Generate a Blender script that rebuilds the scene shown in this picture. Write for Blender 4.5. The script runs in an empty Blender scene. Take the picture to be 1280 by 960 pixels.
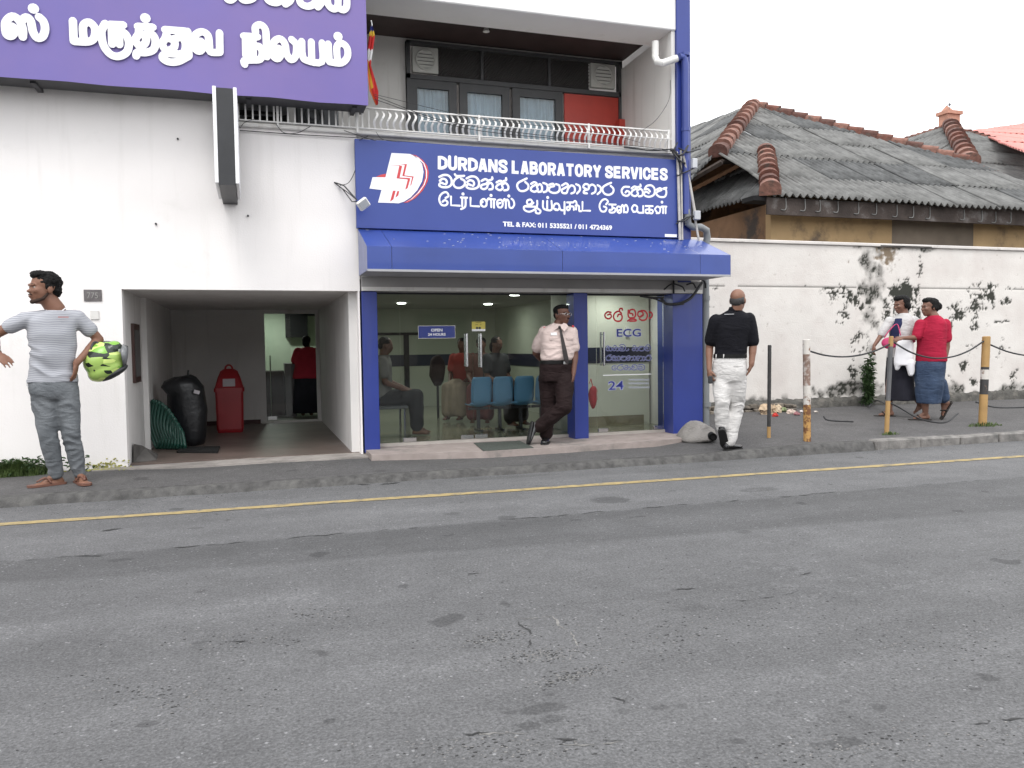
import bpy, bmesh, math, random
import numpy as np
from mathutils import Vector, Matrix, noise
random.seed(7)
PI = math.pi
S = bpy.context.scene
# ---------------------------------------------------------------- camera, sky, sun, exposure
FPX = 1000.0; CZ = 1.3
YAW, PITCH, ROLL = map(math.radians, (17.85, 2.675, -0.812))
fw = Vector((math.sin(YAW)*math.cos(PITCH), math.cos(YAW)*math.cos(PITCH), -math.sin(PITCH)))
rt = Vector((math.cos(YAW), -math.sin(YAW), 0)); up = rt.cross(fw)
R_ = rt*math.cos(ROLL) + up*math.sin(ROLL); U_ = -rt*math.sin(ROLL) + up*math.cos(ROLL)
cd = bpy.data.cameras.new('camera'); cam = bpy.data.objects.new('camera', cd); S.collection.objects.link(cam)
m = Matrix((R_, U_, -fw)).transposed().to_4x4(); m.translation = (0, 0, CZ)
cam.matrix_world = m
cd.sensor_width = 36; cd.lens = 36*FPX/1280; cd.clip_end = 3000; cd.clip_start = .05
S.camera = cam
W = bpy.data.worlds.new('World'); S.world = W; W.use_nodes = True
nt = W.node_tree; bg = nt.nodes['Background']
sky = nt.nodes.new('ShaderNodeTexSky'); sky.sky_type = 'NISHITA'; sky.sun_disc = False
SUN_EL, SUN_AZ = math.radians(58), math.radians(205)      # azimuth clockwise from +Y
sky.sun_elevation = SUN_EL; sky.sun_rotation = SUN_AZ; sky.dust_density = 4; sky.air_density = 1.2
hs = nt.nodes.new('ShaderNodeHueSaturation'); hs.inputs['Saturation'].default_value = .13
gm = nt.nodes.new('ShaderNodeMixRGB'); gm.inputs[0].default_value = .8; gm.inputs[2].default_value = (9.6, 9.75, 10.0, 1)   # flat overcast deck
nt.links.new(sky.outputs[0], hs.inputs['Color']); nt.links.new(hs.outputs[0], gm.inputs[1]); nt.links.new(gm.outputs[0], bg.inputs[0])
bg.inputs[1].default_value = .13
sl = bpy.data.lights.new('sun', 'SUN'); sl.energy = .7; sl.angle = math.radians(25); sl.color = (1, .97, .93)
so = bpy.data.objects.new('sun', sl); S.collection.objects.link(so)
sd = Vector((math.sin(SUN_AZ)*math.cos(SUN_EL), math.cos(SUN_AZ)*math.cos(SUN_EL), math.sin(SUN_EL)))
so.rotation_euler = sd.to_track_quat('Z', 'Y').to_euler()
S.view_settings.view_transform = 'Standard'; S.view_settings.look = 'None'; S.view_settings.exposure = .9; S.view_settings.gamma = 1
S.cycles.max_bounces = 6; S.cycles.transparent_max_bounces = 12; S.cycles.use_denoising = True

# ---------------------------------------------------------------- helpers
def ray(px, py): return fw + R_*((px-640)/FPX) - U_*((py-480)/FPX)
CP = Vector((0, 0, CZ))
def aY(px, py, y): d = ray(px, py); return CP + d*(y/d.y)
def aZ(px, py, z): d = ray(px, py); return CP + d*((z-CZ)/d.z)
def aX(px, py, x): d = ray(px, py); return CP + d*(x/d.x)
def aP(px, py, p0, n): d = ray(px, py); return CP + d*((p0-CP).dot(n)/d.dot(n))
KY = 7.76          # kerb line
D = 9.27           # facade plane
def gz(x, y):
    if y < KY: return 0.0
    t = min(max((x-4.6)/1.6, 0), 1)
    left = .058 + .012*max(0, min(1, (-x)/2)) + .012*min(1, max(0, y-8)/1.2)
    r = .10 + max(0, y-7.9)*.062
    return left*(1-t) + r*t
def aG(px, py):
    d = ray(px, py); z = .1
    for _ in range(30):
        p = CP + d*((z-CZ)/d.z); z = gz(p.x, p.y)*.6 + z*.4
    return p

NT = {}
def lnk(nt, a, b): nt.links.new(a, b)
def mat(name, col, rough=.7, var=.12, vscale=6, bump=.0, bscale=40, metal=0, spec=None, col2=None, c2scale=2, c2lo=.5, c2hi=.65, emit=None, coat=0, wrinkle=0):
    if name in NT: return NT[name]
    M = bpy.data.materials.new(name); M.use_nodes = True; n = M.node_tree; b = n.nodes['Principled BSDF']
    b.inputs['Roughness'].default_value = rough; b.inputs['Metallic'].default_value = metal
    if spec is None and rough >= .75: spec = .22
    if spec is not None: b.inputs['Specular IOR Level'].default_value = spec
    if coat: b.inputs['Coat Weight'].default_value = coat
    tc = n.nodes.new('ShaderNodeTexCoord')
    nz = n.nodes.new('ShaderNodeTexNoise'); nz.inputs['Scale'].default_value = vscale; nz.inputs['Detail'].default_value = 8
    lnk(n, tc.outputs['Object'], nz.inputs['Vector'])
    mr = n.nodes.new('ShaderNodeMapRange'); mr.inputs[1].default_value = .3; mr.inputs[2].default_value = .7
    mr.inputs[3].default_value = 1-var; mr.inputs[4].default_value = 1+var; lnk(n, nz.outputs[0], mr.inputs[0])
    mx = n.nodes.new('ShaderNodeVectorMath'); mx.operation = 'SCALE'; mx.inputs[0].default_value = col; lnk(n, mr.outputs[0], mx.inputs['Scale'])
    out = mx.outputs[0]
    if col2:
        n2 = n.nodes.new('ShaderNodeTexNoise'); n2.inputs['Scale'].default_value = c2scale; n2.inputs['Detail'].default_value = 10; n2.inputs['Roughness'].default_value = .65
        lnk(n, tc.outputs['Object'], n2.inputs['Vector'])
        r2 = n.nodes.new('ShaderNodeMapRange'); r2.inputs[1].default_value = c2lo; r2.inputs[2].default_value = c2hi; lnk(n, n2.outputs[0], r2.inputs[0])
        m2 = n.nodes.new('ShaderNodeMixRGB'); lnk(n, r2.outputs[0], m2.inputs[0]); lnk(n, out, m2.inputs[1]); m2.inputs[2].default_value = (*col2, 1); out = m2.outputs[0]
    lnk(n, out, b.inputs['Base Color'])
    if bump:
        bn = n.nodes.new('ShaderNodeTexNoise'); bn.inputs['Scale'].default_value = bscale; bn.inputs['Detail'].default_value = 6; lnk(n, tc.outputs['Object'], bn.inputs['Vector'])
        bp = n.nodes.new('ShaderNodeBump'); bp.inputs['Strength'].default_value = bump; bp.inputs['Distance'].default_value = .02
        lnk(n, bn.outputs[0], bp.inputs['Height']); lnk(n, bp.outputs[0], b.inputs['Normal'])
    if wrinkle:
        wm = n.nodes.new('ShaderNodeMapping'); wm.inputs['Scale'].default_value = (6, 6, 17); wm.inputs['Rotation'].default_value = (.25, .5, 0); lnk(n, tc.outputs['Object'], wm.inputs[0])
        wn = n.nodes.new('ShaderNodeTexNoise'); wn.inputs['Scale'].default_value = 1; wn.inputs['Detail'].default_value = 3; wn.inputs['Distortion'].default_value = 1.2; lnk(n, wm.outputs[0], wn.inputs['Vector'])
        wb_ = n.nodes.new('ShaderNodeBump'); wb_.inputs['Strength'].default_value = wrinkle; wb_.inputs['Distance'].default_value = .03; lnk(n, wn.outputs[0], wb_.inputs['Height'])
        if bump: lnk(n, wb_.outputs[0], bp.inputs['Normal'])
        else: lnk(n, wb_.outputs[0], b.inputs['Normal'])
    if emit:
        b.inputs['Emission Color'].default_value = (*emit[0], 1); b.inputs['Emission Strength'].default_value = emit[1]
    NT[name] = M; return M

def link(name, me, mt=None, parent=None, label=None, cat=None, group=None, kind=None):
    o = bpy.data.objects.new(name, me); S.collection.objects.link(o)
    if mt is not None and me is not None:
        for q in (mt if isinstance(mt, (list, tuple)) else [mt]): me.materials.append(q)
    if parent is not None: o.parent = parent
    tag(o, label, cat, group, kind); return o
def tag(o, label=None, cat=None, group=None, kind=None):
    if label: o['label'] = label
    if cat: o['category'] = cat
    if group: o['group'] = group
    if kind: o['kind'] = kind
    return o
def thing(name, label, cat, loc=(0, 0, 0), rz=0, group=None):
    o = bpy.data.objects.new(name, None); S.collection.objects.link(o); o.location = loc; o.rotation_euler = (0, 0, rz)
    o.empty_display_size = .1
    return tag(o, label, cat, group)
def copy_tree(o, parent=None):
    c = o.copy(); S.collection.objects.link(c)
    if parent: c.parent = parent
    for ch in list(o.children): copy_tree(ch, c)
    return c

class MB:
    def __init__(s): s.v = []; s.f = []; s.mi = []
    def add(s, vs, fs, mi=0):
        n = len(s.v); s.v += [tuple(v) for v in vs]; s.f += [tuple(i+n for i in f) for f in fs]; s.mi += [mi]*len(fs); return s
    def box(s, x0, x1, y0, y1, z0, z1, mi=0, c=0):
        if c:
            bm = bmesh.new(); bmesh.ops.create_cube(bm, size=1)
            for v in bm.verts: v.co = Vector(((x0+x1)/2+v.co.x*(x1-x0), (y0+y1)/2+v.co.y*(y1-y0), (z0+z1)/2+v.co.z*(z1-z0)))
            bmesh.ops.bevel(bm, geom=bm.edges[:], offset=c, segments=1, affect='EDGES')
            bm.verts.ensure_lookup_table()
            s.add([v.co for v in bm.verts], [[v.index for v in f.verts] for f in bm.faces], mi); bm.free(); return s
        return s.add([(x, y, z) for z in (z0, z1) for y in (y0, y1) for x in (x0, x1)],
                     [(0, 2, 3, 1), (4, 5, 7, 6), (0, 1, 5, 4), (2, 6, 7, 3), (0, 4, 6, 2), (1, 3, 7, 5)], mi)
    def obox(s, M, sx, sy, sz, mi=0, c=0):
        t = MB().box(-sx/2, sx/2, -sy/2, sy/2, -sz/2, sz/2, c=c)
        return s.add([M @ Vector(v) for v in t.v], t.f, mi)
    def tube(s, pts, r, n=8, mi=0, cap=True):
        pts = [Vector(p) for p in pts]; rs = r if isinstance(r, (list, tuple)) else [r]*len(pts)
        vs = []; fs = []; N = len(pts); prev = None
        for i, p in enumerate(pts):
            t = (pts[min(i+1, N-1)]-pts[max(i-1, 0)]).normalized()
            if prev is None:
                a = Vector((0, 0, 1)) if abs(t.z) < .9 else Vector((1, 0, 0)); u = t.cross(a).normalized()
            else: u = (prev - t*prev.dot(t)).normalized()
            prev = u; w = t.cross(u)
            for k in range(n): a = 2*PI*k/n; vs.append(p+(u*math.cos(a)+w*math.sin(a))*rs[i])
        for i in range(N-1):
            for k in range(n): fs.append((i*n+k, i*n+(k+1) % n, (i+1)*n+(k+1) % n, (i+1)*n+k))
        if cap: fs.append(tuple(reversed(range(n)))); fs.append(tuple((N-1)*n+k for k in range(n)))
        return s.add(vs, fs, mi)
    def loft(s, rings, mi=0, cap=True):
        n = len(rings[0]); vs = [v for r in rings for v in r]; fs = []
        for i in range(len(rings)-1):
            for k in range(n): fs.append((i*n+k, i*n+(k+1) % n, (i+1)*n+(k+1) % n, (i+1)*n+k))
        if cap: fs.append(tuple(reversed(range(n)))); fs.append(tuple((len(rings)-1)*n+k for k in range(n)))
        return s.add(vs, fs, mi)
    def prism(s, poly, ax, a, b, mi=0):     # polygon in the two other axes, extruded along ax
        def mk(p, t):
            q = list(p); q.insert(ax, t); return q
        n = len(poly); vs = [mk(p, a) for p in poly]+[mk(p, b) for p in poly]
        fs = [tuple(range(n)), tuple(reversed(range(n, 2*n)))]+[(i, (i+1) % n, n+(i+1) % n, n+i) for i in range(n)]
        return s.add(vs, fs, mi)
    def ell(s, c, r, M=None, n=12, mi=0):
        vs = []; fs = []; m_ = n//2
        for i in range(m_+1):
            th = PI*i/m_
            for k in range(n):
                ph = 2*PI*k/n; p = Vector((r[0]*math.sin(th)*math.cos(ph), r[1]*math.sin(th)*math.sin(ph), r[2]*math.cos(th)))
                if M: p = M @ p
                vs.append(Vector(c)+p)
        for i in range(m_):
            for k in range(n): fs.append((i*n+k, i*n+(k+1) % n, (i+1)*n+(k+1) % n, (i+1)*n+k))
        return s.add(vs, fs, mi)
    def build(s, name, mt, parent=None, smooth=False, off=None, norm=True, **kw):
        me = bpy.data.meshes.new(name)
        o = Vector(off) if off else (parent.location.copy() if parent is not None and parent.type == 'EMPTY' else Vector((0, 0, 0)))
        if parent is not None and parent.parent is not None: o = Vector(parent.get('org', (0, 0, 0)))
        if off is not None: o = Vector(off)
        me.from_pydata([tuple(Vector(v)-o) for v in s.v], [], s.f)
        if any(s.mi): me.polygons.foreach_set('material_index', s.mi)
        if norm:
            bm = bmesh.new(); bm.from_mesh(me); bmesh.ops.remove_doubles(bm, verts=bm.verts, dist=1e-5); bmesh.ops.recalc_face_normals(bm, faces=bm.faces); bm.to_mesh(me); bm.free()
        if smooth:
            me.polygons.foreach_set('use_smooth', [True]*len(me.polygons))
        ob = link(name, me, mt, parent, **kw)
        if parent is not None: ob['org'] = tuple(o); 
        if smooth and smooth != 'all':
            try:
                me.set_sharp_from_angle(angle=math.radians(40))
            except Exception: pass
        return ob
def top(mb, name, mt, label=None, cat=None, group=None, kind=None, smooth=False, loc=(0, 0, 0)):
    o = mb.build(name, mt, None, smooth=smooth, off=loc, label=label, cat=cat, group=group, kind=kind); o.location = loc; return o

def font_mesh(txt, p0, p1, y, depth, name, mt, parent, bold=.0, z0=None, fit_h=True, halo=0):
    """latin lettering fitted between world points p0 (bottom left) and p1 (top right) on a plane facing -Y"""
    cu = bpy.data.curves.new('t', 'FONT'); cu.body = txt; cu.offset = bold; cu.extrude = 0; cu.resolution_u = 3
    t = bpy.data.objects.new('t', cu); S.collection.objects.link(t)
    dg = bpy.context.evaluated_depsgraph_get(); me = bpy.data.meshes.new_from_object(t.evaluated_get(dg)); bpy.data.objects.remove(t)
    co = np.array([v.co[:] for v in me.vertices]); a = co.min(0); b = co.max(0)
    o = parent_org(parent)
    x0, zz0 = p0; x1, zz1 = p1
    for v in me.vertices:
        u = (v.co.x-a[0])/(b[0]-a[0]); w = (v.co.y-a[1])/(b[1]-a[1])
        v.co = Vector((x0+(x1-x0)*u, y, zz0+(zz1-zz0)*w))-o
    bm = bmesh.new(); bm.from_mesh(me)
    for v_ in bm.verts: v_.co.y -= depth
    bm.to_mesh(me); bm.free()
    ob = link(name, me, mt, parent); ob['org'] = tuple(o); return ob
def parent_org(p):
    if p is None: return Vector((0, 0, 0))
    if 'org' in p: return Vector(p['org'])
    return p.location.copy()

def crom(pts, k=5):
    P = [Vector(p) for p in pts]; 
    if len(P) < 3: return P
    Q = [P[0]*2-P[1]]+P+[P[-1]*2-P[-2]]; out = []
    for i in range(1, len(Q)-2):
        for j in range(k):
            t = j/k; a, b, c, d = Q[i-1], Q[i], Q[i+1], Q[i+2]
            out.append(.5*((2*b)+(c-a)*t+(2*a-5*b+4*c-d)*t*t+(-a+3*b-3*c+d)*t*t*t))
    out.append(P[-1]); return out
def strokes(mb, lst, org, sc, Y, wpx, curve=True, h=.004, round_=True):
    """pen strokes traced off the lettering: points in zoomed pixels, laid on the plane y=Y as ridged bands"""
    for s_ in lst:
        kind = 'c'
        if isinstance(s_, tuple) and s_ and s_[0] == 'l': kind = 'l'; s_ = s_[1:]
        pts = [Vector((a, b, 0)) for a, b in s_]
        if kind == 'c': pts = crom(pts, 4)
        W3 = [aY(org[0]+p.x/sc, org[1]+p.y/sc, Y) for p in pts]
        band(mb, W3, wpx, h)
def band(mb, W3, w, h, sq=False):
    N = len(W3); vs = []; fs = []
    if N == 1: W3 = [W3[0], W3[0]+Vector((.001, 0, 0))]; N = 2
    # round caps
    t0 = (W3[1]-W3[0]).normalized(); t1 = (W3[-1]-W3[-2]).normalized()
    ext = [(W3[0]-t0*w*.45, .35), (W3[0]-t0*w*.25, .8)]+[(p, 1) for p in W3]+[(W3[-1]+t1*w*.25, .8), (W3[-1]+t1*w*.45, .35)]
    if sq: ext = [(p, 1) for p in W3]
    for i, (p, k) in enumerate(ext):
        a = ext[max(i-1, 0)][0]; b = ext[min(i+1, len(ext)-1)][0]; t = (b-a).normalized(); nrm = Vector((-t.z, 0, t.x))
        vs += [p-nrm*w/2*k, p+Vector((0, -h-random.random()*.0004, 0)), p+nrm*w/2*k]
    for i in range(len(ext)-1):
        fs += [(i*3, i*3+1, i*3+4, i*3+3), (i*3+1, i*3+2, i*3+5, i*3+4)]
    mb.add(vs, fs)
def dot(mb, px, py, org, sc, Y, r, h=.004):
    c = aY(org[0]+px/sc, org[1]+py/sc, Y); n = 12
    mb.add([c+Vector((math.cos(2*PI*k/n)*r, 0, math.sin(2*PI*k/n)*r)) for k in range(n)]+[c+Vector((0, -h, 0))], [(k, (k+1) % n, n) for k in range(n)])

# ---------------------------------------------------------------- materials
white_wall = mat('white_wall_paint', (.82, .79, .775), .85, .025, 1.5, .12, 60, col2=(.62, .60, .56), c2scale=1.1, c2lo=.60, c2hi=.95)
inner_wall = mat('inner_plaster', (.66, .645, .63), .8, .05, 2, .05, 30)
blue = mat('blue_panel', (.020, .038, .22), .38, .06, 3, 0, coat=.15)
blue_sign = mat('blue_sign_sheet', (.034, .060, .255), .42, .08, 1.2)
purple = mat('purple_banner_sheet', (.135, .108, .34), .5, .08, .7, .04, 5, col2=(.18, .125, .33), c2scale=.5, c2lo=.4, c2hi=.75)
white_ink = mat('white_lettering', (.82, .82, .83), .5, .02)
red_ink = mat('red_lettering', (.62, .03, .045), .5, .03)
blue_ink = mat('blue_lettering', (.02, .03, .23), .5, .03)
halo_ink = mat('pale_outline_film', (.50, .52, .68), .6, .03)
black_m = mat('black_metal', (.022, .023, .026), .5, .15, 8)
dark_gap = mat('dark_gap', (.015, .015, .016), .9, .1)
steel = mat('brushed_steel', (.62, .62, .62), .25, .05, 20, metal=1)
concrete = mat('step_concrete', (.30, .275, .255), .85, .18, 5, .35, 60, col2=(.16, .15, .14), c2scale=3, c2lo=.5, c2hi=.75)
def streaks(M, col, amount, lo=.55, hi=.8):
    n = M.node_tree; N = n.nodes.new; b = n.nodes['Principled BSDF']; src = b.inputs['Base Color'].links[0].from_socket; tc = N('ShaderNodeTexCoord'); mp = N('ShaderNodeMapping'); mp.inputs['Scale'].default_value = (7, 7, .45); lnk(n, tc.outputs['Object'], mp.inputs[0])
    q = N('ShaderNodeTexNoise'); q.inputs['Scale'].default_value = 1; q.inputs['Detail'].default_value = 7; q.inputs['Roughness'].default_value = .6; lnk(n, mp.outputs[0], q.inputs['Vector'])
    r = N('ShaderNodeMapRange'); r.inputs[1].default_value = lo; r.inputs[2].default_value = hi; r.inputs[4].default_value = amount; lnk(n, q.outputs[0], r.inputs[0])
    mx = N('ShaderNodeMixRGB'); lnk(n, r.outputs[0], mx.inputs[0]); lnk(n, src, mx.inputs[1]); mx.inputs[2].default_value = (*col, 1); lnk(n, mx.outputs[0], b.inputs['Base Color'])
pinkcon = mat('pinkish_step', (.31, .265, .245), .85, .14, 6, .3, 60, col2=(.17, .16, .15), c2scale=2.5, c2lo=.52, c2hi=.7)
grey_band = mat('grey_fascia_paint', (.33, .32, .315), .7, .08, 3, .05)
offwhite = mat('offwhite_plaster', (.66, .645, .62), .8, .04, 2, .1, 40, col2=(.5, .48, .44), c2scale=2, c2lo=.6, c2hi=.85)
railw = mat('railing_paint', (.66, .65, .63), .5, .06, 10)
brownceil = mat('brown_ceiling', (.042, .026, .024), .6, .2, 4)
framebr = mat('dark_frame_paint', (.055, .056, .058), .5, .12, 6)
redpan = mat('red_panel_paint', (.42, .045, .03), .45, .12, 3)
pvcw = mat('white_pvc', (.70, .69, .66), .4, .05, 5); pvcg = mat('grey_pvc', (.19, .20, .205), .45, .08, 5)
rubber = mat('black_cable', (.02, .02, .022), .6, .1)

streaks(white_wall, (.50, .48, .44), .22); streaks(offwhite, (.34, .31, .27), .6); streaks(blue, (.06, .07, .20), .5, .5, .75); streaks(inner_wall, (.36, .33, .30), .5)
# glass
def glassmat(name, tint, refl=1.0):
    M = bpy.data.materials.new(name); M.use_nodes = True; n = M.node_tree
    for q in list(n.nodes):
        if q.type != 'OUTPUT_MATERIAL': n.nodes.remove(q)
    o = [q for q in n.nodes][0]; t = n.nodes.new('ShaderNodeBsdfTransparent'); t.inputs[0].default_value = (*tint, 1)
    g = n.nodes.new('ShaderNodeBsdfGlossy'); g.inputs['Roughness'].default_value = .015; g.inputs[0].default_value = (.9*refl,)*3+(1,)
    f = n.nodes.new('ShaderNodeFresnel'); f.inputs[0].default_value = 1.42; mx = n.nodes.new('ShaderNodeMixShader')
    lnk(n, f.outputs[0], mx.inputs[0]); lnk(n, t.outputs[0], mx.inputs[1]); lnk(n, g.outputs[0], mx.inputs[2]); lnk(n, mx.outputs[0], o.inputs[0]); return M
glass = glassmat('door_glass', (.93, .95, .935))

# ---------------------------------------------------------------- road, pavement, kerb
def asphalt(name, base, patch=True, bumpk=1.0):
    M = bpy.data.materials.new(name); M.use_nodes = True; n = M.node_tree; b = n.nodes['Principled BSDF']; N = n.nodes.new
    tc = N('ShaderNodeTexCoord'); obj = tc.outputs['Object']
    def nz(sc, det=6, ro=.6, stretch=None):
        q = N('ShaderNodeTexNoise'); q.inputs['Scale'].default_value = sc; q.inputs['Detail'].default_value = det; q.inputs['Roughness'].default_value = ro
        if stretch:
            mp = N('ShaderNodeMapping'); mp.inputs['Scale'].default_value = stretch; lnk(n, obj, mp.inputs[0]); lnk(n, mp.outputs[0], q.inputs['Vector'])
        else: lnk(n, obj, q.inputs['Vector'])
        return q.outputs[0]
    def rng(src, a, b_, c, d):
        q = N('ShaderNodeMapRange'); q.inputs[1].default_value = a; q.inputs[2].default_value = b_; q.inputs[3].default_value = c; q.inputs[4].default_value = d; lnk(n, src, q.inputs[0]); return q.outputs[0]
    def mul(a, b_):
        q = N('ShaderNodeMath'); q.operation = 'MULTIPLY'
        for i, v in enumerate((a, b_)):
            if isinstance(v, (int, float)): q.inputs[i].default_value = v
            else: lnk(n, v, q.inputs[i])
        return q.outputs[0]
    def op(o_, a, b_):
        q = N('ShaderNodeMath'); q.operation = o_
        for i, v in enumerate((a, b_)):
            if isinstance(v, (int, float)): q.inputs[i].default_value = v
            else: lnk(n, v, q.inputs[i])
        return q.outputs[0]
    big = rng(nz(.45, 4), .3, .7, .88, 1.12); mid = rng(nz(3.2, 8, .7), .3, .7, .86, 1.14)
    streak = rng(nz(1.0, 6, .6, (.35, 2.2, 1)), .35, .65, .93, 1.07)
    fine = mul(rng(nz(75, 4, .75), .32, .68, .52, 1.50), rng(nz(24, 5, .7), .35, .65, .88, 1.12))
    v = N('ShaderNodeTexVoronoi'); v.inputs['Scale'].default_value = 95; lnk(n, obj, v.inputs['Vector'])
    agg = rng(v.outputs['Distance'], .05, .5, 1.16, .86)
    # sparse pale stones
    v2 = N('ShaderNodeTexVoronoi'); v2.inputs['Scale'].default_value = 26; lnk(n, obj, v2.inputs['Vector'])
    st = mul(op('LESS_THAN', v2.outputs['Distance'], .16), op('GREATER_THAN', nz(9, 2), .57))
    # sparse dark spots / oil drips
    v3 = N('ShaderNodeTexVoronoi'); v3.inputs['Scale'].default_value = 2.1; dv = N('ShaderNodeVectorMath'); dv.operation = 'ADD'
    nn = N('ShaderNodeTexNoise'); nn.inputs['Scale'].default_value = 6; nn.inputs['Detail'].default_value = 5; lnk(n, obj, nn.inputs['Vector'])
    sc_ = N('ShaderNodeVectorMath'); sc_.operation = 'SCALE'; sc_.inputs['Scale'].default_value = .22; lnk(n, nn.outputs['Color'], sc_.inputs[0])
    lnk(n, obj, dv.inputs[0]); lnk(n, sc_.outputs[0], dv.inputs[1]); lnk(n, dv.outputs[0], v3.inputs['Vector'])
    cr = N('ShaderNodeSeparateColor'); lnk(n, v3.outputs['Color'], cr.inputs[0])
    rad = rng(cr.outputs[0], .45, 1, 0.0, .15)
    spot = N('ShaderNodeMapRange'); lnk(n, v3.outputs['Distance'], spot.inputs[0]); lnk(n, rad, spot.inputs[1]); spot.inputs[3].default_value = .62; spot.inputs[4].default_value = 1
    ad = op('ADD', rad, .03); lnk(n, ad, spot.inputs[2]); spots = spot.outputs[0]
    val = mul(mul(mul(big, mid), mul(fine, agg)), mul(streak, spots))
    if patch:
        # darker relaid trench strip along the road
        sp = N('ShaderNodeSeparateXYZ'); lnk(n, obj, sp.inputs[0]); y = sp.outputs[1]; x = sp.outputs[0]
        wob = mul(op('SUBTRACT', nz(1.6, 6, .7), .5), .22)
        lo = op('ADD', op('MULTIPLY', x, -.085), 4.98)
        e1 = op('SUBTRACT', op('ADD', y, wob), lo); e2 = op('SUBTRACT', 5.69, op('ADD', y, mul(wob, .35)))
        strip = mul(rng(e1, 0, .10, 0, 1), rng(e2, 0, .035, 0, 1))
        val = mul(val, rng(strip, 0, 1, 1, .76))
        
        far = rng(y, 5.69, 5.72, 1.0, 1.08); val = mul(val, far)
        lanes = rng(nz(1.0, 3, .5, (.04, 1.5, 1)), .35, .65, .93, 1.07); val = mul(val, lanes)
        wv = N('ShaderNodeVectorMath'); wv.operation = 'SCALE'; wv.inputs['Scale'].default_value = .35; n9 = N('ShaderNodeTexNoise'); n9.inputs['Scale'].default_value = 7; n9.inputs['Detail'].default_value = 6; n9.inputs['Roughness'].default_value = .7; lnk(n, obj, n9.inputs['Vector'])
        sb = N('ShaderNodeVectorMath'); sb.operation = 'SUBTRACT'; sb.inputs[1].default_value = (.5, .5, .5); lnk(n, n9.outputs['Color'], sb.inputs[0]); lnk(n, sb.outputs[0], wv.inputs[0])
        for (px, py, w, h, kk) in [(764, 625, .17, .16, .62), (678, 886, .085, .04, .62), (690, 899, .045, .03, .68), (661, 907, .04, .03, .65), (640, 890, .03, .015, .7), (686, 869, .03, .012, .7), (825, 884, .035, .025, .7), (852, 883, .025, .02, .72), (780, 889, .03, .02, .75), (923, 926, .025, .02, .62), (412, 901, .025, .02, .62), (185, 905, .045, .02, .7), (145, 905, .025, .014, .72), (950, 612, .22, .09, .74), (1240, 546, .6, .16, .70), (930, 665, .06, .05, .72), (1100, 884, .03, .025, .68), (1055, 877, .03, .015, .72), (1220, 861, .03, .015, .7), (1060, 910, .14, .12, .88), (1100, 745, .3, .2, .92), (565, 642, .07, .05, .72), (720, 650, .06, .03, .75), (1130, 588, .3, .08, .78), (640, 596, .5, .09, .80), (150, 700, .08, .04, .7), (245, 660, .06, .04, .72), (250, 803, .04, .02, .72), (600, 768, .02, .012, .7), (870, 760, .1, .04, .85), (585, 808, .03, .02, .75)]:
            c_ = aZ(px, py, 0); a_ = N('ShaderNodeVectorMath'); a_.operation = 'SUBTRACT'; lnk(n, obj, a_.inputs[0]); a_.inputs[1].default_value = (c_.x, c_.y, 0)
            m_ = N('ShaderNodeVectorMath'); m_.operation = 'MULTIPLY'; lnk(n, a_.outputs[0], m_.inputs[0]); m_.inputs[1].default_value = (1/w, 1/h, 0)
            d_ = N('ShaderNodeVectorMath'); d_.operation = 'ADD'; lnk(n, m_.outputs[0], d_.inputs[0]); w2 = N('ShaderNodeVectorMath'); w2.operation = 'SCALE'; w2.inputs['Scale'].default_value = 3.2; lnk(n, wv.outputs[0], w2.inputs[0]); lnk(n, w2.outputs[0], d_.inputs[1])
            l_ = N('ShaderNodeVectorMath'); l_.operation = 'LENGTH'; lnk(n, d_.outputs[0], l_.inputs[0]); val = mul(val, rng(l_.outputs['Value'], .82, 1.08, kk, 1))
        v4 = N('ShaderNodeTexVoronoi'); v4.feature = 'DISTANCE_TO_EDGE'; v4.inputs['Scale'].default_value = 1.3; lnk(n, dv.outputs[0], v4.inputs['Vector'])
        crk = mul(op('LESS_THAN', v4.outputs['Distance'], .004), op('GREATER_THAN', nz(.8, 3), .62)); val = mul(val, rng(crk, 0, 1, 1, .8))
    ero = mul(rng(nz(.9, 7, .72, (.55, 1, 1)), .52, .62, 0, 1), rng(nz(5, 5, .7), .42, .58, 0, 1))
    v5 = N('ShaderNodeTexVoronoi'); v5.inputs['Scale'].default_value = 48; lnk(n, dv.outputs[0], v5.inputs['Vector']); c5 = N('ShaderNodeSeparateColor'); lnk(n, v5.outputs['Color'], c5.inputs[0])
    val = mul(val, op('ADD', 1.0, mul(ero, op('SUBTRACT', mul(c5.outputs[0], .62), .16))))
    pits = mul(rng(nz(38, 3, .6), .30, .36, 1, 0), rng(nz(2.2, 4), .42, .6, .25, 1)); val = mul(val, rng(pits, 0, 1, 1, .55))
    val = op('ADD', val, mul(st, 1.0))
    mx = N('ShaderNodeVectorMath'); mx.operation = 'SCALE'; mx.inputs[0].default_value = base; lnk(n, val, mx.inputs['Scale']); lnk(n, mx.outputs[0], b.inputs['Base Color'])
    b.inputs['Roughness'].default_value = .88
    hh = op('ADD', op('ADD', mul(nz(75, 4, .75), .9), mul(agg, .35)), op('ADD', mul(nz(9, 6), .6), op('SUBTRACT', mul(mul(ero, c5.outputs[0]), .9), mul(pits, 1.2)))); 
    bp = N('ShaderNodeBump'); bp.inputs['Strength'].default_value = .55*bumpk; bp.inputs['Distance'].default_value = .008; lnk(n, hh, bp.inputs['Height']); lnk(n, bp.outputs[0], b.inputs['Normal'])
    return M
road_m = asphalt('road_asphalt', (.108, .108, .110)); walk_m = asphalt('pavement_asphalt', (.088, .085, .085), False)
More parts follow.
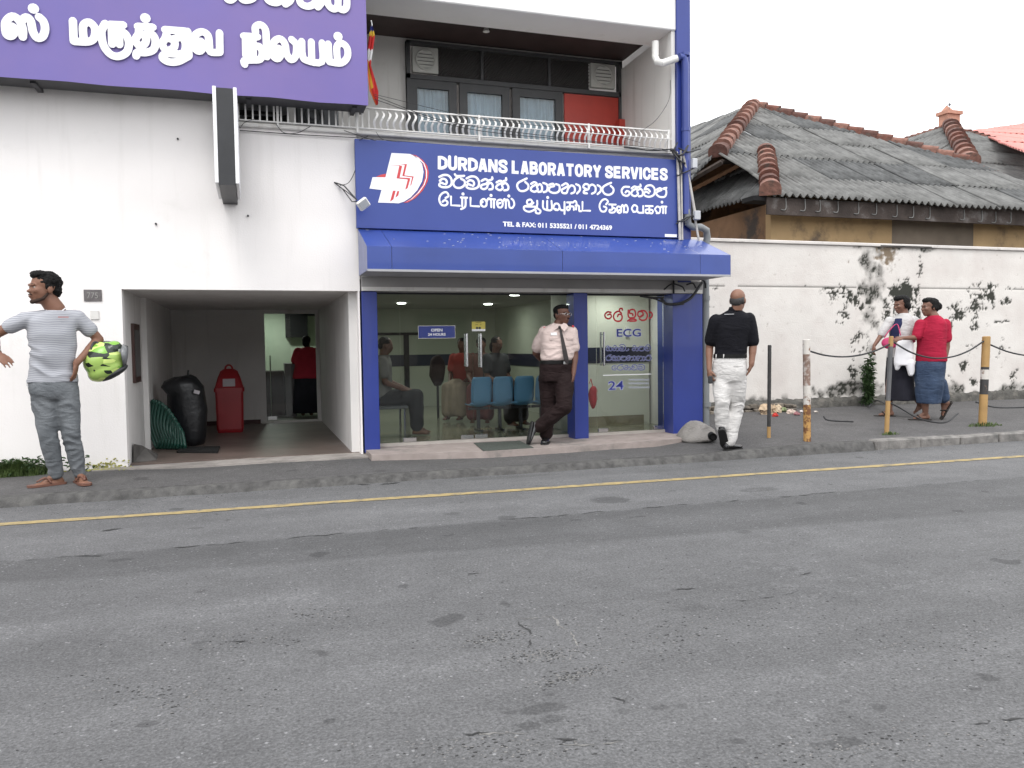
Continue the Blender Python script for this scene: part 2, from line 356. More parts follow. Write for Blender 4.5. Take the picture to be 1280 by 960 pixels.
g = MB(); g.add([(-400, -400, 0), (400, -400, 0), (400, KY+.02, 0), (-400, KY+.02, 0)], [(0, 1, 2, 3)]); top(g, 'road', road_m, kind='structure')
g = MB(); g.add([(-400, KY+.02, -.05), (400, KY+.02, -.05), (400, 900, -.05), (-400, 900, -.05)], [(0, 1, 2, 3)]); top(g, 'ground', concrete, kind='structure')
# pavement: gently uneven sheet from the kerb to the walls
xs = [-30, -20, -12, -8]+[-6+.12*i for i in range(170)]+[15, 18, 24, 34, 50]
ys = [KY+.10, KY+.2]+[KY+.3+.13*i for i in range(20)]+[10.55, 10.75]
g = MB(); vs = []; fs = []
for i, x in enumerate(xs):
    for j, y in enumerate(ys):
        vs.append((x, y, gz(x, y)+.012*(noise.noise((x*.9, y*1.3, 0)))*(1 if j else .2) + (.0)))
nJ = len(ys)
for i in range(len(xs)-1):
    for j in range(nJ-1):
        fs.append((i*nJ+j, (i+1)*nJ+j, (i+1)*nJ+j+1, i*nJ+j+1))
g.add(vs, fs); top(g, 'pavement', walk_m, kind='structure', smooth='all')
# kerb: worn blocks at right, low crumbling lip at left
kerb_m = mat('kerb_concrete', (.20, .19, .18), .9, .25, 9, .5, 50, col2=(.10, .10, .095), c2scale=6, c2lo=.5, c2hi=.7)
kerbE = thing('kerb', None, None, (0, KY, 0)); tag(kerbE, kind='structure')
x = 7.05; k = 0
while x < 16:
    L = .62+.2*random.random(); z = gz(x+.3, KY+.1)
    b_ = MB().box(x+.008, x+L-.008, KY-.02+random.uniform(-.012, .012), KY+.12, -.03, z+.012+random.uniform(-.006, .01), c=.018)
    b_.v = [tuple(Vector(v)+Vector(noise.noise_vector(Vector(v)*7))*.012) for v in b_.v]
    b_.build('kerb_stone', kerb_m, kerbE); x += L
g = MB(); vs = []; fs = []; n = 0
for i in range(230):
    x = -9+i*.07; t = noise.noise((x*2.2, 3, 0)); t2 = noise.noise((x*9, 7, 0)); z = gz(x, KY+.1)+.01
    if x > 7.05: break
    y0 = KY-.02+.03*t+.02*t2+.012*noise.noise((x*23, 0, 0))
    vs += [(x, y0-.03-.03*t2, -.006), (x, y0, z*.5+.012*t2), (x, y0+.03, z-.006+.006*t2), (x, KY+.125+.02*t2, z+.0005)]; n += 1
for i in range(n-1):
    for j in range(3): fs.append((i*4+j, (i+1)*4+j, (i+1)*4+j+1, i*4+j+1))
g.add(vs, fs).build('kerb_lip', mat('crumbled_asphalt', (.084, .082, .080), .95, .3, 14, .8, 60, col2=(.125, .122, .116), c2scale=5, c2lo=.5, c2hi=.7), kerbE, smooth='all')
# yellow line
ylm = mat('worn_yellow_paint', (.34, .265, .13), .8, .15, 12, .3, 80, col2=(.15, .14, .12), c2scale=9, c2lo=.50, c2hi=.66)
g = MB(); vs = []; fs = []
for i in range(500):
    x = -12+i*.08; yc = 6.95-.027*(x+1.9)+.012*noise.noise((x*.7, 0, 0)); w = .054+.016*noise.noise((x*3, 5, 0))
    vs += [(x, yc-w+.008*noise.noise((x*9, 1, 0)), .004), (x, yc+w+.008*noise.noise((x*9, 2, 0)), .004)]
for i in range(499): fs.append((i*2, i*2+2, i*2+3, i*2+1))
g.add(vs, fs); top(g, 'yellow_road_line', ylm, kind='structure')
# cracks, worn edges and grit
def ribbon(mb, P3, w, z, seed):
    P0 = crom(P3, 8); P3 = [P0[0]]; rj = random.Random(int(seed*10))
    for p in P0[1:]:
        n_ = max(1, int((p-P3[-1]).length/.009)); a = P3[-1]
        for k in range(1, n_+1): P3.append(a.lerp(p, k/n_))
    vs = []; fs = []; N = len(P3); gap = []
    for i, p in enumerate(P3):
        t = (P3[min(i+1, N-1)]-P3[max(i-1, 0)]).normalized(); n_ = Vector((-t.y, t.x, 0)); k0 = .55+1.6*noise.noise(Vector((p.x*14, p.y*14, seed))); e = min(1, (i+.3)/6, (N-i-.7)/6)
        q = Vector((p.x, p.y, z))+n_*(.035*noise.noise(Vector((p.x*7, p.y*7, seed+5)))+.010*noise.noise(Vector((p.x*40, p.y*40, seed+2))))
        a, b = w*e*max(.05, k0+rj.uniform(-.35, .35)), w*e*max(.05, k0+rj.uniform(-.35, .35)); gap.append(k0 < .12)
        vs += [q-n_*a, q+n_*b]
    for i in range(N-1):
        if not gap[i]: fs.append((2*i, 2*i+2, 2*i+3, 2*i+1))
    mb.add(vs, fs)
Z0 = lambda L: [aZ(a, b, 0) for a, b in L]
dk = MB(); pl_ = MB(); sd__ = 0
for L, w, tgt in (([(646, 776), (668, 801), (661, 812)], .004, dk), ([(650, 773), (672, 771), (690, 771), (706, 783), (723, 801), (729, 812)], .004, pl_), ([(562, 921), (588, 919), (612, 917), (655, 914)], .0045, dk), ([(560, 924), (612, 920), (660, 917)], .008, pl_), ([(689, 925), (715, 927), (745, 926), (780, 925)], .006, dk), ([(700, 931), (740, 931), (775, 927)], .007, pl_), ([(800, 925), (850, 929)], .003, dk),
                  ([(570, 716), (588, 718), (604, 717)], .006, dk), ([(763, 874), (775, 876), (782, 881)], .006, dk), ([(1112, 704), (1150, 704)], .004, dk), ([(830, 738), (850, 736), (870, 735)], .005, dk), ([(1210, 905), (1240, 903), (1278, 896)], .006, dk), ([(1160, 880), (1180, 874)], .004, dk), ([(276, 802), (300, 804), (312, 803)], .005, dk), ([(95, 697), (112, 695), (130, 695)], .012, dk), ([(1000, 720), (1016, 714)], .005, dk), ([(905, 752), (940, 750), (1000, 742)], .003, dk), ([(125, 664), (155, 661)], .014, dk), ([(430, 604), (470, 606), (500, 603)], .018, dk), ([(520, 594), (560, 590), (590, 586)], .02, dk), ([(660, 588), (700, 584), (735, 583)], .02, dk)):
    sd__ += 1.7; ribbon(tgt, Z0(L), w, .003 if tgt is dk else .0015, sd__)
xx = -2.2; rr = random.Random(4)
while xx < 9:
    L = rr.uniform(.15, .7); ribbon(dk, [Vector((xx+L*t, 5.69-.012*rr.random(), 0)) for t in (0, .33, .66, 1)], rr.uniform(.003, .008), .003, xx*3); xx += L+rr.uniform(.02, .35)
top(dk, 'road_cracks', mat('crack_asphalt', (.045, .045, .045), .95, .3, 30), kind='stuff'); top(pl_, 'road_worn_edges', mat('worn_edge', (.20, .195, .185), .95, .3, 40, .5, 80), kind='stuff')
gp1 = MB(); gp2 = MB()
def strew(n, cx, cy, sx, sy, ang, r0, r1, rnd):
    for k in range(n):
        a, b = rnd.gauss(0, sx), rnd.gauss(0, sy); c = aZ(cx+a*math.cos(ang)-b*math.sin(ang), cy+a*math.sin(ang)+b*math.cos(ang), 0); r = rnd.uniform(r0, r1)
        (gp1 if rnd.random() < .5 else gp2).ell((c.x, c.y, r*.1), (r*1.5, r, r*.5), n=5)
rr = random.Random(12)
for a in ((150, 615, 798, 24, 4, -.15), (220, 680, 818, 26, 5, -.08), (220, 715, 845, 28, 4, -.2), (120, 820, 800, 60, 12, 0), (160, 900, 770, 110, 14, -.05), (160, 1180, 800, 70, 16, 0), (180, 1120, 930, 90, 12, -.1), (160, 620, 935, 70, 8, 0), (140, 200, 870, 60, 12, .1), (120, 310, 800, 60, 6, 0), (100, 400, 770, 30, 6, 0)): strew(*a, .002, .0055, rr)
for k in range(1500):
    yy = rr.choice([rr.uniform(2.2, 5), rr.uniform(6.9, 7.7), rr.uniform(7.5, 7.74)]); xx = rr.uniform(-2, 9) if yy > 5 else rr.uniform(-1, 4.5)
    r = rr.uniform(.0018, .0048); (gp1 if rr.random() < .45 else gp2).ell((xx, yy, r*.2), (r*1.3, r, r*.5), n=5)
top(gp1, 'road_grit', mat('grit_stone', (.19, .185, .18), .9, .4, 30), kind='stuff', smooth='all'); top(gp2, 'dark_road_grit', mat('dark_grit', (.05, .05, .05), .9, .4, 30), kind='stuff', smooth='all')

# ---------------------------------------------------------------- white building
zt_open = 1.96; WT = 3.72
bld = thing('clinic_building', 'white two storey clinic building with recessed balcony, blue columns and ground floor glass front', 'building', (2.5, D, 0))
def bp_(mb, name, mt, **kw): return mb.build(name, mt, bld, **kw)
XO0, XO1, XC = -1.30, 1.15, 5.46
w = MB(); w.box(-9, -.32, D+.001, D+.16, WT, 4.0); w.box(-9, XO0, D, D+.16, 0, WT); w.box(XO0, XO1, D, D+.16, zt_open, WT); w.box(XO1, 1.17, D, 14, .05, zt_open); w.box(XO1, 1.175, D, D+.20, zt_open, WT)
w.box(-9, -2.4, D+.001, D+.16, WT, 8)
bp_(w, 'front_wall', white_wall)
w = MB(); w.box(1.175, XC-.2, D+.03, D+.2, 2.1, WT); bp_(w, 'sign_backing_wall', offwhite)
w = MB(); w.box(-.32, XC-.2, D-.05, D+.12, WT, WT+.05, c=.01); w.box(-.32, XC-.2, D+.12, 10.8, WT, WT+.10); bp_(w, 'balcony_floor', offwhite)
# body behind
w = MB(); w.box(XC-.02, XC, D+.35, 17, 0, 8); w.box(-9, XC-.02, 16.9, 17, 0, 8); w.box(-9.1, -9, D, 17, 0, 8); w.box(-9, XC, 10.9, 17, 7.9, 8)
bp_(w, 'rear_walls', white_wall)
# balcony back wall with opening for the window unit
zb = 5.303
w = MB(); w.box(-9, 2.04, 10.8, 10.9, WT+.1, 5.6); w.box(2.04, 5.24, 10.8, 10.9, 5.40, 5.6); w.box(5.205, 5.24, 10.8, 10.9, WT+.1, 5.4); bp_(w, 'balcony_back_wall', offwhite)
w = MB(); w.box(5.19, 5.24, D+.002, 10.8, WT+.1, 5.3); bp_(w, 'balcony_side_wall', offwhite)
w = MB(); w.box(-2.4, XC-.21, D-.02, D+.56, zb, 8, c=.012); bp_(w, 'upper_beam', mat('beam_paint', (.74, .73, .72), .85, .03, 2, .15, 40, col2=(.45, .42, .38), c2scale=3, c2lo=.62, c2hi=.9))
w = MB(); w.box(-9, XC-.21, D+.56, 10.8, zb+.14, zb+.2); bp_(w, 'balcony_ceiling', brownceil)
cl = MB().tube([(3.0, 10.2, zb+.14), (3.0, 10.2, zb+.10)], [.03, .045], 10); bp_(cl, 'ceiling_bulb_holder', pvcw)
# blue corner pilaster
w = MB(); w.box(XC-.215, XC-.02, D-.045, D+.3, 2.1, 8, c=.006); bp_(w, 'blue_pilaster', blue)
# storefront columns
w = MB(); w.box(1.19, 1.365, D-.02, D+.24, .1, zt_open-.005, c=.004); bp_(w, 'blue_column', blue)
w = MB(); w.box(3.80, 3.985, D-.02, D+.24, .12, zt_open-.005, c=.004); bp_(w, 'blue_column', blue)
w = MB(); w.box(5.18, 5.62, D-.02, D+.40, .10, zt_open-.005, c=.004); bp_(w, 'blue_column', blue)
w = MB(); w.box(1.19, 5.62, D-.035, D+.27, zt_open, 2.12); bp_(w, 'lintel_band', grey_band)
w = MB(); w.box(1.19, 5.60, D-.045, D-.03, zt_open, zt_open+.045); bp_(w, 'lintel_strip', offwhite)
# steps
w = MB()
def slab(pts, z0, z1):
    n = len(pts); return MB().add([(x, y, z0) for x, y in pts]+[(x, y, z1) for x, y in pts], [tuple(range(n-1, -1, -1)), tuple(range(n, 2*n))]+[(i, (i+1) % n, n+(i+1) % n, n+i) for i in range(n)])
s_ = slab([(1.20, 8.80), (2.4, 8.56), (3.6, 8.56), (4.6, 8.66), (5.5, 8.86), (5.5, D+.4), (1.20, D+.4)], .0, .135); bp_(s_, 'shop_step', pinkcon)
s_ = slab([(-1.62, 9.10), (-.9, 9.04), (0, 9.06), (.7, 9.0), (1.198, 9.02), (1.198, D+.3), (-1.62, D-.003)], .0, .088); bp_(s_, 'alcove_sill', concrete)
w = MB().box(1.36, 5.2, D+.2, D+.26, .135, .17); bp_(w, 'door_track', mat('worn_sill', (.38, .35, .32), .7, .1, 8))
# alcove
fl = mat('wet_brown_floor', (.125, .095, .082), .45, .25, 2.5, .12, 20, col2=(.17, .155, .14), c2scale=1.6, c2lo=.58, c2hi=.72)
w = MB().box(XO0-.05, XO1, D+.16, 13.9, .0, .095); bp_(w, 'alcove_floor', fl)
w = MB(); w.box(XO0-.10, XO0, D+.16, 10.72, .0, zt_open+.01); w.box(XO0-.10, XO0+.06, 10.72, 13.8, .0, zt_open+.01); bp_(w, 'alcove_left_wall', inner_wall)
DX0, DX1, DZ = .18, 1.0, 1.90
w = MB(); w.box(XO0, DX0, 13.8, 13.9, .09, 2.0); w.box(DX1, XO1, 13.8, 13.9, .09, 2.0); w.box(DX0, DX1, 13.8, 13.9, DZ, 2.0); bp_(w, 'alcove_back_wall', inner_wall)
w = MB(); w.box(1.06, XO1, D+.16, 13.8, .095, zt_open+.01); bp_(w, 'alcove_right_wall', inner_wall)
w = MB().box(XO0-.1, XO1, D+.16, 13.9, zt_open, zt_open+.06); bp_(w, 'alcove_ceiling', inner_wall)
w = MB().box(XO0+.06, DX0-.1, 13.77, 13.8, .095, .16); bp_(w, 'skirting', mat('dark_skirting', (.07, .03, .028), .6, .2))
w = MB(); w.box(DX0-.08, DX1+.1, 13.72, 13.8, .095, .13); bp_(w, 'door_step', offwhite)
# dark framed notice on left inner wall
fr = MB().box(XO0, XO0+.03, 9.84, 10.33, .95, 1.62); f_ = bp_(fr, 'dark_window_frame', mat('dark_wood', (.05, .022, .018), .5, .2))
MB().box(XO0+.03, XO0+.034, 9.90, 10.27, 1.02, 1.55).build('window_pane', mat('dim_window_glass', (.10, .10, .10), .15, .1), f_)
# corridor behind the alcove door
cor = mat('corridor_paint', (.46, .52, .42), .8, .04); corfl = mat('corridor_floor', (.15, .145, .13), .5, .1)
w = MB(); w.box(-.9, 1.9, 13.9, 17.6, .03, .09); bp_(w, 'corridor_floor', corfl)
w = MB(); w.box(-.9, 1.9, 16.8, 16.9, .09, 2.2); w.box(-.9, -.8, 13.9, 16.8, .09, 2.2); w.box(1.8, 1.9, 13.9, 16.8, .09, 2.2); bp_(w, 'corridor_wall', cor)
w = MB(); w.box(-.9, 1.9, 13.9, 16.9, 2.15, 2.2); bp_(w, 'corridor_ceiling', inner_wall)
w = MB(); w.box(DX0+.005, DX0+.41, 13.84, 13.85, .135, DZ-.01); pn = bp_(w, 'glass_door', glass)
w = MB(); w.box(DX0+.02, DX0+.16, 13.82, 13.87, .14, .2); w.build('patch_fitting', steel, pn)
w = MB(); w.box(.62, 1.05, 16.6, 16.8, 1.55, 2.1); w.box(.95, 1.6, 16.6, 16.8, 1.98, 2.03); bp_(w, 'dark_cupboard', dark_gap)

ct = thing('reception_counter', 'dark counter with a pale end panel in the corridor behind the alcove doorway', 'counter', (.5, 15.4, .09))
MB().box(-.2, .52, 15.2, 15.7, .09, .92, c=.01).build('counter_body', mat('dark_counter', (.035, .018, .018), .5, .2), ct); MB().box(.53, .72, 15.0, 15.7, .09, 1.05).build('end_panel', mat('grey_panel', (.16, .15, .16), .6, .05), ct); MB().tube([(.28, 15.15, .09), (.28, 15.15, 1.2)], .012, 8).build('metal_post', steel, ct)
# lobby
lobw = mat('lobby_paint', (.38, .40, .33), .7, .04, 2); lobf = mat('lobby_tiles', (.27, .27, .20), .18, .06, 3, coat=.3); lobc = mat('lobby_ceiling', (.26, .26, .24), .8, .03)
stripe = mat('dark_blue_stripe', (.012, .014, .035), .4, .05)
LX0, LX1, LY0, LY1 = 1.19, 5.42, D+.27, 15.4
w = MB().box(LX0, XC-.02, D+.26, LY1, .1, .165); bp_(w, 'lobby_floor', lobf)
w = MB().box(LX0, XC-.02, D+.27, LY1, 2.05, 2.09); bp_(w, 'lobby_ceiling', lobc)
w = MB(); w.box(LX0, LX1, LY1-.08, LY1, .165, 2.05); w.box(LX0, LX0+.06, LY0+.05, LY1, .165, 2.05); w.box(4.6, 4.66, 10.4, LY1, .165, 2.05); bp_(w, 'lobby_wall', lobw)
w = MB(); w.box(LX0+.06, 4.6, LY1-.09, LY1-.08, .95, 1.17); w.box(4.59, 4.6, 10.4, LY1-.09, .95, 1.17); bp_(w, 'wall_stripe', stripe)
ecw = mat('cabin_paint', (.60, .60, .53), .75, .03, 2)
w = MB(); w.box(4.0, 5.4, 10.33, 10.40, .165, 2.05); w.box(3.93, 3.99, D+.26, 10.40, .165, 2.05); bp_(w, 'cabin_wall', ecw)
w = MB(); w.box(4.0, 5.4, 10.32, 10.33, 1.05, 1.27); bp_(w, 'wall_stripe', stripe)
w = MB(); w.box(4.0, 5.3, 10.31, 10.33, .165, .30); bp_(w, 'skirting', mat('beige_skirting', (.22, .19, .13), .6, .1))
w = MB(); w.box(5.02, 5.07, 10.30, 10.33, 1.42, 1.56); bp_(w, 'light_switch', pvcw)
w = MB(); w.box(LX0+.06, 3.6, LY1-.12, LY1-.09, 1.55, 1.6); w.box(2.75, 2.85, LY1-.12, LY1-.1, .165, 1.6); bp_(w, 'wall_trunking', dark_gap)
# ceiling lamps (lit in the photograph)
lampm = mat('lit_lamp', (.9, .95, .9), .5, 0, emit=((.95, 1, .93), 9))
for i, (x, y) in enumerate([(2.0, 10.6), (2.35, 13.2), (3.6, 11.0), (3.9, 13.4), (4.7, 9.9)]):
    L = MB().tube([(x, y, 2.05), (x, y, 2.035)], .07, 14); bp_(L, 'ceiling_lamp', lampm)
    a = bpy.data.lights.new('lamp_light', 'AREA'); a.energy = (7.0 if i == 1 else (3.5 if i == 4 else 3.6)); a.size = .14; a.color = (.95, 1, .93)
    ao = bpy.data.objects.new('lamp_light', a); S.collection.objects.link(ao); ao.location = (x, y, 2.03)
a = bpy.data.lights.new('lamp_light', 'AREA'); a.energy = 7; a.size = .15; a.color = (.9, 1, .9); ao = bpy.data.objects.new('lamp_light', a); S.collection.objects.link(ao); ao.location = (.3, 16.0, 2.1)
L = MB().tube([(.3, 16.0, 2.15), (.3, 16.0, 2.125)], .08, 14); bp_(L, 'ceiling_lamp', lampm)

# glass shop front
GY = D+.225
def pane(x0, x1, z0=.172, z1=zt_open-.02, name='glass_pane'):
    q = MB().box(x0, x1, GY-.005, GY+.005, z0, z1); return bp_(q, name, glass)
hd = MB().box(1.365, 3.8, D+.2, D+.25, zt_open-.02, zt_open); hd.box(3.985, 5.18, D+.2, D+.25, zt_open-.02, zt_open); bp_(hd, 'door_header', black_m)
xl = [aY(p, 460, GY).x for p in (474, 501, 591.5, 712)]
def fitting(o, x0, x1):
    MB().box(x0, x1, GY-.018, GY+.018, .175, .225, c=.004).build('patch_fitting', steel, o)
p0 = pane(xl[0], xl[1]-.004); p1 = pane(xl[1]+.004, xl[2]-.004, name='glass_door'); p2 = pane(xl[2]+.004, xl[3], name='glass_door')
fitting(p1, xl[1]+.01, xl[1]+.17); fitting(p1, xl[2]-.17, xl[2]-.01); fitting(p2, xl[2]+.01, xl[2]+.17)
p3 = pane(3.99, aY(746, 460, GY).x-.004); p4 = pane(aY(746, 460, GY).x+.004, 5.17, name='glass_door'); fitting(p4, aY(746, 460, GY).x+.01, aY(746, 460, GY).x+.15); fitting(p4, 5.02, 5.16)
def handle(o, x, z0, z1, dy=.05):
    h = MB().tube([(x, GY-dy, z0), (x, GY-dy, z1)], .013, 10)
    for z in (z0+.03, z1-.03): h.tube([(x, GY, z), (x, GY-dy, z)], .009, 8)
    h.tube([(x, GY+dy, z0), (x, GY+dy, z1)], .013, 10)
    h.build('door_handle', steel, o, smooth=True)
handle(p1, aY(582.5, 440, GY).x, aY(582, 458, GY).z, aY(582, 417, GY).z)
handle(p2, aY(600, 440, GY).x, aY(600, 459, GY).z, aY(600, 417, GY).z)
handle(p4, aY(753, 440, GY).x, aY(753, 457, GY).z, aY(753, 415, GY).z)
# mat by the door
a_, b_, c_, d_ = [aZ(*p, .138) for p in ((590, 555), (650, 552), (668, 561), (603, 568))]
g = MB(); q = [aZ(592, 554, .136), aZ(650, 551.5, .136), aZ(667, 560, .136), aZ(604, 564, .136)]
g.add(q+[v+Vector((0, 0, .007)) for v in q], [(0, 1, 2, 3), (7, 6, 5, 4), (0, 4, 5, 1), (1, 5, 6, 2), (2, 6, 7, 3), (3, 7, 4, 0)])
top(g, 'door_mat', mat('grey_green_mat', (.075, .085, .075), .95, .2, 40, .5, 200), 'flat grey green door mat on the shop step before the glass doors', 'mat')
g = MB(); q = [aZ(221, 566, .098), aZ(228, 560, .098), aZ(275, 559.5, .098), aZ(272, 566.5, .098)]
g.add(q+[v+Vector((0, 0, .02)) for v in q], [(0, 1, 2, 3), (7, 6, 5, 4), (0, 4, 5, 1), (1, 5, 6, 2), (2, 6, 7, 3), (3, 7, 4, 0)])
top(g, 'door_mat', mat('black_mat', (.02, .02, .02), .95, .2, 40, .5, 200), 'small black mat on the wet floor of the dark alcove', 'mat')
# awning
ay0 = 8.5; azt, azb = 2.375, 2.125; ax0, ax1 = 1.16, 5.555
awn = thing('shop_awning', 'long bright blue box awning over the clinic shop front', 'awning', (3.3, D, azb))
segs = [ax0, ax0+.26, ax0+2.2, ax1-.42, ax1]
for i in range(4):
    s0, s1 = segs[i]+(.002 if i else 0), segs[i+1]-.002
    g = MB(); g.add([(s0, ay0, azt), (s1, ay0, azt), (s1, D-.06, azt+.28), (s0, D-.06, azt+.28), (s0, ay0, azb), (s1, ay0, azb)], [(0, 1, 2, 3), (4, 5, 1, 0)])
    g.build('awning_panel', mat('awning_blue', (.028, .058, .255), .35, .10, 2, .03, 3, coat=.2, col2=(.05, .08, .36), c2scale=3, c2lo=.6, c2hi=.8), awn)
g = MB(); g.add([(ax0+.001, ay0, azt), (ax0+.001, D-.06, azt+.28), (ax0+.001, D-.06, azb), (ax0+.001, ay0, azb)], [(0, 1, 2, 3)])
aem = mat('awning_end_sheet', (.20, .22, .36), .5, .08); g.build('awning_end', aem, awn)
MB().add([(ax1, ay0, azt), (ax1, D-.06, azt+.28), (ax1, D-.06, azb), (ax1, ay0, azb)], [(3, 2, 1, 0)]).build('awning_end', aem, awn)
g = MB().box(ax0+.01, ax1-.01, ay0+.01, D-.05, azb-.003, azb+.012); g.box(ax0, ax1, ay0-.006, ay0+.012, azb-.012, azb+.012); g.build('awning_soffit', mat('awning_soffit_sheet', (.33, .33, .35), .6, .06), awn)
g = MB()
for k in range(70):
    x = random.gauss(2.9, .7) if k < 50 else random.gauss(4.9, .3); t = random.uniform(.1, .95); r = random.uniform(.004, .012)
    g.ell((x, ay0+(D-.06-ay0)*t, azt+.28*t+.001), (r*1.4, r, .002), n=6)
g.build('bird_droppings', white_ink, awn); bpy.data.objects['bird_droppings']['kind'] = 'stuff'

# ---------------------------------------------------------------- signs
SY = D-.10
sg = thing('clinic_sign', 'wide blue sign board of the laboratory with white three language lettering above the awning', 'sign', (3.2, SY, 2.68))
sx0, sx1, sz0, sz1 = aY(446, 286, SY).x, aY(847, 297, SY).x, aY(640, 291, SY).z, aY(640, 186, SY).z
MB().box(sx0, sx1, SY, SY+.06, sz0, sz1, c=.004).build('sign_panel', blue_sign, sg)
def box_px(x0, y0, x1, y1, Y):   # bottom-left and top-right in world x,z from pixel corners (left-bottom, right-top)
    a = aY(x0, y0, Y); b = aY(x1, y1, Y); return (a.x, a.z), (b.x, b.z)
fy = SY-.001
def latin(txt, xa, xb, yb_l, yt_l, mt, parent, Y=fy, bold=.03, name='lettering', dep=.002):
    a = aY(xa, yb_l, Y); b = aY(xb, yt_l, Y); c = aY(xa, yt_l, Y)
    return font_mesh(txt, (a.x, a.z), (b.x, c.z), Y, dep, name, mt, parent, bold)
LT = {'D': [('l', (.13, 1), (.13, 0)), [(.13, .90), (.5, .88), (.86, .72), (.88, .5), (.86, .28), (.5, .12), (.13, .10)]],
 'U': [[(.15, 1), (.15, .5), (.2, .2), (.5, .09), (.8, .2), (.85, .5), (.85, 1)]], 'R': [('l', (.14, 1), (.14, 0)), [(.14, .89), (.6, .88), (.82, .80), (.84, .70), (.80, .55), (.6, .46), (.14, .45)], ('l', (.55, .45), (.86, 0))],
 'A': [('l', (.14, 0), (.46, 1)), ('l', (.54, 1), (.86, 0)), ('l', (.25, .28), (.75, .28))], 'N': [('l', (.14, 0), (.14, 1)), ('l', (.17, .95), (.83, .05)), ('l', (.86, 0), (.86, 1))],
 'S': [[(.85, .72), (.78, .86), (.5, .91), (.2, .84), (.16, .68), (.35, .56), (.7, .44), (.86, .30), (.78, .14), (.5, .09), (.2, .14), (.14, .30)]], 'L': [('l', (.16, 1), (.16, 0)), ('l', (.16, .11), (.88, .11))],
 'B': [('l', (.14, 1), (.14, 0)), [(.14, .89), (.6, .89), (.8, .78), (.78, .62), (.6, .53), (.14, .52)], [(.5, .53), (.8, .46), (.86, .30), (.8, .15), (.55, .11), (.14, .11)]], 'O': [[(.5, .91), (.22, .80), (.13, .5), (.22, .2), (.5, .09), (.78, .2), (.87, .5), (.78, .8), (.5, .91)]],
 'T': [('l', (.5, 0), (.5, 1)), ('l', (.02, .89), (.98, .89))], 'Y': [('l', (.5, 0), (.5, .5)), ('l', (.5, .42), (.10, 1)), ('l', (.5, .42), (.90, 1))], 'E': [('l', (.15, 1), (.15, 0)), ('l', (.15, .89), (.88, .89)), ('l', (.15, .51), (.82, .51)), ('l', (.15, .11), (.9, .11))],
 'V': [('l', (.12, 1), (.47, 0)), ('l', (.88, 1), (.53, 0))], 'I': [('l', (.5, 0), (.5, 1))], 'C': [[(.86, .68), (.76, .84), (.5, .91), (.22, .80), (.13, .5), (.22, .2), (.5, .09), (.76, .16), (.87, .34)]]}
def word(txt, xa, xb, yt0, yb0, yt1, yb1, parent):
    ws = [.45 if c == 'I' else 1 for c in txt]; tot = sum(ws); cx = 0
    for c, w_ in zip(txt, ws):
        g = MB(); u0 = cx/tot+.008; u1 = (cx+w_)/tot-.008; cx += w_
        for st_ in LT[c]:
            sq = st_[0] == 'l'; pts = st_[1:] if sq else st_
            Q = []
            for a, b in pts:
                u = u0+(u1-u0)*a; yt = yt0+(yt1-yt0)*u; yb = yb0+(yb1-yb0)*u; Q.append(aY(xa+(xb-xa)*u, yb+(yt-yb)*b, fy))
            if not sq: Q = crom(Q, 4)
            band(g, Q, .037, .0014, sq)
        g.build('letter', white_ink, parent)
word('DURDANS', 547, 635, 195, 211.5, 200.3, 216.5, sg); word('LABORATORY', 639, 752, 200.6, 217, 207, 222, sg); word('SERVICES', 756, 835, 207.3, 222.2, 210.8, 225.5, sg)
def cluster(lst):
    cl = []
    for st_ in lst:
        pts = st_[1:] if st_[0] == 'l' else st_; a, b = min(p[0] for p in pts), max(p[0] for p in pts)
        if cl and a < cl[-1][2]-.25*(min(b, cl[-1][2])-max(a, cl[-1][1])+6): cl[-1][0].append(st_); cl[-1][1] = min(a, cl[-1][1]); cl[-1][2] = max(b, cl[-1][2])
        else: cl.append([[st_], a, b])
    return [c[0] for c in cl]
def letters(lst, org, sc, Y, w_, parent, dots=(), r=.019, h=.0016):
    for c in cluster(lst):
        g = MB(); strokes(g, c, org, sc, Y, w_, h=h); g.build('letter', white_ink, parent)
    for x, y in dots: g = MB(); dot(g, x, y, org, sc, Y, r, h); g.build('letter_dot', white_ink, parent)
latin('TEL & FAX: 011 5335521 / 011 4724369', 628.5, 765, 283.2, 276.7, white_ink, sg, bold=.04)
O1, O2 = (540, 190), (690, 190)
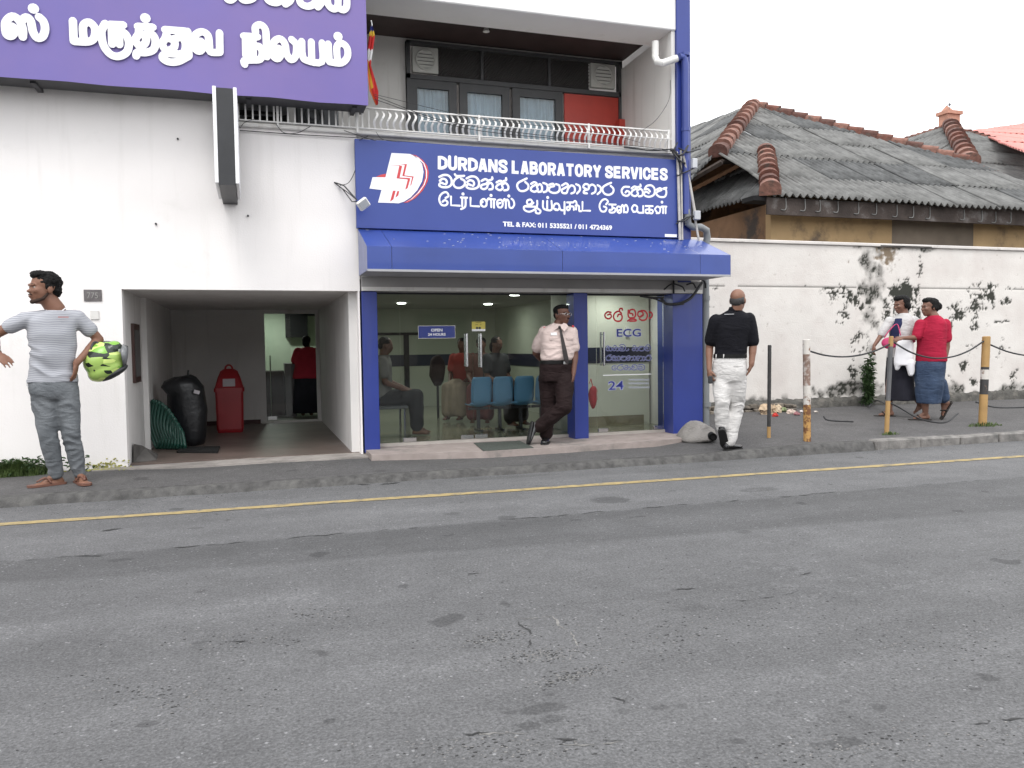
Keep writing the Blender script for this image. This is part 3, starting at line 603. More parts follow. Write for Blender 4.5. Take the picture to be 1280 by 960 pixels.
SIN1 = [ # first line, left half (zoom 1)
 [(72, 250), (118, 230), (168, 238), (196, 280), (190, 330), (152, 352), (98, 350), (72, 332), (88, 308), (118, 318)], [(78, 288), (105, 268), (138, 278), (148, 305), (135, 325)],
 [(322, 238), (262, 252), (222, 285), (215, 325), (240, 355), (285, 358), (325, 330), (325, 290), (290, 268)], [(228, 222), (245, 240), (300, 240)],
 [(345, 265), (391, 245), (441, 253), (469, 295), (463, 345), (425, 367), (371, 365), (345, 347), (361, 323), (391, 333)], [(351, 303), (378, 283), (411, 293), (421, 320), (408, 340)],
 [(495, 290), (532, 272), (560, 290), (540, 318), (500, 330), (488, 355), (515, 372), (548, 358), (560, 325), (585, 308), (606, 330), (604, 368), (572, 375)], [(560, 288), (602, 272), (602, 252)],
 [(645, 305), (680, 288), (704, 305), (655, 332), (642, 362), (678, 382), (708, 362), (700, 330), (735, 312), (762, 340), (758, 376), (722, 384)], [(715, 292), (742, 280), (740, 260)],
 [(948, 265), (905, 285), (862, 310), (852, 345), (875, 385), (918, 390), (958, 368), (962, 330), (932, 300)],
 [(990, 320), (1022, 302), (1048, 320), (1000, 348), (988, 380), (1025, 398), (1058, 378), (1050, 345), (1080, 322), (1100, 350), (1095, 392), (1062, 400)], [(1112, 310), (1148, 325), (1156, 358), (1145, 392), (1116, 402)],
 [(1172, 328), (1208, 318), (1222, 340), (1182, 352), (1170, 385), (1205, 408), (1250, 406), (1275, 380), (1272, 335), (1240, 322)]]
SIN2 = [
 [(100, 335), (138, 314), (162, 335), (128, 360), (98, 378), (105, 408), (145, 410), (160, 370), (192, 335), (225, 352), (226, 398), (192, 416)], [(240, 322), (274, 340), (279, 380), (250, 416)],
 [(340, 370), (312, 350), (330, 322), (365, 330), (366, 370), (325, 385), (318, 410), (350, 414)], [(366, 350), (400, 326), (434, 350), (432, 398), (398, 418)], [(455, 332), (485, 352), (486, 392), (455, 422)],
 [(592, 308), (550, 325), (512, 350), (506, 385), (530, 420), (574, 428), (610, 405), (614, 368), (586, 338)],
 [(772, 350), (722, 350), (696, 385), (712, 428), (755, 438), (778, 408), (752, 390), (735, 405)],
 [(795, 365), (825, 345), (850, 362), (805, 388), (795, 424), (830, 442), (860, 420), (852, 388), (885, 370), (908, 395), (902, 435), (868, 444)], [(860, 350), (886, 345), (884, 325)],
 [(925, 375), (948, 340), (995, 335), (1026, 370), (1020, 425), (978, 448), (935, 440), (918, 415), (942, 398), (968, 412)], [(925, 375), (960, 372), (980, 395)],
 [(1045, 378), (1080, 362), (1096, 380), (1058, 395), (1043, 420), (1075, 448), (1125, 448), (1143, 415), (1138, 375), (1110, 368), (1145, 358)]]
TAM1 = [
 [(135, 460), (165, 440), (148, 405), (112, 408), (80, 440), (74, 488), (98, 530), (140, 532), (156, 503), (130, 482), (105, 498)], ('l', (190, 445), (190, 533), (278, 538)),
 ('l', (288, 455), (352, 458)), ('l', (302, 457), (302, 545)), [(336, 458), (336, 525), (325, 555), (290, 572)], ('l', (385, 457), (385, 540), (472, 545)),
 [(508, 500), (490, 515), (505, 545), (540, 540), (545, 500), (520, 470), (490, 490), (490, 530)], [(545, 500), (565, 465), (590, 485), (592, 552)], ('l', (560, 470), (632, 475)), ('l', (620, 476), (620, 558)),
 [(685, 510), (660, 520), (662, 550), (695, 552), (708, 515), (690, 478), (655, 490), (652, 530)], [(705, 505), (725, 470), (738, 500), (738, 562)], [(735, 500), (752, 475), (768, 500), (774, 548), (800, 560), (822, 528), (815, 488), (795, 468)],
 [(1008, 515), (990, 478), (955, 485), (952, 515), (985, 532), (1015, 508)], [(1010, 505), (960, 535), (920, 548), (928, 582), (975, 598), (1030, 572), (1052, 530), (1052, 488)], ('l', (925, 545), (1050, 548)), [(1048, 560), (1085, 588), (1072, 615), (1040, 608), (1038, 585)],
 [(1110, 490), (1110, 548), (1130, 575), (1195, 578), (1195, 490)], ('l', (1152, 490), (1152, 576))]
TAM2 = [
 [(38, 582), (15, 560), (30, 520), (62, 520), (75, 555), (55, 582), (38, 570)], [(75, 555), (90, 580), (128, 584)], ('l', (125, 500), (125, 620)),
 ('l', (150, 505), (212, 505)), [(178, 505), (178, 570), (155, 582), (148, 555), (180, 545), (215, 548), (218, 580)], [(212, 505), (232, 490), (246, 515), (240, 575)], [(235, 535), (268, 540), (272, 588), (292, 592)], ('l', (305, 500), (305, 587), (382, 588)),
 [(540, 525), (560, 495), (532, 472), (495, 490), (475, 540), (492, 590), (530, 594), (545, 560), (518, 545)], ('l', (570, 525), (638, 527)), [(602, 527), (602, 575), (575, 580), (582, 605), (622, 602), (636, 572), (605, 555)],
 [(680, 580), (660, 590), (668, 610), (690, 600), (690, 560), (665, 545), (650, 560), (655, 600)], [(690, 560), (705, 530), (720, 560), (718, 605)], [(718, 560), (738, 528), (758, 560), (752, 602), (725, 600)],
 [(812, 595), (798, 565), (820, 532), (852, 548), (845, 592), (812, 600)], [(850, 565), (862, 604), (915, 608)], ('l', (912, 540), (912, 608)),
 ('l', (935, 540), (1008, 542)), [(972, 542), (972, 605), (940, 608), (938, 580), (972, 575), (1008, 585), (1002, 612), (978, 612)],
 [(1048, 600), (1030, 572), (1055, 545), (1082, 565), (1075, 608), (1045, 612)], [(1080, 562), (1100, 545), (1112, 570), (1110, 612)], ('l', (1100, 545), (1145, 547)), ('l', (1136, 547), (1136, 614))]
letters(SIN1, O1, 8, fy, .026, sg); letters(SIN2, O2, 8, fy, .026, sg)
letters(TAM1, O1, 8, fy, .024, sg, ((310, 420), (590, 435), (768, 440), (1157, 455))); letters(TAM2, O2, 8, fy, .024, sg, ((1100, 502),))
# emblem
def polyflat(mb, pts, org, sc, Y, h=.003):
    P = [aY(org[0]+a/sc, org[1]+b/sc, Y) for a, b in pts]; n = len(P); dv = Vector((0, -h, 0))
    bm = bmesh.new(); vs = [bm.verts.new(p) for p in P]; f = bm.faces.new(vs); r = bmesh.ops.extrude_face_region(bm, geom=[f])
    for q in r['geom']:
        if isinstance(q, bmesh.types.BMVert): q.co += dv
    bmesh.ops.triangulate(bm, faces=bm.faces[:]); bm.verts.ensure_lookup_table(); bm.verts.index_update()
    mb.add([v.co for v in bm.verts], [[v.index for v in f.verts] for f in bm.faces]); bm.free()
LO = (455, 180)
arc = lambda cx, cy, rx, ry, a0, a1, n=12: [(cx+rx*math.cos(math.radians(a0+(a1-a0)*i/n)), cy+ry*math.sin(math.radians(a0+(a1-a0)*i/n))) for i in range(n+1)]
g = MB(); polyflat(g, [(412, 135), (690, 150)]+[(800, 205), (870, 300), (893, 420), (870, 560), (800, 690), (700, 800), (600, 865), (520, 890), (210, 878), (262, 690), (82, 668), (128, 498), (322, 500), (335, 440)], LO, 12, fy, .003)
g.build('emblem', white_ink, sg)
g = MB()
polyflat(g, [(700, 155), (780, 170), (880, 240), (950, 330), (972, 430), (955, 560), (880, 700), (770, 810), (660, 875), (590, 885), (700, 822), (800, 730), (880, 610), (915, 500), (915, 400), (880, 290), (810, 200)], LO, 12, fy, .002)
polyflat(g, [(180, 492), (240, 465), (330, 445), (320, 500)], LO, 12, fy, .002)
g2 = MB(); polyflat(g2, [(720, 158), (800, 195), (890, 290), (930, 400), (930, 510), (890, 620), (800, 740), (700, 830), (620, 878), (720, 825), (830, 725), (910, 610), (945, 500), (945, 400), (905, 290), (820, 205)], LO, 12, fy-.0022, .001)
for P_ in ([(380, 318), (540, 318), (500, 500), (690, 512), (640, 680), (660, 600), (655, 530), (488, 515), (530, 325)], [(540, 300), (645, 302), (605, 470), (745, 488), (710, 610), (692, 630), (722, 500), (575, 478), (612, 312)], [(435, 700), (475, 700), (440, 830), (390, 865)], [(500, 705), (530, 708), (512, 775), (470, 805)]):
    polyflat(g, P_, LO, 12, fy-.0032, .001)
polyflat(g, [(535, 325), (572, 325), (535, 500), (492, 510)], LO, 12, fy-.0034, .001); polyflat(g, [(660, 520), (695, 515), (655, 660), (618, 685)], LO, 12, fy-.0034, .001)
g.build('emblem_red_marks', mat('emblem_red', (.55, .05, .055), .5, .02), sg); g2.build('emblem_white_edge', white_ink, sg)
w = MB().box(aY(831, 293, fy).x, aY(846, 293, fy).x, fy-.002, fy, aY(831, 296, fy).z, aY(831, 292.5, fy).z); w.build('maker_label', white_ink, sg)

# large purple sign
PY = 8.87; pz0, pz1, px0, px1 = 3.94, 6.6, -9.0, 1.26
ps = thing('purple_sign', 'very large purple sign board with white Tamil lettering at the top left of the facade', 'sign', (-3, PY, pz0))
g = MB(); nx = 60; nz_ = 14; vs = []; fs = []
for i in range(nx+1):
    for j in range(nz_+1):
        x = px0+(px1-px0)*i/nx; z = pz0+(pz1-pz0)*j/nz_; vs.append((x, PY+.012*noise.noise((x*1.2, z*1.2, 3)), z+(.012*noise.noise((x*2, 0, 0)) if j == 0 else 0)))
for i in range(nx):
    for j in range(nz_): fs.append((i*(nz_+1)+j, (i+1)*(nz_+1)+j, (i+1)*(nz_+1)+j+1, i*(nz_+1)+j+1))
g.add(vs, fs).build('sign_sheet', purple, ps, smooth='all')
g = MB().box(px0, px1-.01, PY+.02, PY+.33, pz0+.012, pz0+.05); g.box(px1-.05, px1-.01, PY+.02, D, pz0+.01, pz1); g.box(px0, px1-.05, PY+.16, PY+.2, pz0+.05, pz1)
for x in (-6, -4, -2, 0, 1.1): g.box(x, x+.05, PY+.1, D, pz0-.01, pz0+.04)
g.build('sign_frame', mat('dark_sign_frame', (.05, .05, .055), .6, .15, 4), ps)
TP = [('z4', [(48, 200), (90, 192), (108, 225), (82, 262), (48, 250), (40, 205)]), ('z4', [(40, 225), (42, 160), (90, 118), (140, 150), (165, 210), (165, 270)]), ('z4', [(158, 150), (190, 125), (222, 150), (240, 230), (270, 275), (310, 265), (328, 210), (315, 155), (282, 122)]),
      ('z4', ('l', (530, 150), (536, 298))), ('z4', [(536, 300), (640, 303), (685, 275), (690, 205), (650, 162), (610, 178), (603, 225), (612, 298)]),
      ('z4', [(765, 170), (738, 230), (752, 325), (800, 392), (860, 410), (920, 380), (938, 315), (915, 250), (870, 222)]), ('z4', ('l', (800, 178), (898, 182))), ('z4', ('l', (812, 180), (816, 322))), ('z4', ('l', (865, 185), (868, 325))),
      ('z4', ('l', (1000, 192), (1112, 198))), ('z4', [(1010, 195), (1008, 245), (985, 290), (1015, 335), (1055, 315), (1062, 265), (1025, 250)]), ('z4', ('l', (1090, 200), (1092, 232))), ('z4', [(1050, 255), (1100, 245), (1130, 290), (1118, 358), (1060, 382), (1000, 380), (990, 408)]),
      ('px', ('l', (206, 37), (232, 39))), ('px', [(209, 38), (207, 47), (203, 55), (208, 63), (217, 60), (218, 51), (211, 48)]), ('px', [(216, 49), (227, 47), (232, 56), (228, 67), (208, 67), (203, 72), (210, 77), (222, 77), (236, 70)]), ('px', ('l', (234.5, 39), (236, 70))),
      ('z5', [(135, 285), (165, 275), (182, 305), (162, 340), (132, 330), (125, 290)]), ('z5', [(122, 310), (125, 240), (170, 212), (212, 235), (222, 300), (228, 345), (285, 350)]), ('z5', ('l', (290, 218), (292, 350))),
      ('z5', ('l', (450, 240), (545, 246))), ('z5', ('l', (463, 242), (466, 372))), ('z5', ('l', (512, 246), (515, 370))), ('z5', [(520, 312), (555, 310), (575, 350), (560, 395), (500, 400), (455, 405), (458, 430)]), ('z5', [(530, 215), (530, 180), (562, 165), (595, 195), (602, 270), (606, 380)]),
      ('z5', [(655, 330), (685, 322), (702, 350), (682, 390), (652, 378), (645, 335)]), ('z5', [(642, 350), (650, 285), (690, 258), (725, 290), (738, 360), (768, 398), (798, 370), (802, 300), (770, 262)]),
      ('z5', [(838, 275), (842, 360), (865, 400), (972, 412), (974, 285)]), ('z5', ('l', (902, 278), (905, 400))),
      ('z5', ('l', (1015, 292), (1022, 408))), ('z5', [(1022, 412), (1100, 420), (1142, 380), (1140, 320), (1105, 288), (1075, 305), (1072, 350), (1078, 412)]),
      ('z5', [(330, -30), (345, -5), (370, -2), (400, -30)]), ('z5', [(425, -30), (450, 0), (500, -5), (530, -30)]), ('z5', [(598, -30), (620, 5), (665, 18), (705, -2), (715, -30)]), ('z5', [(728, 28), (760, 5), (772, -30)]), ('z5', [(820, -30), (832, 22), (880, 42), (925, 20), (930, -30)]), ('z5', [(945, 48), (970, 15), (972, -30)]), ('z5', [(1008, -30), (1015, 30), (1050, 60), (1078, 40), (1080, -30)]), ('z5', [(1078, 50), (1115, 66), (1138, 40), (1138, -30)])]
TQ = []
for q, s_ in TP:
    org, sc = {'z4': ((0, 0), 5.818), 'z5': ((220, 0), 5.3333), 'px': ((0, 0), 1)}[q]; ln_ = s_[0] == 'l'
    pp = [(org[0]+a/sc, org[1]+b/sc) for a, b in (s_[1:] if ln_ else s_)]; TQ.append(('l', *pp) if ln_ else pp)
letters(TQ, (0, 0), 1, PY-.016, .074, ps, ((41.8, 10.7), (181.7, 22.7), (422.5, 45.6)), .049, .0012)

# vertical light box seen edge on
vs_ = thing('projecting_sign', 'narrow black light box with white edges sticking straight out of the white wall', 'sign', (-.19, D, 2.88))
vx0, vx1 = -.305, -.085
MB().box(vx0+.035, vx1-.035, 8.2, D, 2.885, 3.80).build('sign_body', black_m, vs_)
MB().box(vx0, vx0+.033, 8.19, D-.2, 2.90, 3.81, c=.004).build('sign_face', white_ink, vs_); MB().box(vx1-.033, vx1, 8.19, D-.2, 2.90, 3.81, c=.004).build('sign_face', white_ink, vs_)

# house number, socket, bolts
p, q = (-1.655, 1.832), (-1.487, 1.952)
nb = thing('number_plate', 'small dark grey house number plate on white wall beside the alcove', 'number plate', (-1.57, D, 1.83))
MB().box(p[0], q[0], D-.012, D, p[1], q[1], c=.002).build('plate', mat('stone_plate', (.11, .10, .10), .5, .3, 30), nb)
font_mesh('775', (p[0]+.03, p[1]+.03), (q[0]-.035, q[1]-.03), D-.0125, .002, 'number', mat('plate_lettering', (.28, .27, .26), .5, .1), nb)
top(MB().box(-1.60, -1.52, D-.014, D, 1.64, 1.74, c=.005), 'electric_box', offwhite, 'small white square electric box below the house number plate', 'electric box')
g = MB()
for x, z in ((aY(310, 270, D).x, aY(310, 270, D).z), (aY(221, 132, D).x, 3.55), (aY(195, 280, D).x, aY(195, 280, D).z)): g.tube([(x, D, z), (x, D-.02, z)], .011, 8)
b = g.build('wall_bolts', black_m, bld); b['kind'] = 'stuff'

# broken floodlight on a bracket
fl_ = thing('hanging_floodlight', 'broken small white floodlight dangling on black wires at the left edge of the blue sign', 'floodlight', tuple(aY(430, 235, D)))
a0 = aY(418, 228, D); a1 = aY(446, 250, D-.25)
MB().tube([a0, aY(430, 232, D-.1), a1], .008, 6).build('bracket', black_m, fl_)
MB().tube([aY(418, 228, D), aY(428, 236, D-.08), aY(440, 252, D-.2), aY(450, 252, D-.25)], .006, 6).tube([aY(424, 233, D), aY(434, 240, D-.1), aY(446, 250, D-.24)], .005, 6).build('wire', rubber, fl_)
Mx = Matrix.Translation(aY(454, 255, D-.27)) @ Matrix.Rotation(math.radians(-38), 4, 'Y') @ Matrix.Rotation(math.radians(20), 4, 'X')
MB().obox(Mx, .13, .05, .11, c=.01).build('lamp_body', pvcw, fl_); MB().obox(Mx @ Matrix.Translation((0, -.03, 0)), .10, .006, .08).build('lamp_glass', mat('lamp_glass', (.35, .36, .37), .2, .1), fl_)

# ---------------------------------------------------------------- balcony
RYp = 9.2; rz0, rz1 = 3.775, 4.015
rl = thing('balcony_railing', 'long white steel balcony railing of curved flat bars above the blue sign', 'railing', (2.5, RYp, rz0))
g = MB().box(-.3, 5.12, RYp-.012, RYp+.012, rz1-.01, rz1+.004); g.build('top_rail', railw, rl); MB().box(-.3, 5.12, RYp-.012, RYp+.012, rz0, rz0+.012).build('bottom_rail', railw, rl); MB().box(1.9, 5.12, RYp-.055, RYp-.045, 3.895, 3.903).build('middle_rail', railw, rl)
for x in (-.27, .32, 1.18, 2.6, 4.0, 5.1): MB().box(x-.012, x+.012, RYp-.014, RYp+.014, rz0-.05, rz1+.01).build('rail_post', railw, rl)
def bal(x, bend):
    g = MB(); wd = .027 if bend else .018; ring = []
    for i in range(9):
        t = i/8; z = rz0+.012+(rz1-.022-rz0)*t; dy = -.055*math.sin(PI*min(1, t*1.15))**1.0*bend+.01*t; dx = -.022*math.sin(2*PI*t)*bend
        ring.append([(x+dx-wd/2, RYp+dy-.003, z), (x+dx+wd/2, RYp+dy-.003+.012*bend, z), (x+dx+wd/2, RYp+dy+.003+.012*bend, z), (x+dx-wd/2, RYp+dy+.003, z)])
    return g.loft(ring)
b0 = bal(0, 1).build('baluster', railw, rl, off=(0, 0, 0)); b1 = bal(0, 0).build('baluster', railw, rl, off=(0, 0, 0))
x = 5.06; first = {0: b0, 1: b1}; used = set(); 
while x > -.28:
    kx = 0 if x > 1.35 else 1
    if kx not in used: o = first[kx]; used.add(kx)
    else: o = first[kx].copy(); S.collection.objects.link(o)
    o.location = Vector((x, 0, 0))-rl.location; x -= .0735
# window unit
wu = thing('balcony_window_unit', 'dark framed balcony doors with three curtained glass leaves, lattice panels and a red board', 'window', (3.6, 10.75, WT+.1))
ux0, ux1, uz0, uz1 = 2.045, 5.20, WT+.1, 5.40; zm = 4.93
uy = 10.78
g = MB()
for (a, b, c, d) in ((ux0, ux1, uz1-.04, uz1), (ux0, ux1, zm-.03, zm+.03), (ux0, ux0+.05, uz0, uz1), (ux1-.05, ux1, uz0, uz1)): g.box(a, b, uy-.05, uy+.05, c, d)
g.build('outer_frame', framebr, wu)
cxs = [aY(p, 110, uy).x for p in (509, 572, 638, 704, 770)]
curt = mat('pale_blue_curtain', (.33, .42, .53), .8, .12, 5)
for i in range(3):
    a, b = cxs[i]+.02, cxs[i+1]-.02
    g = MB().box(a, a+.11, uy-.03, uy+.02, uz0, zm-.03).box(b-.11, b, uy-.03, uy+.02, uz0, zm-.03).box(a+.11, b-.11, uy-.03, uy+.02, zm-.14, zm-.03).box(a+.11, b-.11, uy-.03, uy+.02, uz0, uz0+.12)
    lf = g.build('door_leaf', framebr, wu)
    MB().box(a+.11, b-.11, uy-.005, uy+.002, uz0+.12, zm-.14).build('glass_pane', glass, lf)
    c = MB(); vs = []; fs = []; n = 60
    for k in range(n+1):
        x = a+.05+(b-a-.1)*k/n; yv = uy+.06+.018*math.sin(k*.9+1.3*math.sin(k*.23+i)); vs += [(x, yv, uz0+.02), (x+.01*math.sin(k*.5), yv, zm-.05)]
    for k in range(n): fs.append((2*k, 2*k+2, 2*k+3, 2*k+1))
    c.add(vs, fs).build('curtain', curt, lf, smooth='all')
MB().box(cxs[3]+.01, ux1-.05, uy-.02, uy+.02, uz0, zm-.04).build('red_board', redpan, wu)
MB().box(ux1-.10, ux1+.0, uy-.16, uy-.06, uz0, 4.55).build('red_post', redpan, wu)
def lattice(x0, x1, z0, z1):
    g = MB().box(x0, x1, uy+.012, uy+.02, z0, z1); n = int((x1-x0)/.038)
    for k in range(-8, n+8):
        xa = x0+k*.038; xb = xa+(z1-z0)*.8; za, zb_ = z0, z1
        if xa < x0: za += (x0-xa)/.8; xa = x0
        if xb > x1: zb_ -= (xb-x1)/.8; xb = x1
        if zb_-za < .02: continue
        g.tube([(xa, uy, za), (xb, uy, zb_)], .007, 4, cap=False)
    return g
lat_m = mat('dark_lattice', (.045, .042, .040), .6, .15)
ff = [aY(p, 80, uy).x for p in (509, 547, 602, 686, 736, 771)]
for a, b in ((ff[1], ff[2]-.02), (ff[2]+.02, ff[3]-.02), (ff[3]+.02, ff[4])): lattice(a, b, zm+.03, uz1-.04).build('lattice_panel', lat_m, wu)
for x in (ff[2], ff[3]): MB().box(x-.02, x+.02, uy-.03, uy+.03, zm+.03, uz1-.04).build('mullion', framebr, wu)
fanm = mat('fan_housing', (.46, .46, .43), .6, .08)
def fan(x0, x1, z0, z1, lab):
    cx, cz = (x0+x1)/2, (z0+z1)/2; t = thing('exhaust_fan', lab, 'exhaust fan', (cx, uy-.05, cz), group='exhaust fans above the balcony doors')
    MB().box(x0, x1, uy-.05, uy+.02, z0, z1, c=.008).build('housing', fanm, t)
    r = (x1-x0)*.36; ring = [(cx+math.cos(a)*r, uy-.06, cz+math.sin(a)*r) for a in [2*PI*k/24 for k in range(25)]]
    MB().tube(ring, .012, 6, cap=False).build('fan_ring', fanm, t)
    MB().tube([(cx, uy-.052, cz), (cx, uy-.049, cz)], r, 24).build('fan_recess', mat('fan_recess', (.20, .20, .19), .6, .1), t)
    for k in range(-2, 3):
        h = math.sqrt(max(0, r*r-(k*r*.36)**2)); MB().obox(Matrix.Translation((cx, uy-.06, cz+k*r*.36)) @ Matrix.Rotation(.6, 4, 'X'), 2*h, .004, r*.26).build('louvre', fanm, t)
zf = [aY(528, y, uy).z for y in (92, 60)]; fan(ff[0]+.06, ff[1], zf[0], zf[1], 'square white exhaust fan at the left end of the lattice, next to the flag')
zf = [aY(752, y, uy).z for y in (111, 81)]; fan(ff[4]+.01, ff[5]-.05, zf[0], zf[1], 'square white exhaust fan at the right end of the lattice, above the red board')
# balcony clutter at the left
ac = thing('air_conditioner', 'dark grey outdoor air conditioner unit behind the balcony railing', 'air conditioner', (.75, 10.1, WT+.1))
MB().box(.55, 1.05, 9.9, 10.2, WT+.1, 4.28, c=.02).build('casing', mat('ac_casing', (.10, .105, .11), .5, .1), ac)
for r in (.05, .09, .13): MB().tube([(.75+math.cos(a)*r, 9.89, 4.08+math.sin(a)*r) for a in [2*PI*k/20 for k in range(21)]], .006, 5, cap=False).build('fan_grille', framebr, ac)
tp = MB(); vs = []; fs = []
for i in range(25):
    for j in range(9):
        x = -.5+i*.04; t = j/8; vs.append((x, 9.75+.3*t, WT+.32-.08*math.sin(PI*i/24)+.25*t+.03*noise.noise((x*4, t*3, 0))))
for i in range(24):
    for j in range(8): fs.append((i*9+j, (i+1)*9+j, (i+1)*9+j+1, i*9+j+1))
tp.add(vs, fs); top(tp, 'tarpaulin', mat('grey_tarp', (.16, .165, .17), .6, .15), 'sagging grey tarpaulin behind the left railing under the purple sign', 'tarpaulin', smooth='all')
top(MB().box(-.55, .45, 9.8, 10.2, WT+.1, WT+.34, c=.01), 'storage_box', dark_gap, 'low dark storage box behind the railing under the grey tarpaulin', 'box')
# flag
fg = thing('folded_flag', 'narrow striped flag of yellow, red, white and orange hanging folded at the purple sign edge', 'flag', (1.34, 8.95, 4.1))
path = [(464, 33), (465, 45), (463, 62), (461, 80), (464, 97), (467, 115), (471, 131)]
wd = [2, 7, 7, 6, 9, 11, 2]
g = MB(); vs = []; fs = []; 
for i in range(25):
    t = i/24*6; k = min(int(t), 5); u = t-k; px = path[k][0]*(1-u)+path[k+1][0]*u; py = path[k][1]*(1-u)+path[k+1][1]*u; w_ = (wd[k]*(1-u)+wd[k+1]*u)/1000*9
    for j in range(7):
        p = aY(px, py, 8.96); vs.append(p+Vector((w_*(j/6-.5), .035*math.sin(j*1.9+i*.25), 0)))
for i in range(24):
    for j in range(6): fs.append((i*7+j, i*7+j+1, (i+1)*7+j+1, (i+1)*7+j))
g.add(vs, fs)
me_cols = [mat('flag_yellow', (.62, .42, .05), .8, .05), mat('flag_red', (.45, .03, .03), .8, .05), mat('flag_white', (.62, .62, .62), .8, .05), mat('flag_orange', (.60, .16, .05), .8, .05), mat('flag_blue', (.03, .04, .2), .8, .05)]
def fc(i, j): return 4 if i < 2 else (0 if i < 4 else (1 if i < 8 else (2 if i < 11 else (3 if j < 2 else (0 if j < 3 and i < 19 else 1)))))
g.mi = [fc(i, j) for i in range(24) for j in range(6)]
g.build('cloth', me_cols, fg, norm=False, smooth='all'); MB().tube([aY(464, 26, 8.96), aY(465, 34, 8.96)], .008, 6).ell(aY(464, 27, 8.96), (.012,)*3, n=8).build('pole_tip', steel, fg)

# ---------------------------------------------------------------- pipes, conduits, cables
def px3(lst): return [aY(a, b, c) for a, b, c in lst]
dp = thing('blue_drain_pipe', 'tall blue painted drain pipe running down the blue corner pilaster', 'pipe', (5.36, D-.1, 0))
xp = aY(857, 180, D-.10).x
g = MB().tube([(xp-.09, D-.10, aY(846, 71, D-.1).z), (xp-.02, D-.10, aY(846, 71, D-.1).z), (xp, D-.10, aY(846, 80, D-.1).z), (xp, D-.10, aY(858, 268, D-.1).z)], .048, 14); g.build('pipe', mat('blue_pipe_paint', (.035, .055, .23), .4, .08), dp, smooth=True)
MB().tube(px3([(819, 52, D+.1), (819, 72, D+.1), (822, 78, D-.02), (828, 79, D-.08), (846, 73, D-.1)]), .046, 12).build('white_elbow', pvcw, dp, smooth=True)
for z in (aY(857, 165, D).z, aY(857, 72, D).z): MB().tube([(xp, D-.1, z-.02), (xp, D-.1, z+.02)], .055, 14).build('pipe_collar', mat('blue_pipe_paint', (0, 0, 0)), dp)
gp = thing('grey_drain_pipe', 'thick grey drain pipe bending round the awning corner and down beside the blue column', 'pipe', (5.7, D-.05, 0))
g = MB().tube(px3([(858, 262, D-.1), (860, 280, D-.1), (866, 284, D-.09), (876, 284, D-.08), (883, 288, D-.06), (884, 296, D-.03)])+[Vector((5.66, D-.02, 2.5)), Vector((5.68, D+.0, 1.9)), Vector((5.69, D+.02, .13))], .046, 14); g.build('pipe', pvcg, gp, smooth=True)
for z in (1.9, .5): MB().tube([(5.68+.01*(1.9-z), D, z-.03), (5.68+.01*(1.9-z), D, z+.03)], .055, 14).build('pipe_collar', pvcg, gp)
cv = thing('conduit_bundle', 'bundle of pale conduits and black cables tied to the corner between sign and pilaster', 'conduits', (5.3, D-.12, 2.7))
g = MB(); 
for a, b, r in (((847, 195), (850, 300), .018), ((851, 188), (853, 300), .012), ((854, 195), (862, 228), .016), ((862, 228), (869, 268), .018), ((869, 275), (874, 303), .015)): g.tube([aY(*a, D-.13), aY(*b, D-.13)], r, 8)
g.build('conduit', mat('aged_conduit', (.42, .40, .37), .6, .2, 10), cv, smooth=True)
g = MB().box(*[v for p in ((aY(866, 265, D-.14).x, aY(873, 265, D-.14).x),) for v in p], D-.2, D-.14, aY(866, 275, D-.14).z, aY(866, 264, D-.14).z, c=.006); g.build('junction_box', mat('aged_box', (.45, .46, .48), .5, .1), cv); g = MB(); g.box(aY(863, 205, D-.14).x, aY(869, 205, D-.14).x, D-.2, D-.14, aY(866, 211, D-.14).z, aY(866, 199, D-.14).z, c=.006); g.build('junction_box', mat('aged_box', (.45, .46, .48), .5, .1), cv)
g = MB()
for L in ([(780, 184, D-.1), (815, 188, D-.1), (840, 187, D-.14), (848, 195, D-.15), (850, 207, D-.15)], [(843, 190, D-.16), (848, 200, D-.16), (852, 216, D-.16), (846, 220, D-.14)], [(848, 185, D-.16), (860, 190, D-.16), (876, 186, D-.1)], [(850, 197, D-.17), (843, 188, D-.17), (847, 178, D-.17)], [(846, 219, D-.13), (862, 213, D-.17), (875, 205, D-.1)], [(845, 280, D-.12), (858, 272, D-.17), (868, 270, D-.16)], [(846, 276, D-.12), (856, 276, D-.18), (866, 268, D-.16)]):
    g.tube(crom(px3(L), 5), .009, 6)
for a, b in (((838, 186), (856, 204)), ((842, 194), (860, 182))): g.tube(crom(px3([(*a, D-.14), ((a[0]+b[0])/2+2, (a[1]+b[1])/2+5, D-.19), (*b, D-.14)]), 5), .014, 6)
g.build('cable', rubber, cv, smooth=True)
wire = thing('overhead_wires', 'thin black service wires sagging across the balcony railing to the corner', 'wires', (3, D-.2, 3.9))
g = MB()
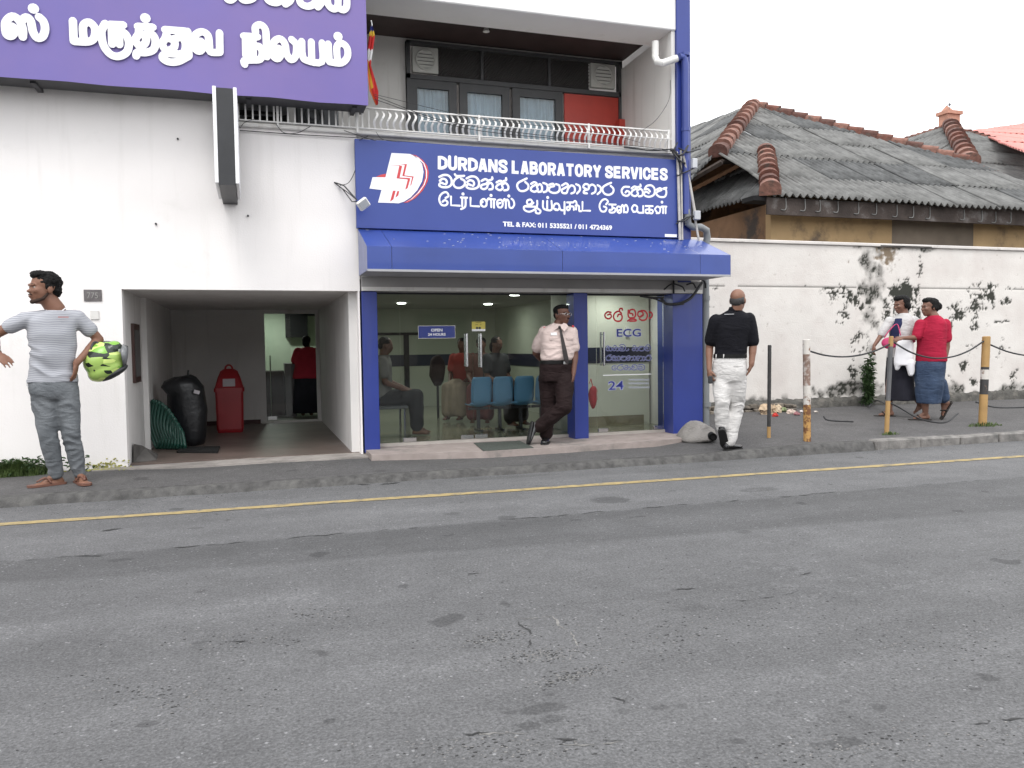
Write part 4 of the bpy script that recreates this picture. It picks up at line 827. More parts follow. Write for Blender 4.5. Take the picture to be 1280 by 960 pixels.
for L, r in (([(300, 163, D-.03), (370, 168, D-.03), (443, 172, D-.04)], .005), ([(443, 172, D-.04), (600, 184, D-.05), (740, 190, D-.05), (845, 192, D-.12)], .004), ([(468, 120, 8.9), (560, 152, 9.0), (700, 172, 9.05), (845, 188, 9.1)], .004), ([(468, 124, 8.9), (580, 160, 9.0), (720, 176, 9.05), (846, 190, 9.1)], .004), ([(468, 118, 8.9), (600, 148, 9.05), (745, 165, 9.1), (800, 178, 9.1)], .003),
             ([(460, 170, 9.1), (445, 180, 9.2), (446, 205, 9.2), (437, 227, 9.2), (425, 232, 9.2)], .004), ([(345, 155, 9.1), (355, 166, 9.2), (372, 166, 9.2), (388, 158, 9.1)], .004), ([(300, 160, 9.2), (306, 153, 9.1), (318, 149, 9.1)], .003), ([(430, 163, 9.1), (450, 170, 9.1), (470, 176, 9.12)], .004), ([(470, 165, 9.1), (478, 174, 9.1), (500, 178, 9.1)], .003),
             ([(838, 100, 9.3), (836, 125, 9.25), (820, 150, 9.15), (800, 165, 9.1)], .003)):
    g.tube(crom(px3(L), 6), r, 5)
g.build('wire', rubber, wire)
ml = MB()
for L, r in (([(826, 373, D-.06), (834, 380, D-.1), (850, 379, D-.12), (864, 372, D-.12), (876, 355, D-.08), (880, 350, D-.03)], .018), ([(800, 370, D-.06), (815, 372, D-.1), (830, 372, D-.1)], .014), ([(805, 371, D-.06), (820, 374, D-.1), (838, 381, D-.1), (855, 380, D-.13)], .010), ([(830, 362, D-.1), (840, 355, D-.12), (852, 358, D-.12), (856, 364, D-.1)], .01), ([(858, 356, D-.1), (866, 354, D-.12), (870, 360, D-.1)], .01), ([(874, 348, D-.1), (881, 352, D-.12), (882, 360, D-.1)], .014), ([(842, 350, D-.05), (842, 367, D-.06)], .012)):
    ml.tube(crom(px3(L), 6), r, 7)
top(ml, 'cable_loop', rubber, 'thick black cable loops hanging at the top of the right blue column under the awning', 'cable', smooth='all')

# ---------------------------------------------------------------- boundary wall with peeling paint
BY = 10.6; bx0, bx1, bz1 = 5.46, 22.0, 2.885
bw = thing('boundary_wall', 'long white plaster boundary wall with black peeling patches and a crack line behind the women', 'wall', (10, BY, .3))
def wp(zx, zy): p = aY(860+zx/3.048, 290+zy/3.048, BY); return p.x, p.z
E_ = []   # (x,z,rx,rz,weight,kind)
for zx, zy, rx, ry, w_, kd in [(690, 110, 40, 70, .7, 0), (705, 220, 60, 70, .75, 0), (690, 330, 40, 60, .6, 0), (640, 260, 90, 55, .7, 1), (560, 225, 50, 30, .6, 1), (600, 320, 60, 35, .5, 1), (820, 235, 62, 42, 1.3, 1), (760, 300, 60, 60, .6, 1), (870, 300, 40, 50, .8, 1), (880, 130, 14, 70, .65, 1), (860, 55, 70, 18, .9, 0), (770, 45, 150, 16, .9, 0), (760, 75, 40, 60, .85, 2), (650, 420, 45, 60, .5, 1), (655, 520, 60, 50, .55, 1), (620, 595, 130, 30, .9, 0), (560, 610, 70, 22, .9, 0), (720, 610, 60, 22, .8, 0), (1000, 600, 55, 30, .9, 0), (970, 560, 30, 40, .5, 1), (1240, 600, 60, 30, .7, 0), (1235, 545, 40, 30, .45, 1), (1045, 510, 30, 25, .75, 1), (1090, 570, 22, 20, .7, 1), (1130, 240, 60, 40, .85, 1), (1100, 285, 60, 40, .75, 1), (1040, 315, 60, 35, .85, 1), (1000, 355, 25, 20, .7, 1), (1190, 260, 60, 16, .7, 1), (1190, 340, 40, 9, .7, 1), (1240, 215, 40, 8, .6, 1), (1100, 360, 50, 40, .35, 1), (1190, 440, 60, 60, .32, 1), (700, 480, 30, 60, .4, 0), (95, 290, 22, 40, .5, 1), (110, 210, 25, 12, .5, 1), (1075, 460, 30, 40, .4, 1), (730, 170, 14, 150, .5, 3)]:
    x, z = wp(zx, zy); x2, z2 = wp(zx+rx, zy-ry); E_.append((x, z, abs(x2-x), abs(z2-z), w_, kd))
nx, nz_ = 560, 125
X = np.linspace(bx0, 14.6, nx); Z = np.linspace(.36, 2.83, nz_)
XX, ZZ = np.meshgrid(X, Z, indexing='ij')
def fbm(x, z, s, o=5, seed=0):
    return noise.fractal(Vector((x*s, seed, z*s)), 1.0, 2.0, o)
N1 = np.array([[fbm(x, z, 5.5, 5, 1) for z in Z] for x in X]); N2 = np.array([[fbm(x*1.0, z, 13, 4, 9) for z in Z] for x in X])
st = np.zeros_like(XX); br = np.zeros_like(XX); gy = np.zeros_like(XX)
for x, z, rx, rz, w_, kd in E_:
    d = np.exp(-(((XX-x)/rx)**2+((ZZ-z)/rz)**2)*.9)*w_
    if kd == 1: st = np.maximum(st, d)
    elif kd == 0: gy = np.maximum(gy, d); st = np.maximum(st, d*.75)
    elif kd == 2: br = np.maximum(br, d)
    else: gy = np.maximum(gy, d)
lacy = np.clip(1-np.abs(N2)*5, -1, 1)
blackm = np.clip((st*1.25+lacy*.34+np.clip(N1, -.5, .5)*.9-.74)*6, 0, 1)*np.clip((st-.12)*7, 0, 1)
base_d = np.exp(-(ZZ-.36)/.05); blackm = np.maximum(blackm, np.clip((base_d*1.1+N1*.9-.45)*2, 0, 1)*np.clip(base_d*4, 0, 1)*.9)
grey = np.clip((gy*1.2+np.clip(N1, -.5, .5)*.6-.30)*2.2, 0, 1)*.9*np.clip((gy-.1)*6, 0, 1)
crz = np.array([wp(90+i, 211)[1] for i in (0, 1100)]).mean()
cr_h = crz+.006*np.array([noise.noise((x*5, 0, 0))*2+noise.noise((x*17, 4, 0)) for x in X])[:, None]
gate = np.array([1 if (noise.noise((x*1.1, 8, 0)) > -.25) else 0 for x in X])[:, None]
cx0 = X[:, None]
crack = np.where((np.abs(ZZ-cr_h) < .011) & (gate > 0), .75, 0); blackm = np.maximum(blackm, crack)
brown = np.clip((br+N2*.5-.35)*3, 0, 1)
g = MB(); vs = [(float(XX[i, j]), BY+.010*float(max(blackm[i, j], brown[i, j]))-.002*float(N1[i, j]), float(ZZ[i, j])) for i in range(nx) for j in range(nz_)]
fs = [(i*nz_+j, (i+1)*nz_+j, (i+1)*nz_+j+1, i*nz_+j+1) for i in range(nx-1) for j in range(nz_-1)]
me = bpy.data.meshes.new('plaster_face'); me.from_pydata([tuple(Vector(v)-bw.location) for v in vs], [], fs)
at = me.color_attributes.new('stain', 'FLOAT_COLOR', 'POINT')
arr = np.ones((nx*nz_, 4), dtype=np.float32); arr[:, 0] = blackm.reshape(-1); arr[:, 1] = grey.reshape(-1); arr[:, 2] = brown.reshape(-1); at.data.foreach_set('color', arr.reshape(-1))
me.polygons.foreach_set('use_smooth', [True]*len(me.polygons))
pm = mat('peeling_white_plaster', (.65, .62, .585), .85, .05, 1.4, .25, 45, col2=(.55, .50, .47), c2scale=1.2, c2lo=.45, c2hi=.8)
nt = pm.node_tree; N = nt.nodes.new; b = nt.nodes['Principled BSDF']; src = b.inputs['Base Color'].links[0].from_socket
vc = N('ShaderNodeVertexColor'); vc.layer_name = 'stain'; sp = N('ShaderNodeSeparateColor'); lnk(nt, vc.outputs[0], sp.inputs[0])
for ch, col in ((1, (.21, .20, .185)), (2, (.20, .155, .11)), (0, (.040, .041, .034))):
    mx = N('ShaderNodeMixRGB'); lnk(nt, sp.outputs[ch], mx.inputs[0]); lnk(nt, src, mx.inputs[1]); mx.inputs[2].default_value = (*col, 1); src = mx.outputs[0]
lnk(nt, src, b.inputs['Base Color'])
link('plaster_face', me, pm, bw)
MB().box(bx0, bx1, BY+.012, BY+.2, 0, 2.83).box(14.6, bx1, BY, BY+.2, .3, 2.83).build('wall_core', pm, bw)
MB().box(bx0, bx1, BY-.035, BY+.22, 2.835, bz1, c=.008).build('coping', mat('coping_plaster', (.60, .57, .54), .85, .1, 3, .2, 40, col2=(.24, .22, .20), c2scale=2.5, c2lo=.55, c2hi=.75), bw)
# broken plinth with stones at the foot of the wall
plm = mat('mossy_plinth', (.085, .082, .075), .95, .35, 9, .8, 40, col2=(.15, .14, .125), c2scale=7, c2lo=.5, c2hi=.65)
g = MB(); vs = []; fs = []; n = 0
for i in range(190):
    x = bx0+.05*i; t = noise.noise((x*3, 1, 0)); t2 = noise.noise((x*11, 2, 0)); h = .40+.03*t+.012*t2; dd = (.10 if x < 8.7 else .05)+.02*t2
    zlow = .16 if x < 6.9 else .2
    vs += [(x, BY-dd, zlow), (x, BY-dd-.01*t, h-.04), (x, BY-dd*.6, h), (x, BY+.01, h+.02+.02*t2)]; n += 1
for i in range(n-1):
    for j in range(3): fs.append((i*4+j, (i+1)*4+j, (i+1)*4+j+1, i*4+j+1))
g.add(vs, fs).build('plinth', plm, bw, smooth='all')
stm = mat('loose_stone', (.19, .165, .135), .9, .3, 6, .5, 30, col2=(.09, .08, .07), c2scale=4)
rnd = random.Random(3)
for r, z0 in enumerate((.24, .30)):
    x = 5.75+r*.04
    while x < 7.9:
        L = rnd.uniform(.09, .20); q = MB().box(x+.004, x+L-.012, BY-.24+r*.05+rnd.uniform(-.03, .03), BY-.05, z0, z0+.055+rnd.uniform(-.015, .012), c=.014)
        q.v = [tuple(Vector(v)+Vector(noise.noise_vector(Vector(v)*9))*.02) for v in q.v]; q.build('stone', stm, bw); x += L
# black slot under the coping
MB().box(wp(728, 28)[0], wp(922, 38)[0], BY-.04, BY-.03, bz1-.045, bz1-.03).build('coping_crack', dark_gap, bw)

# ---------------------------------------------------------------- old house with corrugated roof
PT = math.tan(math.radians(30)); eY = 11.9; eZ = aY(976, 243, eY).z
n_front = Vector((0, -PT, 1)).normalized(); e0 = Vector((8.8, eY, eZ))
fr = lambda px, py: aP(px, py, e0, n_front)
hs_ = thing('old_house', 'old house with grey corrugated hip roof and stained yellow walls behind the boundary wall', 'house', (11, 12.5, 0))
roofm = mat('weathered_asbestos', (.16, .16, .155), .9, .30, 3.5, .5, 60, col2=(.30, .30, .295), c2scale=14, c2lo=.62, c2hi=.72)
roofm2 = mat('dark_lichen_asbestos', (.10, .102, .102), .9, .35, 4, .5, 60, col2=(.24, .24, .235), c2scale=18, c2lo=.62, c2hi=.72)
def corr(poly, p0, nrm, along, parent, mt, pitch=.146, ncorr=7, L=1.15, amp=.036, mt2=None):
    """corrugated sheets on the plane (p0, nrm) inside poly; along='y': corrugations run along y"""
    u_, v_ = (0, 1) if along == 'y' else (1, 0)
    f = lambda u, v: (lambda x, y: p0.z-(nrm.x*(x-p0.x)+nrm.y*(y-p0.y))/nrm.z)(*((u, v) if along == 'y' else (v, u)))
    us = [p[u_] for p in poly]; u0, u1 = min(us), max(us)
    down = 1 if (f(u0, 1)-f(u0, 0)) < 0 else -1      # direction of v that goes downhill
    def span(u):
        c = []
        for i in range(len(poly)):
            a, b = poly[i], poly[(i+1) % len(poly)]
            if (a[u_]-u)*(b[u_]-u) < 0: t = (u-a[u_])/(b[u_]-a[u_]); c.append(a[v_]+(b[v_]-a[v_])*t)
        return (min(c), max(c)) if len(c) >= 2 else None
    allv = [p[v_] for p in poly]; v0, v1 = min(allv), max(allv); vstart = v0 if down < 0 else v1
    ndiv = 6; Wd = pitch*ncorr; cu = u0; ci = 0
    while cu < u1:
        nr = int((v1-v0)/L)+2; off = 0
        for r in range(nr):
            lo = vstart - down*r*L - (0) ; a = lo - down*L; lo2 = lo + down*.10
            vlo, vhi = min(lo2, a), max(lo2, a)
            vs = []; fs = []; prev = None; jit = random.uniform(-.006, .006); tw = random.uniform(-.01, .01)
            for k in range(ncorr*ndiv+1):
                u = cu+Wd*k/(ncorr*ndiv); sp_ = span(u)
                if sp_ is None: prev = None; continue
                a_, b_ = max(sp_[0], vlo), min(sp_[1], vhi)
                if b_-a_ < .015: prev = None; continue
                row = []
                for t in (0, .5, 1):
                    v = a_+(b_-a_)*t; fr_ = abs(v-a)/(L+.1); z = f(u, v)+amp*math.sin(2*PI*(u-u0)/pitch)+.018*fr_+jit+tw*k/20+.012*noise.noise((u*.8, v*.8, 3))
                    row.append((u, v, z) if along == 'y' else (v, u, z))
                i0 = len(vs); vs += row
                if prev is not None: fs += [(prev, i0, i0+1, prev+1), (prev+1, i0+1, i0+2, prev+2)]
                prev = i0
            if fs:
                o = MB().add(vs, fs).build('roof_sheet', (mt2 if mt2 and random.random() < .35 else mt), parent, smooth='all')
                md = o.modifiers.new('thick', 'SOLIDIFY'); md.thickness = .012; md.offset = -1
        cu += Wd
A, B, R1, DD, EE, F1, G1 = fr(942, 132), fr(1211, 201), fr(1300, 236), fr(1300, 263.5), fr(962, 243), fr(957, 191), fr(897, 192)
corr([A, B, R1, DD, EE, F1, G1], e0, n_front, 'y', hs_, roofm, mt2=roofm2)
# left plane of the upper roof through the hip A-G1
dh = G1-A; nl = dh.cross(Vector((0, 1, 0))); nl = nl if nl.z > 0 else -nl; nl.normalize()
la = lambda px, py: aP(px, py, A, nl)
corr([A, la(892, 194), la(858, 228), la(836, 250), la(836, 172), la(862, 161)], A, nl, 'x', hs_, roofm, mt2=roofm2)
dh2 = EE-F1; nl2 = dh2.cross(Vector((0, 1, 0))); nl2 = nl2 if nl2.z > 0 else -nl2; nl2.normalize()
lb = lambda px, py: aP(px, py, F1, nl2)
corr([lb(957, 192), lb(961, 243), lb(873, 266), lb(836, 276), lb(836, 253), lb(867, 241), lb(948, 199)], F1, nl2, 'x', hs_, roofm2)
# right rear planes (seen from elsewhere)
g = MB(); g.add([A, B, R1, R1+Vector((3, 6, -2)), A+Vector((4, 4, -3.5))], [(0, 1, 2, 3, 4)]); g.build('rear_roof_plane', roofm2, hs_)
# terracotta ridge tiles
terr = [mat('terracotta_'+n_, c, .85, .25, 12, .5, 40, col2=(.09, .075, .065), c2scale=7, c2lo=.52, c2hi=.68) for n_, c in (('red', (.15, .066, .05)), ('pale', (.22, .115, .09)), ('dark', (.11, .055, .045)))]
def tiles(P, Q, w, n, parent, lift=.05, tilt=.05, squash=.75, name='ridge_tile'):
    ax = (Q-P); Ln = ax.length; ax.normalize(); side = ax.cross(Vector((0, 0, 1))).normalized(); upv = side.cross(ax)
    st_ = Ln/n
    for i in range(n):
        c0 = P+ax*(st_*i); wj = w*(1+random.uniform(-.06, .06)); rings = []
        for t, s2, l2 in ((-.10, .90, 0), (1.0, 1.02, tilt)):
            ring = []
            for k in range(9):
                a = PI*k/8; ring.append(c0+ax*st_*t+side*math.cos(a)*wj*s2+upv*(math.sin(a)*wj*squash*s2+l2-lift)+side*0)
            ring.append(c0+ax*st_*t-side*wj*s2-upv*.12); ring.append(c0+ax*st_*t+side*wj*s2-upv*.12)
            rings.append(ring)
        MB().loft(rings).build(name, random.choice(terr), parent)
tiles(A+Vector((0, 0, .1)), G1+Vector((0, 0, .05)), .18, 12, hs_, tilt=.05)
tiles(F1+Vector((0, 0, .12)), EE+Vector((0, -.02, .1)), .18, 8, hs_, tilt=.05)
tiles(A+Vector((0, 0, .07)), B+Vector((0, 0, .04)), .16, 15, hs_, squash=.6)
tiles(B, fr(1253, 218), .08, 6, hs_, squash=.5)
# fascia, walls, brackets
g = MB().box(8.55, 19, eY+.06, eY+.10, eZ-.34, eZ-.045); fas = g.build('fascia_board', mat('rotten_fascia', (.062, .050, .045), .9, .4, 3, .4, 30, col2=(.16, .15, .145), c2scale=3, c2lo=.55, c2hi=.7), hs_)
brm = mat('galvanised_hook', (.17, .17, .165), .6, .2)
zx = [405, 475, 530, 595, 670, 735, 810, 870, 930, 1055, 1120, 1170, 1225]
for q in zx:
    c = aY(840+q/2.909, 254+(q-400)*.022, eY+.05); hk = random.uniform(.09, .12)
    MB().tube(crom([c+Vector((.05, 0, .10)), c+Vector((.055, 0, -hk*.6)), c+Vector((.02, 0, -hk)), c+Vector((-.05, 0, -hk*.95))], 4), .009, 5).build('gutter_hook', brm, hs_)
yel = mat('stained_yellow_wall', (.40, .28, .15), .85, .12, 2, .2, 30, col2=(.13, .10, .075), c2scale=1.3, c2lo=.52, c2hi=.68)
yel2 = mat('grey_stained_wall', (.17, .14, .11), .9, .2, 2)
g = MB().box(8.9, 11.6, 12.35, 12.5, 0, eZ+.1); g.box(13.6, 22, 12.35, 12.5, 0, eZ+.1); g.build('house_wall', yel, hs_); MB().box(11.6, 13.6, 12.352, 12.5, 0, eZ+.1).build('house_wall', yel2, hs_)
gbm = mat('brown_gable_wall', (.20, .12, .07), .9, .25, 2, .2, 20, col2=(.06, .05, .045), c2scale=1.4, c2lo=.5, c2hi=.62)
MB().box(8.9, 9.0, 12.5, 15.8, 0, 3.8).build('gable_wall', gbm, hs_)
MB().box(8.3, 8.95, 12.0, 12.35, eZ-.10, eZ-.02).box(8.6, 20, eY+.1, 12.36, eZ-.06, eZ-.03).build('eave_soffit', dark_gap, hs_)
# front return wall under the lower left roof, barge board, rafters
q = [lb(960, 247)+Vector((.1, .5, -.15)), lb(836, 280)+Vector((-.1, .5, -.1))]
MB().prism([(8.0, 0), (12, 0), (12, 4.6), (9.5, 4.5), (8.6, 3.75), (8.0, 3.3)], 1, 15.8, 15.9).build('gable_wall', gbm, hs_)
MB().prism([(8.5, 3.0), (12.5, 3.0), (12.5, 6.0), (10.6, 6.0), (8.5, 4.75)], 1, 16.25, 16.35).build('gable_wall', gbm, hs_)
a, b = lb(948, 199)+Vector((0, 0, .09)), lb(862, 244)+Vector((0, 0, .09)); MB().tube([a, b], .05, 4).build('barge_board', mat('orange_board', (.30, .17, .10), .8, .2, 6), hs_)
for p, q in (((903, 196), (846, 229)), ((953, 194), (903, 196))):
    a, b = la(*p)+Vector((0, .02, -.09)), la(*q)+Vector((0, .02, -.09))
    if p[0] == 953: a, b = fr(*p)+Vector((0, .03, -.09)), fr(*q)+Vector((0, .03, -.09))
    MB().tube([a, b], .05, 4).build('rafter', mat('dark_timber', (.045, .035, .03), .9, .3, 8), hs_)

# second house behind with hip roof, chimney; red roof further off
h2 = thing('rear_house', 'farther grey corrugated hip roof with a terracotta ridge and chimney at the right edge', 'house', (22, 22, 0))
p0 = aY(1211, 203, 17.5); P2 = math.tan(math.radians(28)); n2 = Vector((0, -P2, 1)).normalized(); f2 = lambda px, py: aP(px, py, p0, n2)
A2 = f2(1187, 156); B2 = f2(1213, 205)
corr([A2, f2(1207, 163), f2(1300, 190), f2(1300, 245), f2(1250, 222), B2], p0, n2, 'y', h2, roofm, L=1.4)
dh = B2-A2; nl3 = dh.cross(Vector((0, 1, 0))); nl3 = nl3 if nl3.z > 0 else -nl3; nl3.normalize(); l3 = lambda px, py: aP(px, py, A2, nl3)
corr([A2, l3(1213, 205), l3(1195, 203), l3(1160, 192), l3(1118, 180), l3(1122, 175)], A2, nl3, 'x', h2, roofm, L=1.4)
tiles(A2+Vector((0, 0, .1)), B2+Vector((0, 0, .1)), .25, 10, h2, tilt=.07); tiles(f2(1205, 163), f2(1300, 190), .16, 12, h2, squash=.6)
tiles(A2, l3(1120, 177), .12, 9, h2, squash=.6)
MB().box(16.5, 30, 19.3, 19.4, 0, 4.5).build('house_wall', yel, h2)
ch = MB(); yc = A2.y+.1; c0, c1 = aY(1183, 163, yc), aY(1201, 139, yc)
ch.box(c0.x+.05, c1.x-.03, yc, yc+.4, c0.z-.8, c1.z-.12); ch.box(c0.x-.02, c1.x+.04, yc-.06, yc+.46, c1.z-.12, c1.z); ch.add([(c0.x+.1, yc, c1.z), (c0.x+.34, yc, c1.z), (c0.x+.2, yc+.2, c1.z+.24), (c0.x+.1, yc+.4, c1.z), (c0.x+.34, yc+.4, c1.z)], [(0, 1, 2), (1, 4, 2), (4, 3, 2), (3, 0, 2)]); ch.build('chimney', mat('chimney_brick', (.42, .22, .16), .85, .15, 6, .3, 20), h2)
cb = aY(1187, 131, yc); bm_ = MB().ell(cb, (.06, .04, .04), n=8).ell(cb+Vector((.01, 0, .05)), (.025, .025, .03), n=8).tube([cb+Vector((-.05, 0, 0)), cb+Vector((-.12, 0, -.05))], .012, 5).tube([cb+Vector((0, 0, -.03)), cb+Vector((0, 0, -.26))], .008, 5)
top(bm_, 'bird', mat('bird_grey', (.12, .12, .13), .8, .1), 'tiny grey bird perched above the chimney of the rear house', 'bird', smooth='all')
h3 = thing('red_roof_house', 'distant building with a salmon red corrugated metal roof at the right edge', 'house', (34, 30, 0))
p3 = aY(1220, 163, 26); n3 = Vector((-.02, -.35, 1)).normalized(); f3 = lambda px, py: aP(px, py, p3, n3)
corr([f3(1216, 163.5), f3(1310, 150), f3(1310, 200), f3(1262, 183)], p3, n3, 'y', h3, mat('red_metal_sheet', (.55, .20, .17), .6, .08, 3), pitch=.3, ncorr=8, L=6, amp=.03)
MB().box(24, 40, 27.2, 27.4, 0, 6).build('house_wall', yel, h3)

# ---------------------------------------------------------------- posts and chains
rust = mat('rusty_white_paint', (.58, .55, .51), .75, .06, 5, .3, 60, col2=(.19, .10, .06), c2scale=11, c2lo=.54, c2hi=.64)
rusty = mat('rusty_yellow_paint', (.48, .28, .10), .75, .1, 6, .3, 60, col2=(.17, .08, .04), c2scale=14, c2lo=.47, c2hi=.55)
blk = mat('chipped_black_paint', (.035, .034, .034), .7, .3, 8, .3, 60, col2=(.13, .09, .07), c2scale=10, c2lo=.58, c2hi=.66)
yelp = mat('yellow_post_paint', (.38, .23, .085), .65, .12, 6, .2, 60, col2=(.12, .07, .03), c2scale=10, c2lo=.62, c2hi=.7)
grp_ = mat('dark_grey_post_paint', (.10, .10, .105), .6, .15, 8)
def post(bx, by, tx, ty, wpx, bands, lab, dark=False):
    g0 = aG(bx, by); d = ray(tx, ty); tp_ = CP+d*((g0.y+ (0))/d.y); t = thing('bollard', lab, 'post', g0, group='posts along the pavement edge')
    Zc = (g0-CP).dot(fw); r = wpx/2/FPX*Zc; a = 0
    for b, mt in bands:
        p, q = g0.lerp(tp_, a), g0.lerp(tp_, b)
        if a == 0: p = p-Vector((0, 0, .05))
        q0 = q-(tp_-g0).normalized()*.0
        MB().tube([p, q0], r, 16).build('post_section', mt, t, smooth=True); a = b
    MB().tube([tp_-Vector((0, 0, .001)), tp_+Vector((0, 0, .008))], [r, r*.8], 16).build('post_cap', bands[-1][1], t)
    return g0, tp_, r
q1 = post(961, 547, 962, 432, 4.6, [(.12, yelp), (1, blk)], 'thin black steel post with a yellow foot, the leftmost of the four posts')
q2 = post(1009, 551, 1008, 425, 9, [(.36, rusty), (.55, rust), (.86, mat('brown_rust', (.22, .15, .12), .8, .25, 7, .4, 40, col2=(.50, .46, .43), c2scale=12, c2lo=.46, c2hi=.60)), (1, rust)], 'thick post with rusted white and orange paint, second of the four from the left')
q3 = post(1108, 542, 1114, 421, 5.6, [(.34, yelp), (.90, grp_), (1, yelp)], 'leaning slim grey post with yellow lower third in front of the two women')
q4 = post(1228, 531.5, 1233, 421, 9.5, [(.35, yelp), (.52, blk), (.63, rust), (.66, blk), (1, yelp)], 'thick yellow and black banded post near the right edge')
def chain(L, lab, wh=True):
    g = MB().tube(crom(L, 12), .011, 6); return top(g, 'rope', rubber, lab, 'rope', group='ropes strung between the posts', smooth='all')
def at_t(q, t): return q[0].lerp(q[1], t)
def sag(p, q, s): return [p]+[p.lerp(q, t)-Vector((0, 0, s*4*t*(1-t))) for t in (.2, .4, .6, .8)]+[q]
chain(sag(at_t(q2, .90), at_t(q3, .93), .12), 'black rope sagging between the rusted white post and the leaning post')
chain(sag(at_t(q3, .96), at_t(q4, .97), .24), 'black rope sagging in front of the woman in the red top')
chain(sag(at_t(q4, .93), at_t(q4, .93)+Vector((2.2, .1, .05)), .22), 'black rope running right from the yellow post out of the frame')
chain([at_t(q3, .33), aG(1125, 533)+Vector((0, 0, .25)), aG(1150, 541)+Vector((0, 0, .18)), aG(1180, 545)+Vector((0, 0, .17)), aG(1197, 540)+Vector((0, 0, .24))], 'lower slack black rope hanging beside the feet of the women')
chain([aG(1017, 528)+Vector((0, -.2, .10)), aG(1030, 530)+Vector((0, -.1, .06)), aG(1060, 530)+Vector((0, -.1, .04))], 'loose end of black rope lying beside the rusted white post')
chain([at_t(q4, .2)+Vector((.2, .3, .05)), at_t(q4, .15)+Vector((.6, .3, .02)), at_t(q4, .1)+Vector((1.3, .3, .06))], 'low black rope on the pavement right of the yellow post')
chain([aG(1085, 512)+Vector((0, 0, .04)), aG(1095, 507)+Vector((0, 0, .08)), at_t(q3, .30)], 'short rope end tied low on the leaning post, left side')

# concrete lump with pipe mouth beside the blue column
lump = thing('concrete_lump', 'rough grey concrete mound with an open pipe mouth beside the blue column', 'concrete mound', (5.6, 9.0, 0))
def hull(pts, n_sub=2, jit=.02, sc=6):
    bm = bmesh.new(); vs = [bm.verts.new(p) for p in pts]; r = bmesh.ops.convex_hull(bm, input=vs)
    bmesh.ops.delete(bm, geom=[v for v in bm.verts if not v.link_faces], context='VERTS'); bmesh.ops.triangulate(bm, faces=bm.faces[:])
    bmesh.ops.subdivide_edges(bm, edges=bm.edges[:], cuts=3, use_grid_fill=True)
    for _ in range(n_sub): bmesh.ops.smooth_vert(bm, verts=bm.verts[:], factor=.5, use_axis_x=True, use_axis_y=True, use_axis_z=True)
    for v in bm.verts: v.co += Vector(noise.noise_vector(v.co*sc))*jit
    bm.verts.ensure_lookup_table(); bm.verts.index_update(); m_ = MB().add([v.co.copy() for v in bm.verts], [[v.index for v in f.verts] for f in bm.faces]); bm.free(); return m_
l0 = aG(866, 553); l1 = aG(896, 553)
hull([l0+Vector((-.15, .05, .0)), l0+Vector((.0, .25, .11)), l0+Vector((.16, .36, .26)), l0+Vector((.27, .34, .24)), l1+Vector((.02, -.02, .0)), l1+Vector((.02, .0, .16)), l1+Vector((.06, .3, .14)), l1+Vector((-.15, -.05, .0)), l1+Vector((-.1, -.03, .17)), l0+Vector((.1, .0, .0)), l1+Vector((.12, .5, 0)), l0+Vector((0, .5, 0))], 2, .03, 5).build('mound', mat('rough_render', (.26, .245, .23), .95, .15, 6, .6, 40, col2=(.14, .13, .12), c2scale=5, c2lo=.55, c2hi=.7), lump, smooth='all')
pm_ = aY(891.5, 546.5, l1.y-.10); pb = pm_+Vector((.10, .3, .02))
ringo = MB(); ax = (pb-pm_).normalized(); ringo.tube([pm_, pb], .047, 18, cap=False); ringo.tube([pm_, pb], .038, 18, cap=False); ringo.tube([pm_+ax*.02, pm_+ax*.03], .039, 18); ringo.build('pipe_mouth', dark_gap, lump, smooth=True)

# litter by the wall
lit = [(958, 514, .13, .10, (.48, .36, .24)), (972, 512, .09, .08, (.50, .40, .28)), (969, 517, .05, .04, (.5, .03, .02)), (980, 511, .06, .045, (.20, .24, .12)), (989, 513, .08, .04, (.52, .42, .36)), (996, 515, .06, .035, (.28, .12, .13)), (1002, 512, .04, .03, (.65, .6, .6)), (1020, 512, .04, .025, (.55, .5, .45)), (925, 524, .02, .015, (.5, .5, .5))]
names = ['large crumpled tan paper bag by the wall foot behind the black post', 'smaller crumpled tan paper bag right of the large one by the wall foot', 'bright red crumpled wrapper lying under the tan paper bags', 'dull green crumpled wrapper beside the tan paper bags', 'pinkish white crumpled bag in the middle of the litter', 'dark pink wrapper left of the rusted white post', 'white scrap of paper just left of the rusted white post', 'cream scrap just right of the rusted white post', 'tiny white scrap on the pavement right of the walking man']
for (px, py, w_, h_, col), lb_ in zip(lit, names):
    w_ *= 1.5; h_ *= 1.35; p = aG(px, py+4); q = MB().ell((0, 0, h_*.5), (w_*.6, w_*.4, h_*.55), n=14)
    q.v = [tuple(Vector(v)+p+Vector(noise.noise_vector(Vector(v)*30+p))*w_*.36) for v in q.v]
    top(q, 'litter', mat('litter_%.2f_%.2f' % col[:2], col, .7, .2, 30), lb_, 'litter', loc=tuple(p))

